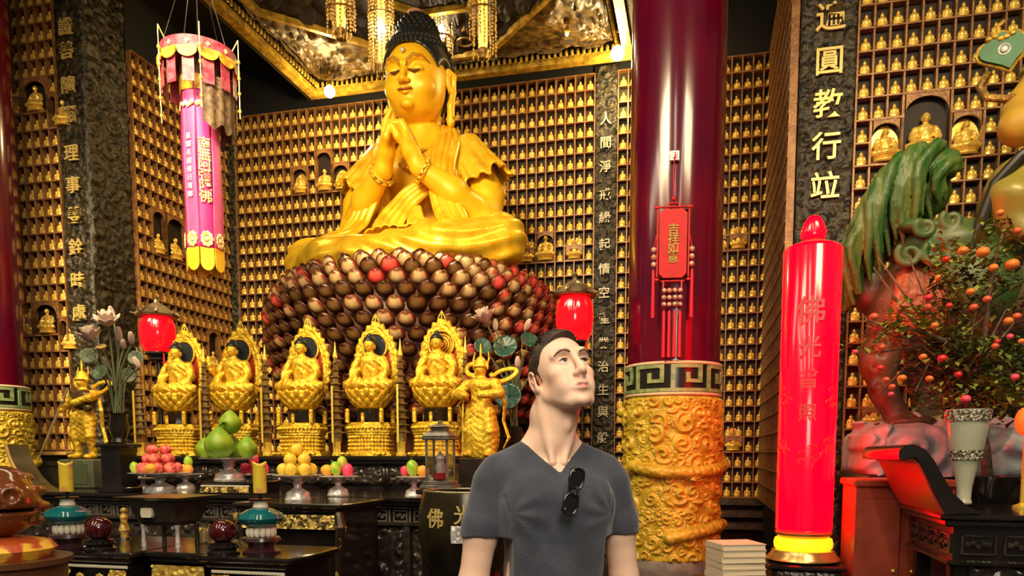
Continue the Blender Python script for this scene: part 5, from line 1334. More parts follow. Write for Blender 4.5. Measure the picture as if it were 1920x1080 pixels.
mb = MB(); mb.box((0, 0, zb-.02), (.50, .50, .035), bev=.01); mb.box((0, 0, zb-.09), (.44, .44, .11), bev=.01); mb.box((0, 0, zb-.17), (.48, .48, .05), bev=.01); mb.box((0, 0, (zb-.2)/2), (.40, .40, zb-.2)); mb.build('pedestal_body', black_lac, t)
mb = MB(); carved_face(mb, -.19, .19, zb-.135, zb-.05, -.222, 12, .02, .008, .04); carved_face(mb, -.17, .17, .08, zb-.25, -.202, 13, .02, .010, .06); mb.build('carved_panel', carve_black, t, auto=0)

# black altar table with rolled ends
TV = 4.33; tu = 1.26; r = thing('scroll_end_table', 'black altar table with a rolled-up end right of the giant candle', 'table', R(tu, TV, 0), -A)
TP = Wall(tu, TV, -A)
mb = MB(); mb.box((1.0, .42, 1.128), (2.06, .90, .03), bev=.008); mb.box((1.0, .42, 1.095), (2.0, .86, .04), bev=.01); mb.build('table_top', black_lac, r)
mb = MB(); mb.box((1.0, .42, .985), (1.90, .78, .18)); mb.box((1.0, .42, .885), (1.96, .84, .03), bev=.008); mb.build('frieze', black_lac, r)
for k in range(9):
    for side in (0, 1):
        if side and k > 3: continue
        q = MB(); x = 0
        for dx, dz, w_, h_ in ((0, .048, .15, .008), (0, -.048, .15, .008), (-.078, 0, .010, .10), (.078, 0, .010, .10)): q.box((x+dx, 0, dz), (w_, .012, h_))
        for a in range(5): q.ball((-.05+.025*a, -.002, .012*math.sin(a*2.3)), (.017, .009, .016), 6, 4)
        if side: q.move(Matrix.Translation((.045, .14+k*.19, .98)) @ Matrix.Rotation(-PI/2, 4, 'Z'))
        else: q.move(Matrix.Translation((.17+k*.20, .025, .98)))
        q.build('frieze_panel', carve_black, r)
for x in (.10, 1.90):
    for y in (.10, .74):
        mb = MB(); mb.box((x, y, .435), (.09, .09, .87), bev=.012); mb.build('leg', black_lac, r)
mb = MB(); carved_face(mb, .15, 1.85, .66, .87, .07, 31, .02, .012, .07); mb.build('apron', carve_black, r, auto=0)
prof_o = [(1840, 961), (1812, 950), (1785, 925), (1765, 893), (1748, 862), (1732, 842), (1710, 833), (1693, 835), (1683, 845), (1682, 856)]
prof_i = [(1684, 862), (1697, 860), (1712, 858), (1724, 868), (1735, 890), (1748, 920), (1764, 950), (1772, 964)]
poly = [TP.hit(px, py) for px, py in prof_o+prof_i]
mb = MB(); mb.prism([(x, z) for x, z in poly][::-1], -.03, .87); o = mb.build('rolled_end', black_lac, r, auto=50)
up_ = [TP.hit(px, py) for px, py in prof_i[1:]]; mb = MB()
mb.prism([(x-.008, z-.010) for x, z in up_]+[(x-.001, z-.001) for x, z in up_[::-1]], -.01, .86); mb.build('underside_red_glow', mat('painted_red_glow', (.34, .03, .02), .35), r, auto=50)  # added sheet whose red colour stands in for the candle's glow
# brown cabinet beside it; the candle's red glow is put into its wood colour
cab = mat('brown_wood_with_red_glow', (.42, .07, .035), .32, 0, (.30, .05, .025), 4)
c0 = R(.98, 5.24, 0); r = thing('side_cabinet', 'brown wooden cabinet lit red between the giant candle and the scroll-end table', 'cabinet', c0, -A)
mb = MB(); mb.box((.31, .25, .62), (.58, .46, 1.24)); mb.build('carcass', cab, r)
mb = MB(); mb.box((.31, .25, 1.265), (.62, .50, .05), bev=.01); mb.build('cabinet_top', cab, r)
for k in range(2): mb = MB(); mb.box((.165+k*.285, .014, .66), (.25, .016, 1.0), bev=.006); d = mb.build('door', cab, r); q = MB(); q.ball((.255+k*.11, -.004, .70), .014, 8, 6); q.build('knob', brass, d)

# celadon vase
q_ = at(1806, 952, 4.25); celadon = mat('celadon_glass', (.44, .46, .33), .22, 0, (.50, .50, .38), 3, coat=.5)
r = thing('tall_vase', 'tall pale green tapering vase with two silver filigree bands on the black table', 'vase', (q_.x, q_.y, 1.172), 0)
zt = zat(768, 4.25)-1.172
mb = MB(); mb.lathe([(.040, 0), (.043, .008), (.036, .03), (.040, .10), (.062, .22), (.088, zt*.62), (.104, zt*.85), (.113, zt), (.108, zt), (.098, zt*.85), (.08, zt*.6), (.03, .1), (.001, .09)], n=56, cap=False); mb.build('vase_body', celadon, r)
fil = mat('silver_filigree', (.62, .58, .46), .3, .5, (.10, .09, .05), 60, .6, 90, lo=.45, hi=.55)
for za, zc, ra, rb in ((zt-.065, zt-.005, .1085, .1135), (zt*.47, zt*.47+.055, .073, .082)):
    mb = MB(); th = np.linspace(0, 2*PI, 120, endpoint=False); zz = np.linspace(za, zc, 10); T_, Z_ = np.meshgrid(th, zz)
    rr = ra+(rb-ra)*(Z_-za)/(zc-za)+.004+.004*np.sin(T_*28)*np.sin((Z_-za)/(zc-za)*PI*2)
    mb.grid(np.stack([np.cos(T_)*rr, np.sin(T_)*rr, Z_], -1), wrap=True); mb.build('silver_band', fil, r)

# wave-carved rock and its plinth
LB = Vector(R(1.76, 6.3)); lion_rz = -A
rockm = mat('blue_grey_wave_rock', (.30, .33, .37), .42, 0, (.38, .40, .42), 6, .2, 30)
r = thing('wave_rock', 'blue-grey rock carved with curling waves under the lion statue', 'rock', LB, lion_rz)
v = Vol((-.72, -.60, 1.28), (1.35, .62, 1.78), .013); v.box((.32, 0, 1.46), (.92, .50, .17), .08, .02)
v.ell((-.25, .0, 1.60), (.35, .3, .10), .08); v.ell((.6, 0, 1.60), (.4, .3, .10), .08)
X = v.ax[0][:, None, None]; Y = v.ax[1][None, :, None]; Z = v.ax[2][None, None, :]
XX, ZZ = np.meshgrid(v.ax[0], v.ax[2], indexing='ij'); HR = scrolls(XX, ZZ, 17, 26, .21)**1.6
v.D -= (.075*HR[:, None, :]*np.clip((.2-Y)/.2, 0, 1)).astype(np.float32)
V, Fc = v.mesh(1); mb = MB(); mb.add(V, Fc); me = mb.mesh('rock_body', rockm, auto=0)
link('rock_body', me, r)
t = thing('lion_plinth', 'black plinth under the wave-carved rock', 'plinth', LB, lion_rz)
mb = MB(); mb.box((.38, .02, 1.285), (1.95, 1.12, .05), bev=.01); mb.box((.38, .02, .63), (1.85, 1.02, 1.26)); mb.build('plinth_body', black_lac, t)

# the lion: rump, leg, saddle cloth, plumed tail
brown_hide = mat('brown_lion_hide', (.10, .055, .028), .45, 0, (.055, .032, .018), 7, .3, 22)
red_hide = mat('russet_fur', (.30, .07, .022), .45, 0, (.16, .04, .015), 14, .5, 40, stretch=(1, 1, .3))
green_paint = mat('green_mane_paint', (.022, .085, .016), .42, 0, (.085, .13, .028), 5, .3, 30, stretch=(3, 1, .4))
green_deep = mat('green_saddle_paint', (.035, .085, .022), .45, 0, (.085, .11, .035), 5)
lion = thing('lion_statue', 'painted brown lion statue with green plumed tail and saddle on the wave rock', 'statue', LB, lion_rz)
def lx(px): return (px-1755)/272.0
def lz(py): return zat(py, 5.69)
v = Vol((-.85, -.45, 1.60), (1.35, .52, 3.05), .016)
v.ell((.35, .05, 2.62), (.70, .34, .36), .05); v.ell((-.22, .02, 2.58), (.30, .30, .36), .10)
v.chain([(-.32, -.05, 2.50), (lx(1628), -.10, lz(680)), (lx(1640), -.12, lz(735)), (lx(1668), -.14, lz(785))], [.22, .12, .085, .095], .08)
v.ell((lx(1690), -.20, lz(793)), (.17, .12, .055), .04)
v.chain([(.85, -.05, 2.5), (.90, -.1, 2.1), (.85, -.12, 1.72)], [.2, .13, .11], .08)
v.chain([(-.05, .25, 2.5), (-.05, .3, 2.1), (-.0, .3, 1.75)], [.2, .12, .11], .08)
for (px, py) in ((1622, 692), (1628, 724), (1633, 668)):
    v.ell((lx(px)-.02, -.18, lz(py)), (.05, .05, .05), .008); v.ell((lx(px)-.02, -.235, lz(py)), (.022, .03, .022), .006, cut=True)
for q in range(5): v.ell((lx(1625+q*12), -.22, lz(800)), (.03, .05, .03), .01)
V, Fc = v.mesh(1); mb = MB(); mb.add(V, Fc); mb.build('body', brown_hide, lion, auto=0)
v = Vol((-.62, -.46, 2.2), (.20, .2, 2.95), .014)
rng = random.Random(2)
for q in range(34):
    a = rng.uniform(-.2, 1); x = lx(1700)+rng.uniform(-.17, .15); z = 2.80-rng.uniform(0, .15)
    v.chain([(x, -.22, z), (x-.03, -.30, z-.18), (x-.05+rng.uniform(-.03, .03), -.30, z-.36)], [.035, .035, .012], .01)
V, Fc = v.mesh(1); mb = MB(); mb.add(V, Fc); mb.build('russet_fur', red_hide, lion, auto=0)
v = Vol((-.78, -.30, 2.25), (-.1, .40, 3.5), .014)     # tail stem
v.chain([(-.15, .10, 2.72), (lx(1640), .05, lz(560)), (lx(1612), .02, lz(540)), (lx(1608), .02, lz(480)), (lx(1630), .05, lz(410)), (lx(1680), .10, lz(350))], [.12, .13, .12, .10, .09, .09], .06)
V, Fc = v.mesh(1); mb = MB(); mb.add(V, Fc); mb.build('tail', brown_hide, lion, auto=0)
v = Vol((-.80, -.45, 2.55), (.16, .35, 3.92), .012)
arc = [(1752, 330), (1750, 305), (1728, 288), (1700, 284), (1670, 290), (1645, 305), (1622, 328), (1604, 358), (1592, 392), (1584, 425)]
ends = [(1722, 395), (1716, 400), (1690, 440), (1668, 455), (1640, 470), (1615, 500), (1600, 530), (1588, 560), (1580, 585), (1578, 560)]
v.ell((lx(1690), .10, lz(350)), (.27, .16, .22), .05); v.ell((lx(1630), .10, lz(400)), (.14, .14, .26), .05)
for q in range(110):
    t_ = q/109*9; i = min(int(t_), 8); f = t_-i; y = rng.uniform(-.22, .22)
    a = [arc[i][k]*(1-f)+arc[i+1][k]*f for k in (0, 1)]; b = [ends[i][k]*(1-f)+ends[i+1][k]*f for k in (0, 1)]
    L = rng.uniform(.75, 1.08); jit = rng.uniform(-8, 8)
    pts = []
    for s_ in np.linspace(0, 1, 7):
        px = a[0]+(b[0]-a[0])*s_*L-20*math.sin(s_*PI)+jit*s_+4*math.sin(s_*9+q); py = a[1]+(b[1]-a[1])*s_*L-14*math.sin(s_*PI)
        pts.append((lx(px), y-.06*math.sin(s_*PI), lz(py)))
    v.chain(pts, [.034, .038, .036, .034, .030, .024, .012], .005)
V, Fc = v.mesh(0); mb = MB(); mb.add(V, Fc); mb.build('tail_plume', green_paint, lion, auto=0)
v = Vol((-.52, -.50, 2.25), (.75, .40, 3.32), .014)
v.ell((.0, -.02, 2.96), (.40, .34, .20), .04); v.ell((.35, .0, 3.0), (.36, .30, .18), .06)
v.ell((.12, -.06, 2.66), (.36, .36, .34), .05)
for q in range(5): v.ell((-.30+q*.14, -.26+.02*q, 3.08-.01*(q % 2)), (.10, .08, .05), .02)
for (px, py, rr) in ((1664, 492, .085), (1712, 492, .09), (1755, 500, .08), (1690, 445, .07), (1735, 435, .07)):
    c_ = (lx(px), -.30, lz(py)); n_ = 26
    pts = [(c_[0]+rr*(1-.8*s_)*math.cos(2.5+s_*9), -.32+.02*s_, c_[2]+rr*(1-.8*s_)*math.sin(2.5+s_*9)) for s_ in np.linspace(0, 1, n_)]
    v.chain(pts, list(np.linspace(.026, .016, n_)), .006)
V, Fc = v.mesh(0); mb = MB(); mb.add(V, Fc); mb.build('saddle_cloth', green_deep, lion, auto=0)

# the rider
skin_y = mat('rider_yellow_paint', (.46, .29, .035), .45, 0, (.38, .23, .03), 3)
robe_g = mat('rider_ochre_green_robe', (.27, .22, .035), .4, .1, (.19, .18, .035), 4)
rider = thing('rider_statue', 'yellow painted rider seated on the lion, cut off by the right edge of the photo', 'statue', LB+Vector((0, 0, 0)), lion_rz)
v = Vol((.12, -.62, 3.0), (1.25, .42, 5.0), .016)
v.chain([(.62, -.02, 4.18), (.42, -.10, 3.88), (.36, -.20, 3.74)], [.15, .135, .125], .05); v.chain([(.36, -.20, 3.72), (.56, -.34, 3.76), (.72, -.38, 3.80)], [.125, .10, .07], .06)
v.ell((.80, .02, 3.95), (.26, .20, .42), .06); v.cap((.80, .0, 4.3), (.80, .0, 4.5), .09, k=.04); v.ell((.80, -.02, 4.66), (.15, .17, .19), .03)
v.chain([(.98, -.02, 4.18), (1.10, -.2, 3.85), (.80, -.38, 3.80)], [.13, .12, .08], .05)
v.ell((.80, -.19, 4.62), (.03, .03, .04), .02)
for g in (-1, 1): v.ell((.80+g*.06, -.17, 4.69), (.04, .02, .018), .01, cut=True)
for q in range(4): v.chain([(.74, -.38, 3.80), (.82, -.45+.01*q, 3.84-.03*q), (.78, -.50, 3.85-.03*q)], [.03, .026, .02], .006)
V, Fc = v.mesh(1); mb = MB(); mb.add(V, Fc); mb.build('body', skin_y, rider, auto=0)
v = Vol((.05, -.60, 2.9), (1.45, .5, 3.80), .018)
v.ell((.60, -.05, 3.28), (.42, .36, .30), .05); v.chain([(.45, -.15, 3.38), (.30, -.30, 3.20), (.38, -.34, 2.98)], [.20, .17, .12], .06); v.ell((.95, 0, 3.3), (.4, .35, .3), .05)
wrinkle(v, lambda X, Y, Z: .010*np.sin(26*(Z+.4*X)))
V, Fc = v.mesh(1); mb = MB(); mb.add(V, Fc); mb.build('robe', robe_g, rider, auto=0)
v = Vol((.18, -.40, 3.75), (1.3, .40, 4.50), .013)
v.ell((.60, -.02, 4.15), (.20, .19, .17), .02); v.ell((.55, -.04, 4.02), (.19, .18, .05), .01); v.ell((.82, .02, 4.1), (.28, .23, .26), .05)
wrinkle(v, lambda X, Y, Z: .008*np.sin(60*Z)+.006*np.sin(50*X))
V, Fc = v.mesh(1); mb = MB(); mb.add(V, Fc); mb.build('shoulder_armour', robe_g, rider, auto=0)
mb = MB(); mb.tube([(.66, -.32, 3.70), (.50, -.42, 3.58), (.30, -.40, 3.45), (.17, -.36, 3.30), (.10, -.34, 3.05), (.05, -.34, 2.88)], [.03, .045, .04, .035, .04, .02], 10); mb.build('scarf', mat('black_scarf', (.02, .018, .015), .4), rider)
for (x, z) in ((.42, 3.42), (.55, 3.18)):
    mb = MB()
    for q in range(3): a = np.linspace(0, 2*PI, 21)[:-1]; mb.tube([(x+math.cos(b)*(.075-.024*q), -.40, z+math.sin(b)*(.075-.024*q)) for b in a], .007, 6, closed=True)
    mb.build('robe_roundel', gold_trim, rider)
# ruyi sceptre head held up by the rider
q_ = at(1877, 97, 5.45); r = thing('ruyi_sceptre', 'green cloud-shaped sceptre head with a gold rim at the upper right corner', 'sceptre', q_, lion_rz-.2)
def rot2(P, a): return [(x*math.cos(a)-z*math.sin(a), x*math.sin(a)+z*math.cos(a)) for x, z in P]
HP = [((x-545)/374., (135-y)/374.) for x, y in ((490, 137), (496, 118), (512, 108), (524, 95), (545, 86), (562, 96), (582, 92), (598, 108), (600, 132), (594, 152), (580, 166), (566, 188), (548, 176), (528, 167), (508, 158), (496, 150))]
HP = HP[::-1]; HP = HP[::-1] if sum(HP[i][0]*HP[(i+1) % 16][1]-HP[(i+1) % 16][0]*HP[i][1] for i in range(16)) < 0 else HP
mb = MB(); mb.prism([(x*.92, z*.92) for x, z in HP], -.03, .03); mb.build('green_plate', mat('sceptre_green', (.008, .085, .035), .55, 0, (.015, .12, .05), 5), r)
mb = MB(); mb.tube([(x, 0, z) for x, z in HP], .014, 8, closed=True, flat=1.0)
for k in range(5): mb.ball((-.08+.035*k, -.03, .085+.012*math.sin(k*2)), (.022, .015, .018), 8, 6)
mb.tube([(-.02, .0, .12), (-.03, 0, .17), (.01, 0, .2)], .016, 8); mb.build('gold_rim', gold_trim, r)
mb = MB(); mb.ball((.015, -.035, .0), (.022, .014, .022), 12, 8); a = np.linspace(0, 2*PI, 25)[:-1]; mb.tube([(.015+math.cos(b)*.034, -.03, math.sin(b)*.034) for b in a], .006, 6, closed=True); mb.build('boss', silver, r)
mb = MB(); mb.tube([(-.06, .05, -.10), (-.11, .08, -.18), (-.06, .08, -.26), (.05, .06, -.30), (.22, .0, -.33), (.30, -.1, -.60), (.24, -.2, -.80)], [.03, .028, .026, .028, .03, .03, .02], 10); mb.build('shaft', gold_dark, r)

# fruit tree in a black pot on the table
leaf_a = mat('leaf_olive', (.11, .17, .025), .5, 0, (.24, .25, .04), 3); leaf_b = mat('leaf_dark', (.022, .06, .015), .5, 0, (.05, .09, .02), 3); leaf_c = mat('leaf_yellow_green', (.30, .30, .04), .5, 0, (.16, .22, .03), 3); leaf_d = mat('leaf_russet', (.20, .06, .03), .5, 0, (.09, .07, .03), 3)
bark = mat('bark', (.16, .10, .05), .6, 0, (.08, .05, .03), 20, .4, 40)
TB = at(1850, 955, 4.75); TB.z = 1.143; TB = Vector(TB)
tree = thing('fruit_tree', 'potted tree with orange and red fruit in front of the lion statue', 'tree', TB, 0)
mb = MB(); mb.lathe([(.10, 0), (.11, .02), (.15, .12), (.16, .17), (.145, .17), (.13, .14), (.001, .14)], n=28); mb.build('pot', black_lac, tree)
def loc(px, py, Y): return at(px, py, Y)-TB
rng = random.Random(11)
mb = MB(); tips = []
trunk = [(0, 0, .12), (-.03, 0, .35), loc(1812, 740, 4.75), loc(1805, 690, 4.75), loc(1795, 640, 4.72)]
mb.tube(trunk, [.035, .03, .026, .024, .02], 8)
mb.tube([trunk[2], loc(1835, 690, 4.8), loc(1850, 600, 4.75), loc(1862, 500, 4.7), loc(1885, 420, 4.7)], [.022, .02, .016, .012, .006], 6)
mb.tube([trunk[3], loc(1775, 640, 4.6), loc(1720, 620, 4.6), loc(1660, 610, 4.55), loc(1625, 600, 4.5)], [.02, .016, .012, .010, .005], 6)
for k in range(34):
    a = rng.choice(trunk[2:]); tx, ty, tY = rng.uniform(1625, 1925), rng.uniform(455, 770), rng.uniform(4.45, 5.0)
    b = loc(tx, ty, tY); m_ = (Vector(a)+b)/2+Vector((rng.uniform(-.06, .06), rng.uniform(-.05, .05), rng.uniform(-.02, .10)))
    mb.tube([a, m_, b], [.012, .009, .004], 5)
mb.build('branches', bark, tree, auto=0)
def leafs(name, m, spots, size):
    q = MB(); Vs, Fs = [], []; base = 0
    for (c, n_, sp) in spots:
        for _ in range(n_):
            p = np.array(c)+np.array([rng.gauss(0, sp), rng.gauss(0, sp*.8), rng.gauss(0, sp*.8)])
            a, b_ = rng.uniform(0, 6.28), rng.uniform(-.9, .6); d = np.array([math.cos(a)*math.cos(b_), math.sin(a)*math.cos(b_), math.sin(b_)])
            sd = np.cross(d, [0, 0, 1]); sd /= np.linalg.norm(sd); up = np.cross(sd, d); L = size*rng.uniform(.7, 1.3); w_ = L*.30
            V = [p, p+d*L*.5+sd*w_+up*.12*L, p+d*L, p+d*L*.5-sd*w_+up*.12*L, p+d*L*.5+up*.03*L]
            Vs += V; Fs += [(base, base+4, base+1), (base+1, base+4, base+2), (base+2, base+4, base+3), (base+3, base+4, base)]; base += 5
    return q.add(np.array(Vs), np.array(Fs)).build(name, m, tree, auto=0)
S_b = [(loc(rng.uniform(1720, 1930), rng.uniform(630, 775), rng.uniform(4.5, 5.0)), 22, .055) for _ in range(40)]+[(loc(rng.uniform(1760, 1925), rng.uniform(500, 640), rng.uniform(4.6, 5.0)), 18, .05) for _ in range(18)]
leafs('dark_foliage', leaf_b, S_b, .055)
S_a = [(loc(rng.uniform(1700, 1920), rng.uniform(590, 760), rng.uniform(4.45, 4.9)), 26, .055) for _ in range(36)]+[(loc(rng.uniform(1740, 1910), rng.uniform(430, 600), rng.uniform(4.5, 4.9)), 15, .05) for _ in range(20)]
leafs('olive_foliage', leaf_a, S_a, .055)
S_c = [(loc(x, y, 4.5), 22, .045) for x, y in ((1665, 595), (1690, 600), (1705, 575), (1720, 610), (1680, 620), (1650, 625), (1765, 500), (1610, 650), (1640, 640), (1875, 440), (1850, 425), (1790, 480), (1700, 590), (1790, 540), (1900, 470), (1860, 720), (1745, 590))]
leafs('pale_foliage', leaf_c, S_c, .05)
leafs('russet_foliage', leaf_d, [(loc(rng.uniform(1690, 1925), rng.uniform(660, 775), rng.uniform(4.45, 4.9)), 12, .05) for _ in range(18)]+[(loc(1860, 430, 4.6), 14, .04), (loc(1645, 640, 4.5), 10, .04)], .045)
FR = [(1843, 473, 1, 1.5), (1806, 470, 1, 1.2), (1774, 486, 2, .8), (1760, 521, 1, .9), (1741, 558, 2, 1), (1741, 576, 0, 1), (1780, 573, 2, .8), (1826, 576, 0, 1), (1851, 561, 0, 1), (1898, 496, 1, 1.6), (1863, 502, 1, 1.1), (1907, 433, 0, 1), (1875, 399, 1, .9),
      (1820, 547, 1, 1.0), (1753, 610, 1, .9), (1891, 602, 1, 1.1), (1907, 593, 0, 1), (1894, 631, 3, .8), (1866, 649, 0, .9), (1653, 651, 0, 1), (1643, 617, 2, .8), (1604, 660, 3, .7), (1731, 669, 1, .9), (1767, 672, 2, 1.1), (1651, 690, 2, .9), (1692, 709, 1, 1),
      (1662, 712, 0, .8), (1673, 725, 0, .8), (1743, 710, 1, .9), (1797, 702, 2, .9), (1903, 707, 3, 1.0), (1811, 748, 3, 1.2), (1639, 594, 0, 1.1), (1671, 739, 3, .7), (1870, 640, 2, .7), (1915, 640, 1, .8)]
FM = [mat('coral_fruit', (.66, .11, .05), .35), mat('tangerine_fruit', (.74, .20, .035), .35), mat('scarlet_fruit', (.72, .03, .03), .3), mat('pink_blossom', (.85, .08, .14), .4)]
fm = {}
for px, py, k, s_ in FR:
    if k not in fm:
        q = MB(); q.ball((0, 0, 0), (.029, .029, .026), 14, 10); fm[k] = q.mesh('fruit', FM[k])
    o = link('fruit', fm[k], tree, loc(px, py, 4.42+rng.uniform(-.06, .06))); o.scale = (s_*.84, s_*.84, s_*.78)
# orange lamp at the right edge
q_ = at(1926, 790, 4.3); r = thing('orange_lamp', 'small glowing orange lamp cut off by the right edge above the table', 'lamp', (q_.x, q_.y, 1.143))
zl = q_.z-1.143
mb = MB(); mb.ball((0, 0, zl), (.062, .062, .085), 24, 16); mb.build('shade', mat('orange_lamp_shade', (.9, .2, .03), .3, emit=(1, .07, .01), es=.8), r)
mb = MB(); mb.lathe([(.05, 0), (.05, .012), (.014, .03), (.012, zl-.08)], n=20); mb.build('stem', brass, r)
# scripture books stacked on a dark stool, salmon post by the column
q_ = at(1392, 1021, 4.9); topz = q_.z
r = thing('low_stool', 'low dark stool under the stack of pale scripture books', 'stool', (q_.x, q_.y+.15, 0), .12)
nb = 6; th_ = .042; sz = topz-nb*th_
mb = MB(); mb.box((0, 0, sz-.02), (.46, .42, .04), bev=.008); mb.build('seat', dark_wood, r)
for x in (-.18, .18):
    for y in (-.16, .16): mb = MB(); mb.box((x, y, (sz-.04)/2), (.04, .04, sz-.04)); mb.build('leg', dark_wood, r)
paper = mat('book_paper', (.78, .68, .48), .7, 0, None, bump=.3, bscale=60, stretch=(1, 1, 8)); cover = mat('book_cover_cream', (.72, .60, .42), .6)
places = ['lowest', 'second from the bottom', 'third from the bottom', 'third from the top', 'second from the top', 'topmost']
for k in range(nb):
    b = thing('scripture_book', 'cream scripture book, %s of the stack left of the giant candle' % places[k], 'book', (q_.x+random.uniform(-.004, .004), q_.y+.15+random.uniform(-.004, .004), sz+k*th_), .12+random.uniform(-.02, .02), 'scripture books in the stack')
    mb = MB(); mb.box((0, 0, th_/2), (.295, .28, th_-.010)); mb.build('pages', paper, b)
    mb = MB(); mb.box((0, 0, .003), (.305, .29, .004)); mb.box((0, 0, th_-.0035), (.305, .29, .004)); mb.box((-.152, 0, th_/2), (.004, .29, th_-.004)); mb.build('cover', cover, b)
q_ = at(1331, 1000, 7.4); r = thing('salmon_post', 'smooth salmon coloured round-topped post just right of the dragon drum', 'post', (q_.x, q_.y, 0))
zt_ = zat(926, 7.4)
mb = MB(); mb.lathe([(.09, 0), (.085, .02), (.075, .05), (.072, zt_-.09), (.062, zt_-.04), (.040, zt_-.01), (.001, zt_)], n=28); mb.build('post_body', mat('salmon_plastic', (.80, .26, .16), .4), r)
# ================================================================ THE VISITOR
skin = mat('skin', (.88, .59, .42), .48, 0, None, bump=.06, bscale=240, vcol='tone', sss=.12)
hair_m = mat('dark_brown_hair', (.030, .017, .010), .5, 0, (.046, .028, .017), 40, .2, 140, stretch=(1, .35, 1))
shirt_m = mat('slate_cotton', (.034, .041, .058), .85, 0, (.056, .064, .086), 9, .25, 220, sheen=.3)
jeans_m = mat('dark_denim', (.03, .04, .07), .8, 0, (.05, .06, .10), 30)
MX, MY = .112, 2.05
man = thing('person', 'man in a dark grey V-neck T-shirt looking up to the right', 'person', (MX, MY, 0), math.radians(12))
HT = Matrix.Translation((.019, -.010, 1.659)) @ Matrix.Rotation(math.radians(12), 4, 'Z') @ Matrix.Rotation(math.radians(-23), 4, 'X') @ Matrix.Rotation(math.radians(-4), 4, 'Y') @ Matrix.Scale(.955, 4)
v = Vol((-.19, -.175, 1.26), (.19, .15, 1.84), .00245)
v.T = HT
v.ell((0, .002, .043), (.072, .080, .078), .02); v.ell((0, -.020, .020), (.068, .074, .085), .025)
v.ell((0, -.038, -.048), (.053, .052, .052), .03); v.ell((0, -.062, -.086), (.027, .026, .020), .022)
v.ell((0, -.083, -.106), (.019, .015, .014), .016)
for g in (-1, 1):
    v.cap((g*.055, .000, -.054), (g*.031, -.060, -.097), .016, .014, .03)         # jaw
    v.ell((g*.045, -.060, -.018), (.021, .021, .018), .024); v.ell((g*.036, -.042, -.046), (.022, .026, .032), .02)                          # cheekbone
    v.chain([(g*.008, -.093, .030), (g*.030, -.091, .037), (g*.052, -.073, .030)], [.008, .009, .007], .014)
    v.ell((g*.031, -.098, .012), (.019, .014, .013), .014, cut=True)                 # eye socket
    v.ell((g*.0315, -.0745, .0105), (.0165, .0155, .0140), .006)                      # lids
    v.ell((g*.0315, -.0930, .0095), (.0140, .010, .0068), .0022, cut=True)           # opening
    v.ell((g*.0125, -.100, -.034), (.0085, .011, .0085), .007)                       # nostril wing
    v.ell((g*.006, -.107, -.043), (.0042, .006, .0035), .002, cut=True)
    v.ell((g*.035, -.066, -.055), (.018, .020, .024), .02)
v.chain([(0, -.092, .028), (0, -.100, .008), (0, -.112, -.018), (0, -.1145, -.031)], [.0085, .0075, .0095, .0115], .010)
v.cap((0, -.102, -.040), (0, -.096, -.055), .005, k=.008)
v.ell((0, -.078, -.064), (.028, .020, .020), .012)
v.chain([(-.028, -.086, -.067), (-.010, -.0985, -.0610), (0, -.0985, -.0625), (.010, -.0985, -.0610), (.028, -.086, -.067)], [.0022, .0050, .0046, .0050, .0022], .004)
v.chain([(-.026, -.087, -.0715), (0, -.0980, -.0780), (.026, -.087, -.0715)], [.0025, .0066, .0025], .004)
v.chain([(-.030, -.0925, -.0685), (-.014, -.1030, -.0690), (0, -.1060, -.0700), (.014, -.1030, -.0690), (.030, -.0925, -.0685)], [.0022, .0034, .0042, .0034, .0022], .0012, cut=True)
v.ell((0, -.098, -.0855), (.016, .008, .004), .008, cut=True)
for g in (-1, 1):                   # ears
    E = Matrix.Rotation(g*math.radians(22), 3, 'Z') @ Matrix.Rotation(math.radians(-8), 3, 'X')
    v.ell((g*.079, .016, -.002), (.0065, .017, .030), .004, rot=np.array(E)); v.ell((g*.084, .014, .000), (.004, .011, .021), .003, rot=np.array(E), cut=True)
    pts = [(g*(.083+.003*math.sin(a)), .014+.0165*math.cos(a)*1.0, .000+.027*math.sin(a)) for a in np.linspace(-2.4, 2.6, 14)]
    v.chain(pts, .0036, .002); v.ell((g*.078, .006, -.028), (.006, .009, .010), .004)
    v.chain([(g*.083, .008, .012), (g*.084, .016, .002), (g*.082, .008, -.016)], .003, .003)
v.T = None
nk = HT @ Vector((0, .012, -.035)); jw = HT @ Vector((0, -.012, -.060))
v.chain([tuple(nk), (.002, .010, 1.56), (0, .018, 1.46)], [.058, .059, .064], .02)
v.cap(tuple(jw), (0, -.018, 1.50), .024, .034, .03)
for g in (-1, 1):
    m_ = HT @ Vector((g*.066, .022, -.03)); v.cap(tuple(m_), (g*.016, -.056, 1.436), .009, .008, .016)   # neck tendons
    v.cap((g*.045, .024, 1.485), (g*.12, .014, 1.41), .034, .034, .03)
ad = HT @ Vector((0, -.035, -.105)); v.ell((ad.x*.6, -.052, 1.535), (.011, .012, .018), .012)
v.ell((0, .004, 1.33), (.150, .085, .115), .03)
v.ell((0, -.078, 1.432), (.012, .012, .012), .010, cut=True)
Vh, Fh = v.mesh(1)
b = Vol((-.34, -.19, .70), (.34, .19, 1.50), .0062)
b.ell((0, .0, 1.34), (.155, .088, .12), .03); b.ell((0, .0, 1.08), (.135, .09, .22), .06); b.ell((0, 0, .95), (.15, .095, .12), .05)
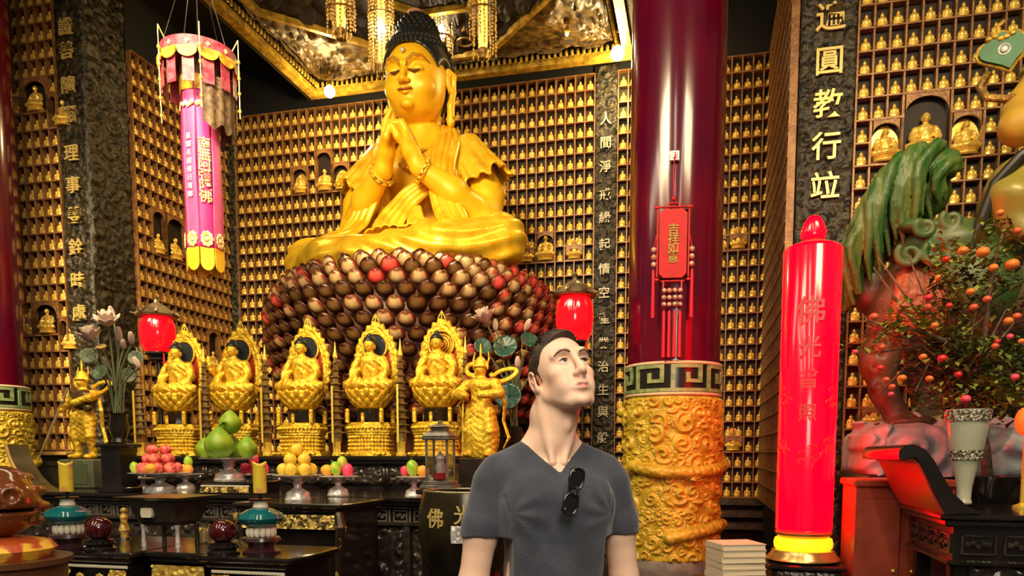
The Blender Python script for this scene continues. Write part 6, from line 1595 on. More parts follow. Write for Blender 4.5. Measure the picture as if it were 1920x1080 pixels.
for g in (-1, 1):
    b.ell((g*.160, .006, 1.375), (.045, .043, .045), .03)
    b.chain([(g*.170, .006, 1.36), (g*.198, .016, 1.24), (g*.218, .022, 1.11)], [.045, .0455, .040], .02)
    b.chain([(g*.218, .022, 1.11), (g*.234, -.005, 1.00), (g*.248, -.05, .865)], [.038, .036, .025], .02)
    b.ell((g*.250, -.062, .81), (.018, .040, .045), .012)
    for f, (yy, L) in enumerate(((-.092, .058), (-.074, .068), (-.055, .063), (-.038, .050))):
        b.chain([(g*.250, yy+.006, .79), (g*.249, yy, .79-.03), (g*.242, yy-.002, .79-L)], [.010, .009, .0075], .004)
    b.chain([(g*.243, -.088, .835), (g*.232, -.112, .805), (g*.228, -.115, .775)], [.012, .010, .008], .005)
Vb, Fb = b.mesh(1)
mb = MB(); mb.add(Vh, Fh); mb.add(Vb, Fb); me = mb.mesh('body', skin, auto=0)
Hi = np.array(HT.inverted()); Lh = Vh@Hi[:3, :3].T+Hi[:3, 3]
tone = np.ones((len(Vh)+len(Vb), 4), np.float32)
def blob(c, r, pw=1.0): return np.clip(1-np.sqrt((((Lh-np.array(c))/np.array(r))**2).sum(1)), 0, 1)**pw
lip = np.clip(3.0*(blob((0, -.098, -.0695), (.036, .024, .0155))-.30), 0, 1); T_ = tone[:len(Vh), :3]
T_ *= 1-lip[:, None]*np.array([.20, .50, .44])
stub = np.clip(blob((0, -.055, -.085), (.085, .085, .060))*1.5, 0, 1)*(1-lip)*np.clip(-(Lh[:, 2]+.035)/.02, 0, 1); T_ *= 1-stub[:, None]*np.array([.12, .11, .09])
for g in (-1, 1):
    T_ *= 1-np.clip(blob((g*.048, -.07, -.030), (.035, .035, .028)), 0, 1)[:, None]*np.array([.0, .12, .10])
    T_ *= 1-np.clip(blob((g*.083, .012, .0), (.02, .03, .045))*1.4, 0, 1)[:, None]*np.array([.02, .20, .18])
    T_ *= 1-np.clip(blob((g*.031, -.088, .012), (.024, .02, .014))*1.2, 0, 1)[:, None]*np.array([.12, .22, .20])
T_ *= 1-np.clip(blob((0, -.11, -.033), (.022, .02, .018)), 0, 1)[:, None]*np.array([.0, .14, .12])
me.color_attributes.new('tone', 'FLOAT_COLOR', 'POINT').data.foreach_set('color', tone.ravel()); link('body', me, man)
def inhead(mb_): return mb_.move(HT)
eye_w = mat('eye_white', (.74, .69, .64), .15); iris_m = mat('brown_iris', (.05, .03, .018), .12)
for g in (-1, 1):
    q = MB(); q.ball((g*.0315, -.0755, .0100), (.0128, .0130, .0128), 20, 14); inhead(q); e = q.build('eye', eye_w, man, auto=0)
    q = MB(); d = Vector((.18, -.93, .30)).normalized(); c_ = Vector((g*.0315, -.0755, .0100))+d*.0088; q.ball(tuple(c_), (.0080, .0060, .0078), 14, 10); inhead(q); q.build('iris', iris_m, e, auto=0)
    q = MB(); P = [(g*.014, -.1025, .0300), (g*.021, -.1030, .0335), (g*.030, -.1020, .0360), (g*.041, -.0975, .0360), (g*.050, -.0900, .0320), (g*.057, -.0815, .0265)]
    q.tube(P, [.0016, .0026, .0030, .0028, .0020, .0008], 8, flat=1.2); inhead(q); q.build('eyebrow', mat('light_brown_brow', (.20, .11, .06), .6), man, auto=0)
    q = MB(); q.tube([(g*.0185, -.0895, .0125), (g*.0265, -.0925, .0150), (g*.036, -.0915, .0150), (g*.0445, -.0850, .0115)], [.0008, .0016, .0017, .0010], 6); inhead(q); q.build('upper_lashes', hair_m, man, auto=0)
h = Vol((-.12, -.15, 1.57), (.13, .15, 1.84), .0028); h.T = HT
h.ell((0, .003, .046), (.0770, .084, .0795), .01); h.ell((0, -.045, .096), (.044, .042, .026), .022); h.ell((0, .015, .02), (.0765, .075, .080), .02)
h.ell((0, -.108, .004), (.104, .100, .101), .006, cut=True)
h.box((0, -.09, -.05), (.12, .075, .075), k=.012, cut=True); h.box((0, .0, -.12), (.12, .13, .062), k=.015, cut=True)
for g in (-1, 1):
    h.ell((g*.085, .010, -.010), (.022, .023, .036), .004, cut=True)
    
rng = random.Random(8)
for q in range(120):
    a, e_ = rng.uniform(-1.7, 1.7), rng.uniform(.35, 1.35)
    p0 = np.array([.077*math.sin(a)*math.cos(e_), .014-.096*math.cos(a)*math.cos(e_), .052+.083*math.sin(e_)])
    if p0[2] < .098 and p0[1] < -.01: continue
    if p0[2] < .07: continue
    d = np.array([rng.uniform(-.4, .4), -.6, .35]); d /= np.linalg.norm(d)
    h.cap(p0, p0+d*.020, .0042, .0016, .003)
Vq, Fq = h.mesh(0); mb = MB(); mb.add(Vq, Fq); mb.build('hair', hair_m, man, auto=0)
# T-shirt
s_ = Vol((-.31, -.20, .84), (.31, .19, 1.56), .0043)
s_.ell((0, .002, 1.30), (.172, .108, .16), .03); s_.ell((0, -.005, 1.12), (.160, .112, .27), .06); s_.ell((0, -.0, .93), (.165, .115, .16), .05)
s_.cap((-.13, .010, 1.392), (.13, .010, 1.392), .056, k=.03)
for g in (-1, 1):
    s_.cap((g*.060, .020, 1.462), (g*.150, .010, 1.408), .040, .050, .03)
    s_.ell((g*.070, -.055, 1.325), (.085, .055, .075), .03)
    s_.chain([(g*.168, .006, 1.375), (g*.194, .012, 1.27), (g*.206, .016, 1.19)], [.056, .055, .056], .014)
    s_.cap((g*.126, -.11, 1.215), (g*.146, -.07, 1.345), .006, .004, .010, cut=True)      # armpit creases
    s_.box((g*.24, .0, 1.17), (.115, .14, .065), r=.002, k=.002, cut=True)
s_.box((0, 0, .82), (.3, .3, .06), r=.001, k=.002, cut=True)
s_.put(lambda X, Y, Z: np.maximum(np.maximum((np.abs(X)-(Z-1.408)*.98)/1.4, Y-.01), -(Z-1.395))+0*X, (-.12, -.2, 1.39), (.12, .03, 1.54), .003, cut=True)
s_.cap((0, .030, 1.475), (0, .018, 1.60), .071, .071, .004, cut=True)
def cloth(X, Y, Z):
    ax_ = np.abs(X)-.138; dz = Z-1.300; r_ = np.sqrt(ax_**2+dz**2); th = np.arctan2(dz, -ax_)
    arm = .0030*np.sin(8.5*th+1.0+2.5*X*9)*np.exp(-((r_-.065)/.045)**2)*(Y < .02)*(ax_ < .0)
    low = .0045*np.sin(46*(Z*.75-X*np.sign(X)*.9)+3*np.sin(9*X+2))*np.clip((1.20-Z)/.12, 0, 1)
    return arm+low+.0028*fbm(X*11+3, Y*9, Z*13+X*8, 9, 2)
wrinkle(s_, cloth)
Vs, Fs = s_.mesh(1); mb = MB(); mb.add(Vs, Fs); mb.build('t_shirt', shirt_m, man, auto=0)
# trousers and shoes
t_ = Vol((-.24, -.20, .04), (.24, .20, .98), .010)
t_.ell((0, 0, .90), (.158, .105, .09), .03)
for g in (-1, 1): t_.chain([(g*.085, 0, .85), (g*.095, .0, .50), (g*.10, .015, .09)], [.095, .068, .055], .03)
t_.box((0, 0, 1.02), (.3, .3, .06), k=.003, cut=True)
V, Fc = t_.mesh(1); mb = MB(); mb.add(V, Fc); mb.build('trousers', jeans_m, man, auto=0)
for g in (-1, 1):
    t_ = Vol((-.08, -.22, 0), (.08, .12, .13), .007); t_.ell((0, -.06, .045), (.045, .135, .042), .01); t_.ell((0, .03, .07), (.04, .05, .05), .02); t_.box((0, 0, -.02), (.1, .3, .022), k=.002, cut=True)
    V, Fc = t_.mesh(1); mb = MB(); mb.add(V+np.array([g*.10, 0, 0]), Fc); mb.build('shoe', black_lac, man, auto=0)
# sunglasses hooked into the collar
gl = mat('gloss_black_plastic', (.006, .006, .007), .06, 0, coat=1.0); lens = mat('dark_lens', (.004, .004, .006), .03, 0, coat=1.0)
sg = thing('sunglasses', 'folded glossy black sunglasses hooked in the V of the grey T-shirt', 'sunglasses', (0, 0, 0))
c_ = at(1075, 921, 1.892); sg.location = c_; sg.rotation_euler = (math.radians(-6), math.radians(16), math.radians(16))
def lens_poly(k=1.0):
    P = []
    for a in np.linspace(0, 2*PI, 28, endpoint=False):
        c0, s0 = math.cos(a), math.sin(a); P.append((.019*k*math.copysign(abs(c0)**.7, c0)*(1.0), .026*k*math.copysign(abs(s0)**.8, s0)*(1+.12*c0)))
    return P
for z_ in (.033, -.033):
    mb = MB(); P = lens_poly(); mb.tube([(x, -.002-.10*z**2*4, z+z_) for x, z in P], .0034, 8, closed=True, flat=1.1); mb.build('lens_rim', gl, sg, auto=0)
    mb = MB(); Pn = lens_poly(.93); V = [(0, -.0045, z_)]+[(x, -.0015, z+z_) for x, z in Pn]; n_ = len(Pn)
    V += [(0, -.0005, z_)]+[(x, .001, z+z_) for x, z in Pn]
    mb.add(V, [np.array([(0, 1+i, 1+(i+1) % n_) for i in range(n_)])[:, ::-1], np.array([(n_+1, n_+2+i, n_+2+(i+1) % n_) for i in range(n_)])]); mb.build('lens', lens, sg, auto=0)
mb = MB(); mb.tube([(.006, -.004, .012), (.010, -.006, 0), (.006, -.004, -.012)], .0036, 8); mb.build('bridge', gl, sg)
for z_, dz in ((.058, -.0), (-.058, .0)):
    mb = MB(); sgn = 1 if z_ > 0 else -1
    mb.tube([(-.008, .002, z_), (-.012, .008, z_-.004*sgn), (-.006, .012, z_-.05*sgn), (0, .012, z_-.10*sgn), (.008, .010, z_-.122*sgn)], [.004, .005, .0045, .004, .0055], 8, flat=1.5); mb.build('temple_arm', gl, sg)
    mb = MB(); mb.ball((-.014, -.004, z_-.008*sgn), (.0042, .0016, .0026), 8, 6); mb.build('rivet_glint', silver, sg)  # silver rivets enlarged to stand in for white glints
# ================================================================ HANGING THINGS, LANTERNS, LOTUS BOUQUETS
# red ornament on the column
pc = R(-.24, 6.95); az = math.atan2(-pc.x, pc.y); fd = Vector((-pc.x, -pc.y, 0)).normalized(); pf = pc+fd*(DR+.035)
off = (at(1264, 450, pf.y)-at(1256, 450, pf.y)).x
kx = at(1262, 450, pf.y).x-pf.x
orn = thing('hanging_ornament', 'red hanging charm with gilt characters, beads and tassels on the red column', 'ornament', (pf.x+kx, pf.y, 0), az*.6)
def oz(py): return zat(py, pf.y)
red_cord = mat('red_silk_cord', (.42, .003, .02), .6); red_pan = mat('red_charm_panel', (.46, .002, .006), .6, 0, (.36, .002, .005), 9); red_frame = mat('red_wood_frame', (.42, .012, .012), .5)
bead_m = mat('rosewood_beads', (.55, .38, .30), .25, .2, (.35, .16, .10), 40)
mb = MB(); mb.box((0, .01, oz(291)), (.085, .02, .085), bev=.008); mb.box((0, .0, oz(291)), (.055, .02, .055), bev=.01); mb.build('hook_plate', silver, orn)
mb = MB(); mb.tube([(0, -.01, oz(291)), (-.006, -.01, oz(340)), (0, -.01, oz(368))], .005, 6); mb.tube([(0, -.012, oz(286)), (.012, -.018, oz(292)), (0, -.02, oz(297))], .004, 6); mb.build('cord', red_cord, orn)
mb = MB(); mb.ball((0, -.01, oz(373)), .018, 10, 8)
for z_, w_ in ((oz(381), .10), (oz(388), .24), (oz(527), .20), (oz(543), .16)): mb.box((0, 0, z_), (w_, .022, .014), bev=.005)
for sx in (-1, 1):
    mb.box((sx*.045, 0, oz(384)), (.012, .02, .03)); mb.box((sx*.075, 0, oz(535)), (.012, .02, .08))
    mb.box((sx*.128, 0, oz(456)), (.014, .024, oz(392)-oz(521)), bev=.004)
    for z_ in (oz(388), oz(524)): mb.ball((sx*.135, 0, z_), (.026, .014, .014), 8, 6)
mb.build('frame', red_frame, orn)
za, zb_ = oz(392), oz(521); c_ = .035; hw = .112
mb = MB(); mb.prism([(-hw, zb_+c_), (-hw+c_, zb_), (hw-c_, zb_), (hw, zb_+c_), (hw, za-c_), (hw-c_, za), (-hw+c_, za), (-hw, za-c_)], -.012, .008); mb.build('panel', red_pan, orn, smooth=False)
gm = mat('charm_gilt_green', (.28, .22, .04), .4, .3)
for c_, py in zip('吉祥如意', (432, 450, 467, 485)): letters('character', c_, .095, .003, gm, orn, (0, -.017, oz(py)))
def tassel(nm, x, z0_, z1_, r0_, r1_, parent, m=red_cord):
    q = MB(); q.lathe([(r0_, z0_), (r1_, z0_-.02), (r1_*1.1, (z0_+z1_)/2), (r1_*1.3, z1_), (.001, z1_)], (x, -.012, 0), 10); q.build(nm, m, parent)
for sx in (-1, 1):
    mb = MB()
    for q in range(3): mb.ball((sx*.155, -.01, oz(468+q*14)), .024, 10, 8)
    mb.build('bead_string', bead_m, orn); tassel('tassel', sx*.158, oz(505), oz(596), .006, .013, orn)
    mb = MB(); mb.tube([(sx*.135, -.005, oz(440)), (sx*.155, -.01, oz(465))], .004, 5); mb.build('cord', red_cord, orn)
for k in range(4):
    x = -.066+k*.044; mb = MB()
    for q in range(3): mb.ball((x, -.012, oz(545+q*13)), .021, 10, 8)
    mb.build('bead_string', bead_m, orn); tassel('tassel', x, oz(582), oz(670), .006, .013, orn)

# pink silk banner with its round canopy
BP = at(372, 100, 6.5); bn = thing('silk_banner', 'tall pink silk banner with round tasselled canopy hanging at the left', 'banner', (BP.x, BP.y, 0), .1)
pink = mat('pink_silk', (.80, .09, .30), .45, 0, (.74, .06, .24), 3, sheen=.3); mag = mat('magenta_silk', (.62, .02, .20), .45, 0, (.70, .04, .26), 3); yel = mat('yellow_silk', (.92, .62, .03), .45, 0, (.85, .45, .02), 12)
rose = mat('rose_brocade', (.36, .03, .06), .5, 0, (.50, .11, .14), 22); brocade_y = mat('yellow_brocade', (.90, .60, .05), .45, 0, (.55, .22, .02), 24); lace = mat('dark_lace', (.10, .06, .03), .6, 0, (.20, .13, .06), 30)
def bz(py): return zat(py, 6.34)
emb = mat('gold_white_embroidery', (.92, .80, .50), .45, 0, (.85, .55, .12), 30)
nf = 8; rr = .135
ztop, zbot = bz(140), bz(462)
bank = []
for k in range(nf):
    a = 2*PI*(k+.5)/nf; wv = 2*rr*math.tan(PI/nf)*.97
    Mx = Matrix.Rotation(a, 4, 'Z') @ Matrix.Translation((0, -rr, 0))
    mb = MB(); X, Z = np.meshgrid(np.linspace(-wv/2, wv/2, 7), np.linspace(zbot, ztop, 30))
    Yv = -.010*np.cos(X/wv*PI)+.006*np.sin(Z*6+k); mb.slab(np.stack([X, Yv, Z], -1), .006)
    mb.move(Mx); mb.build('ribbon', pink if k % 2 else mag, bn, auto=0)
    mb = MB(); n_ = 12
    P = [(-wv/2, zbot), (wv/2, zbot)]+[(wv/2*math.cos(t), zbot-.12-.065*math.sin(t)) for t in np.linspace(0, PI, n_)]
    mb.prism(P[::-1], -.012, -.004); mb.move(Mx); mb.build('ribbon_tip', yel, bn, smooth=False)
    mb = MB(); P = [(-wv/2, ztop-.10), (wv/2, ztop-.10), (wv/2, ztop+.02), (-wv/2, ztop+.02)]; mb.prism(P, -.016, -.008); mb.move(Mx); mb.build('top_band', brocade_y, bn, smooth=False)
    if k in (7, 0, 1, 6):
        mb = MB(); zc_ = bz(446)
        for q in range(9):
            t = q*2*PI/9; mb.ball((.036*math.cos(t), -.020, zc_+.046*math.sin(t)), (.017, .005, .021), 8, 6)
        mb.ball((0, -.022, zc_), (.022, .006, .022), 10, 8); mb.move(Mx); mb.build('embroidered_lotus', emb, bn)
        mb = MB()
        for q in range(5): mb.ball((-.042+q*.021, -.019, bz(192)+.012*math.sin(q*2.1)), (.017, .005, .02), 8, 6)
        mb.move(Mx); mb.build('embroidered_cloud', emb, bn)
for (face_, s_, sz, py0, py1, m_) in ((0, '南無阿彌陀佛', .105, 268, 368, emb), (7, '皇圖永固佛日增輝', .052, 254, 364, pink)):
    a = 2*PI*(face_+.5)/nf
    for i, ch in enumerate(s_):
        py = py0+(py1-py0)*i/(len(s_)-1); mm = emb if m_ is emb else mat('pale_pink_stitch', (.92, .55, .66), .5)
        o = letters('character', ch, sz, .002, mm, bn, (math.sin(a)*(rr+.024), -math.cos(a)*(rr+.024), bz(py)), a)
RC = .295; nC = 12
zt_, zm_, zl_ = zat(58, 6.17), zat(88, 6.17), zat(118, 6.17)
mb = MB(); mb.lathe([(RC, zm_+.02), (RC, zt_)], n=48, cap=False); mb.lathe([(RC-.008, zt_), (RC-.008, zm_+.02)], n=48, cap=False); mb.lathe([(.01, zt_-.01), (RC, zt_)], n=48, cap=False); mb.build('canopy_ring', rose, bn)
for k in range(nC):
    a = 2*PI*k/nC; wv = 2*PI*RC/nC
    Mx = Matrix.Rotation(a, 4, 'Z') @ Matrix.Translation((0, -RC, 0))
    P = [(-wv*.5, zm_+.03), (wv*.5, zm_+.03)]+[(wv*.5*math.cos(t), zm_-.00-.055*math.sin(t)) for t in np.linspace(0, PI, 9)]
    mb = MB(); mb.prism(P[::-1], -.016, -.006); mb.move(Mx); mb.build('scallop', brocade_y, bn, smooth=False)
    mb = MB(); mb.box((0, .01, (zm_+zl_)/2-.07), (wv*.6, .006, .20)); mb.move(Mx); mb.build('hanging_tab', rose, bn)
    mb = MB(); mb.box((0, -.004, (zt_+zm_)/2+.01), (.028, .006, .028), M=Matrix.Rotation(PI/4, 3, 'Y')); mb.move(Mx); mb.build('diamond_patch', emb, bn)
mb = MB(); a = np.linspace(0, 2*PI, 73); Zg = np.linspace(zl_-.42, zl_-.02, 10); Aa, Zz = np.meshgrid(a, Zg); rl = .265+.012*np.sin(Aa*18)-.0*Zz
mb.grid(np.stack([np.sin(Aa)*rl, np.cos(Aa)*rl, np.where(Zz < zl_-.3, Zz+.03*np.sin(Aa*12), Zz)], -1)[:, 4:33]); mb.build('lace_curtain', lace, bn, auto=0)
for k in range(6):
    a = 2*PI*(k+.3)/6; x, y = math.sin(a)*(RC+.05), -math.cos(a)*(RC+.05); mb = MB(); mb.tube([(x, y, zt_+.08), (x, y, zl_-.30)], .004, 5)
    for dz in (.03, -.10, -.22, -.36): mb.ball((x, y, zm_+dz), (.014, .014, .018), 8, 6)
    mb.tube([(x*.85, y*.85, zt_), (x, y, zt_+.08)], .005, 5); mb.build('bead_string', mat('amber_beads', (.75, .50, .12), .3, .3), bn)
mb = MB(); mb.tube([(0, 0, zt_-.02), (0, 0, 7.38)], .006, 6)
for k in range(4): a = PI/4+k*PI/2; mb.tube([(math.sin(a)*RC, math.cos(a)*RC, zt_), (0, 0, zt_+.9)], .004, 5)
mb.build('hanging_cord', black_lac, bn); mb = MB(); mb.lathe([(.16, ztop-.02), (.16, zt_-.02)], n=8); mb.build('inner_tube', lace, bn)

# red lanterns with bronze roofs on slim stands
lan_m = mat('glowing_lantern_red', (.5, .0, .005), .12, 0, emit=(1, .004, .008), es=1.15, coat=.8)
def lantern(px, pyt, pyb, Y, label, zfoot):
    p = at(px, pyb, Y); r = thing('red_lantern', label, 'lantern', (p.x, p.y, zfoot), 0, 'red lanterns with bronze roofs'); z0_, z1_ = zat(pyb, Y)-zfoot, zat(pyt, Y)-zfoot; h_ = z1_-z0_
    mb = MB(); prof = [(.105, 0), (.135, .06*h_), (.160, .22*h_), (.172, .5*h_), (.168, .78*h_), (.145, .94*h_), (.11, h_)]
    mb.lathe([(a, b+z0_) for a, b in prof], n=40); mb.build('shade', lan_m, r)
    mb = MB(); mb.lathe([(.20, z1_-.005), (.215, z1_+.012), (.17, z1_+.03), (.155, z1_+.05), (.11, z1_+.10), (.06, z1_+.125), (.03, z1_+.14), (.02, z1_+.17), (.03, z1_+.19), (.001, z1_+.215)], n=8, a0=PI/8)
    for k in range(8): a = PI/8+k*PI/4; mb.tube([(math.cos(a)*.14, math.sin(a)*.14, z1_+.07), (math.cos(a)*.20, math.sin(a)*.20, z1_+.025), (math.cos(a)*.245, math.sin(a)*.245, z1_+.03)], .010, 5)
    mb.build('roof', mat('lantern_bronze', (.13, .09, .05), .35, .5, (.30, .22, .12), 8), r, auto=30)
    mb = MB(); mb.lathe([(.12, z0_), (.13, z0_-.02), (.08, z0_-.05), (.10, z0_-.08), (.03, z0_-.10)], n=24); mb.build('collar', black_lac, r)
    mb = MB(); mb.lathe([(.13, 0), (.13, .02), (.03, .05), (.022, .12), (.022, z0_-.09)], n=20); mb.build('stand', black_lac, r)
    mb = MB(); mb.tube([(.10, -.10, z0_-.02), (.105, -.105, z0_-.18)], [.008, .014], 8); mb.build('tassel', red_cord, r)
    return r
lantern(297, 594, 661, 7.72, 'glowing red lantern above the lotus vase at the left end of the Buddha row', 1.435)
lantern(1077, 556, 640, 6.9, 'glowing red lantern directly above the head of the man', .0)

# gold bead pendant lamps under the canopy
crys = mat('amber_crystal', (.80, .52, .14), .15, .3, (.40, .22, .05), 18, emit=(1, .6, .15), es=.12); crys_g = mat('glowing_amber_tube', (1, .7, .2), .3, emit=(1, .60, .10), es=1.1)
flame_w = mat('white_flame_bulb', (1, .95, .85), .3, emit=(1, .92, .75), es=22)
def pendant(px, py0, py1, Y, label, seed, tube_=True, bulb=None, rad=.16):
    p = at(px, py1, Y); ztop_ = min(zat(py0, Y), 7.0); r = thing('bead_pendant_lamp', label, 'lamp', (p.x, p.y, 0), 0, 'amber bead pendant lamps'); rng = random.Random(seed); zb_ = p.z
    for k in range(18):
        mb = MB(); a = 2*PI*k/18; rr_ = rad*(1 if k % 2 else .72); zl_ = zb_+rng.uniform(.08, .30); z = ztop_
        x, y = math.cos(a)*rr_, math.sin(a)*rr_
        while z > zl_:
            mb.ball((x+rng.uniform(-.006, .006), y, z), (.013, .013, .017), 5, 4); z -= .042
        mb.ball((x, y, z-.01), (.010, .010, .03), 5, 4); mb.build('bead_string', crys, r, auto=0)
    mb = MB()
    for z in (ztop_+.01, ztop_-.30):
        a = np.linspace(0, 2*PI, 25)[:-1]; mb.tube([(math.cos(b)*rad, math.sin(b)*rad, z) for b in a], .013, 6, closed=True)
    mb.lathe([(rad*.35, zb_+.02), (rad*.5, zb_+.10), (rad*.2, zb_+.16)], n=12, cap=False)
    for k in range(7): a = 2*PI*k/7; mb.ball((math.cos(a)*rad*.38, math.sin(a)*rad*.38, zb_+.05), (.014, .014, .05), 6, 4)
    mb.tube([(0, 0, zb_+.1), (0, 0, 7.3)], .008, 6); mb.build('frame', gold_dark, r)
    if tube_: mb = MB(); mb.lathe([(rad*.30, zb_+.14), (rad*.34, zb_+.2), (rad*.34, ztop_-.08), (rad*.28, ztop_-.04)], n=16); mb.build('lit_tube', crys_g, r)
    if bulb: 
        bp = at(px, bulb, Y); mb = MB(); mb.ball((0, 0, bp.z), (.055, .055, .09), 14, 10); mb.build('bulb', flame_w, r); point('pendant_glow', (p.x, p.y-.12, bp.z), 14, (1, .8, .5), .06)
pendant(640, -30, 78, 9.0, 'amber bead pendant lamp furthest left under the canopy', 1)
pendant(716, -30, 142, 9.5, 'amber bead pendant lamp with white bulb just left of the giant Buddha head', 2, bulb=58, rad=.15)
pendant(828, -30, 128, 10.0, 'amber bead pendant lamp with white bulb just right of the giant Buddha head', 3, tube_=False, bulb=60, rad=.15)
pendant(766, -40, 60, 10.0, 'amber bead pendant lamp mostly hidden behind the giant Buddha hair', 5, tube_=False, rad=.15)
pendant(872, -30, 62, 10.05, 'small amber bead pendant lamp between two longer ones right of the Buddha', 6, tube_=False, rad=.10)
pendant(906, -30, 114, 9.4, 'amber bead pendant lamp furthest right under the canopy', 4)

# lotus bouquets in dark vases
lot_w = mat('pale_pink_lotus', (.62, .46, .40), .5, 0, (.50, .40, .30), 6); lot_leaf = mat('grey_green_lotus_leaf', (.045, .07, .035), .45, 0, (.09, .12, .06), 5); lot_stem = mat('lotus_stem', (.09, .11, .05), .5); blue_leaf = mat('blue_green_lotus_leaf', (.010, .045, .035), .35, 0, (.025, .08, .055), 5)
def bouquet(label, px, py, Y, zf, items, leafm, seed):
    p = at(px, py, Y); r = thing('lotus_bouquet', label, 'flowers', (p.x, p.y, zf)); z0_ = p.z-zf; rng = random.Random(seed)
    mb = MB(); mb.lathe([(.05, 0), (.06, .01), (.05, .04), (.075, max(.1, z0_*.5)), (.06, z0_-.02), (.07, z0_), (.06, z0_), (.045, z0_-.03), (.001, z0_-.03)], n=24); mb.build('vase', black_lac, r)
    for (fx, fy, kind, s_) in items:
        t = at(fx, fy, Y+rng.uniform(-.15, .12))-Vector((p.x, p.y, zf)); b0 = Vector((rng.uniform(-.03, .03), rng.uniform(-.03, .03), z0_-.03)); m_ = (b0+t)/2+Vector((t.x*-.25, 0, .06))
        mb = MB(); mb.tube([b0, b0.lerp(m_, .5)+Vector((0, 0, .03)), m_, m_.lerp(t, .6)+Vector((0, 0, .02)), t], .0075, 6); mb.build('stem', lot_stem, r)
        mb = MB(); T_ = Matrix.Translation(t) @ Matrix.Rotation(rng.uniform(-.5, .5), 4, 'Y') @ Matrix.Rotation(rng.uniform(.1, .7), 4, 'X')
        if kind in ('flower', 'bud'):
            for ring_, n_, ln in ((0, 8, 50), (1, 7, 25)) if kind == 'flower' else ((1, 6, 6),):
                for q in range(n_):
                    th = 2*PI*q/n_+ring_*.4; M_ = Matrix.Rotation(th, 4, 'Z') @ Matrix.Rotation(math.radians(ln), 4, 'X')
                    c_ = M_ @ Vector((0, 0, .05*s_)); mb.ball(tuple(c_), (.024*s_, .008*s_, .055*s_), 8, 6, M=M_)
            mb.move(T_); mb.build('flower', lot_w, r)
        elif kind == 'pod':
            mb.lathe([(.010, -.04*s_), (.03*s_, -.01), (.040*s_, .012), (.036*s_, .016), (.001, .014)], n=14); mb.move(T_); mb.build('seed_pod', mat('lotus_pod', (.35, .24, .07), .5), r)
        else:
            a = np.linspace(0, 2*PI, 37); rr_ = np.linspace(.004, .11*s_, 7); Aa, Rr = np.meshgrid(a, rr_)
            mb.slab(np.stack([np.cos(Aa)*Rr, np.sin(Aa)*Rr, .25*Rr+.05*Rr*np.cos(Aa*9)*Rr/.11], -1), .003); mb.move(Matrix.Translation(t) @ Matrix.Rotation(rng.uniform(.9, 1.3), 4, 'X') @ Matrix.Rotation(rng.uniform(-.4, .4), 4, 'Y')); mb.build('leaf', leafm, r, auto=0)
pz = 1.148
bp_ = at(222, 830, 6.0)
ppz = at(222, 828, 6.0).z
r = thing('flower_pedestal', 'tall black square pedestal under the left lotus bouquet', 'pedestal', (bp_.x, bp_.y, 1.148), -A); ph_ = ppz-1.148
mb = MB(); mb.box((0, 0, ph_-.03), (.24, .24, .03), bev=.006); mb.box((0, 0, ph_/2), (.18, .18, ph_-.05)); mb.box((0, 0, .02), (.23, .23, .04), bev=.005); mb.build('pedestal_body', black_lac, r)
bouquet('bouquet of pale lotus flowers and buds beside the left red lantern', 222, 775, 6.0, ppz-.015,
        [(203, 612, 'flower', 1.3), (173, 638, 'flower', 1.2), (213, 598, 'bud', 1), (190, 652, 'pod', 1), (224, 640, 'bud', 1.1), (248, 645, 'bud', 1), (165, 668, 'leaf', .55), (188, 700, 'leaf', .55), (255, 672, 'leaf', .55), (240, 705, 'leaf', .55), (205, 690, 'bud', 1), (232, 655, 'bud', .9), (262, 690, 'bud', .9)], lot_leaf, 3)
for k in range(0): pass
bouquet('bouquet of blue-green lotus leaves and pink flowers behind the head of the man', 965, 800, 6.75, .0,
        [(912, 605, 'flower', 1.4), (948, 652, 'leaf', 1.0), (905, 650, 'leaf', .7), (955, 745, 'leaf', 1.1), (992, 640, 'leaf', .8), (985, 620, 'bud', 1.1), (938, 680, 'pod', 1.1), (983, 660, 'pod', 1.0), (970, 690, 'bud', 1), (930, 620, 'bud', 1), (958, 720, 'leaf', .8), (1000, 700, 'bud', 1)], blue_leaf, 4)
# ================================================================ THE THOUSANDS OF NICHE STATUETTES
q = MB()
q.lathe([(.030, 0), (.036, .006), (.030, .014), (.036, .024), (.034, .028)], n=10, sy=.7)
q.ball((0, 0, .036), (.040, .026, .014), 10, 5); q.ball((0, .004, .062), (.024, .017, .030), 8, 6)
for g in (-1, 1): q.ball((g*.020, -.003, .055), (.010, .011, .022), 6, 4)
q.ball((0, .002, .098), (.0125, .0125, .015), 8, 6); q.ball((0, .002, .113), (.006, .006, .006), 6, 4)
SV, SF, _m = q.arrays(); SV = SV*np.array([1.42, 1.0, 1.10]); SFl = [np.asarray(f) for f in SF]
sme = make_mesh('buddha_statuette', SV, SFl, stat_gold)
names = {'back': ('tiny golden seated Buddha in the niche wall behind the giant Buddha', 'back wall statuettes'),
         'back_right': ('tiny golden seated Buddha in the niche wall at either side of the red column', 'statuettes beside the column'),
         'left': ('tiny golden seated Buddha in the niche wall at the far left', 'far left wall statuettes'),
         'left_side': ('tiny golden seated Buddha in the oblique niche wall behind the pink banner', 'oblique left wall statuettes'),
         'right': ('tiny golden seated Buddha in the niche wall right of the giant red candle', 'right wall statuettes'),
         'right_side': ('tiny golden seated Buddha in the oblique brown niche wall left of the giant candle', 'oblique right wall statuettes')}
bpy.context.view_layer.update(); dg = bpy.context.evaluated_depsgraph_get()
up_, fw_ = Vector((0, math.sin(PITCH), math.cos(PITCH))), Vector((0, math.cos(PITCH), -math.sin(PITCH)))
seen, rest = [], {}
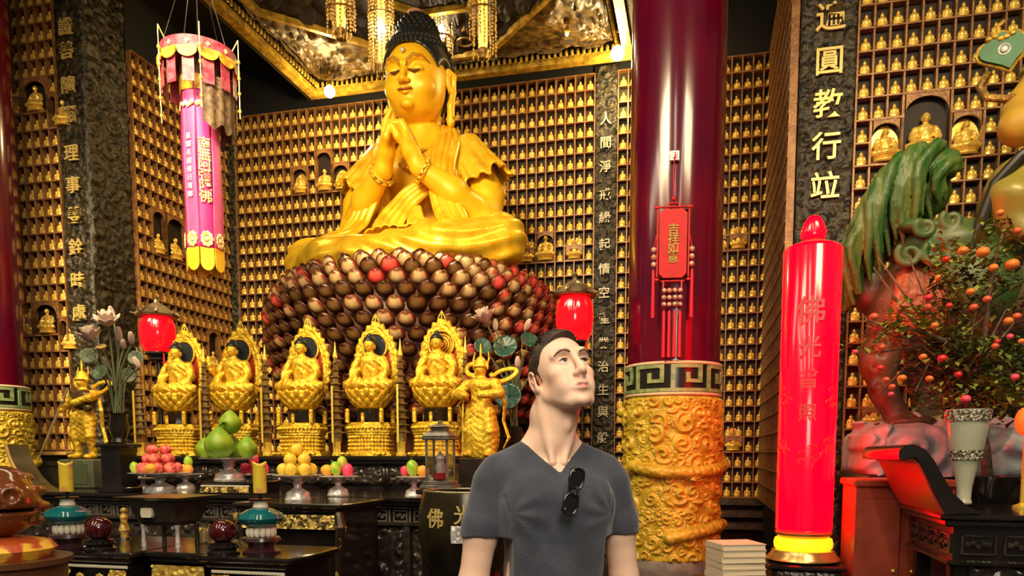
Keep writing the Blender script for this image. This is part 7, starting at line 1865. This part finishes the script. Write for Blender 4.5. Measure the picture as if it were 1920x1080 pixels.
for key, wl, x, z in cells:
    p = wl.world(x, -.085, z+.06); d = p-EYE; f = d.dot(fw_)
    sx, sy = 960+F_PX*d.x/f, PPY-F_PX*d.dot(up_)/f; ok = 4 < sx < 1916 and 4 < sy < 1076
    if ok and not key.endswith('side'):
        hit, *_r = sc.ray_cast(dg, EYE, d.normalized(), distance=d.length-.01); ok = not hit
    elif ok: ok = False
    if ok: seen.append((f, key, wl, x, z))
    elif -80 < sx < 2000 and -200 < sy < 1200: rest.setdefault(key, []).append((wl, x, z))
seen.sort(key=lambda a: a[0])
first = seen[:300]
rows_ = {k: sorted({round(z, 2) for _, kk, _, _, z in first if kk == k}, reverse=True) for k in names}
cols_ = {k: sorted({round(x, 2) for _, kk, _, x, _ in first if kk == k}) for k in names}
ORD = 'first second third fourth fifth sixth seventh eighth ninth tenth eleventh twelfth thirteenth fourteenth fifteenth sixteenth seventeenth eighteenth nineteenth twentieth'.split()
ORD += ['twenty-'+w_ for w_ in ORD[:9]]+['thirtieth']+['thirty-'+w_ for w_ in ORD[:9]]+['fortieth']+['forty-'+w_ for w_ in ORD[:9]]
where = {'back': 'wall behind the giant Buddha', 'back_right': 'wall around the red column', 'left': 'far left wall', 'right': 'wall right of the candle'}
for i, (f, key, wl, x, z) in enumerate(seen):
    if i < 300:
        o = link('buddha_statuette', sme, None, wl.world(x, -.040, z), wl.rz)
        tag(o, 'tiny golden Buddha, %s, %s row down, %s column across' % (where[key], ORD[rows_[key].index(round(z, 2))], ORD[cols_[key].index(round(x, 2))]), 'statuette', names[key][1])
    else: rest.setdefault(key, []).append((wl, x, z))
for key, L in rest.items():
    wl = L[0][0]; n_ = len(L); off_ = np.array([(x, -.040, z) for _, x, z in L])
    V = (SV[None]+off_[:, None]).reshape(-1, 3); k_ = len(SV)
    Fl = []
    for f in SFl:
        f2 = f if f.ndim == 2 else f[None]; Fl.append((f2[None]+(np.arange(n_)*k_)[:, None, None]).reshape(-1, f2.shape[1]))
    me = make_mesh('buddha_statuettes', V, Fl, stat_gold); o = link('buddha_statuettes', me); o.matrix_world = wl.M
    tag(o, 'many '+names[key][0].replace('tiny golden seated Buddha in', 'tiny golden Buddhas filling'), 'statuettes', None, 'stuff')
# larger statues in the arched shrine niches
arch_wood = niche_wood
sb = MB(); seated(sb, False, .42, .011); shm = sb.mesh('body', stat_gold, auto=0)
sb = MB(); sb.lathe([(.075, 0), (.085, .008), (.07, .02), (.080, .034), (.07, .04)], n=20, sy=.75); sbase = sb.mesh('lotus_base', stat_gold)
sb = MB(); sb.prism([(x*.42*1.15, z*.42-.10) for x, z in mandorla_outline(24, .19, .60, .10)], .028, .038); shalo = sb.mesh('halo', stat_gold)
def shrine(wl, h, label, s_=1.0, halo=True, group=None):
    x = (h[0]+h[1])/2; i0, i1 = h[0], h[1]
    r = thing('shrine_statue', label, 'statue', wl.world(x, -.045, h[2]+.018), wl.rz, group, s=s_*min(1.4, (h[1]-h[0])/.22, ))
    o = link('body', shm, r); o.location = (0, 0, .045); link('lotus_base', sbase, r)
    if halo: o = link('halo', shalo, r); o.location = (0, .01, .055)
def snap(wl, h, z0, width):
    nc = int(round(width/NW)); nw = width/nc
    return (round(h[0]/nw)*nw, round(h[1]/nw)*nw, z0+round((h[2]-z0)/NH)*NH, z0+round((h[3]-z0)/NH)*NH)
def shrines(wl, H, z0, width, labs, halo=True, sc_=None):
    for i, (h, l_) in enumerate(zip(H, labs)): shrine(wl, snap(wl, h, z0, width), l_, (sc_ or [1]*9)[i], halo)
shrines(W_RIGHT, H_R, 1.28, 3.375, ['left golden haloed Buddha of the arched trio above the green lion tail', 'large central golden figure of the arched trio above the green lion tail',
        'right golden haloed Buddha of the arched trio near the rider', 'golden Buddha in the low arched niche right of the giant candle'], sc_=[1.15, 1.35, 1.15, 1])
shrines(W_BACK, H_BACK, .86, 5.577, ['left golden Buddha of the arched trio behind the giant Buddha shoulder', 'middle golden Buddha of the arched trio behind the giant Buddha shoulder', 'right golden Buddha of the arched trio nearest the giant Buddha sleeve',
        'left golden Buddha of the arched trio right of the lotus throne', 'middle golden Buddha of the arched trio right of the lotus throne', 'right golden Buddha of the arched trio above the right red lantern'], sc_=[1, 1.2, 1, 1, 1.3, 1])
shrines(W_BACK2, H_B2, .86, 2.009, ['golden Buddha in the arched niche right of the red column, middle height', 'golden Buddha in the arched niche half hidden by the red column', 'golden Buddha in the low arched niche right of the dragon drum'])
shrines(W_LEFT, H_L, 1.50, 1.96, ['left golden Buddha of the upper arched trio by the left column', 'middle golden Buddha of the upper arched trio on the left wall', 'right golden Buddha of the upper arched trio beside the inscribed pillar',
        'single golden Buddha in the arched niche beside the left red column', 'left golden Buddha of the lower arched trio on the left wall', 'middle golden Buddha of the lower arched trio on the left wall', 'right golden Buddha of the lower arched trio on the left wall'], False)
shrines(W_LSIDE, H_LS, .86, 2.08, ['nearer golden Buddha of the arched pair left of the pink banner', 'farther golden Buddha of the arched pair left of the pink banner', 'golden Buddha in the low arched niche behind the second altar Buddha'], False)
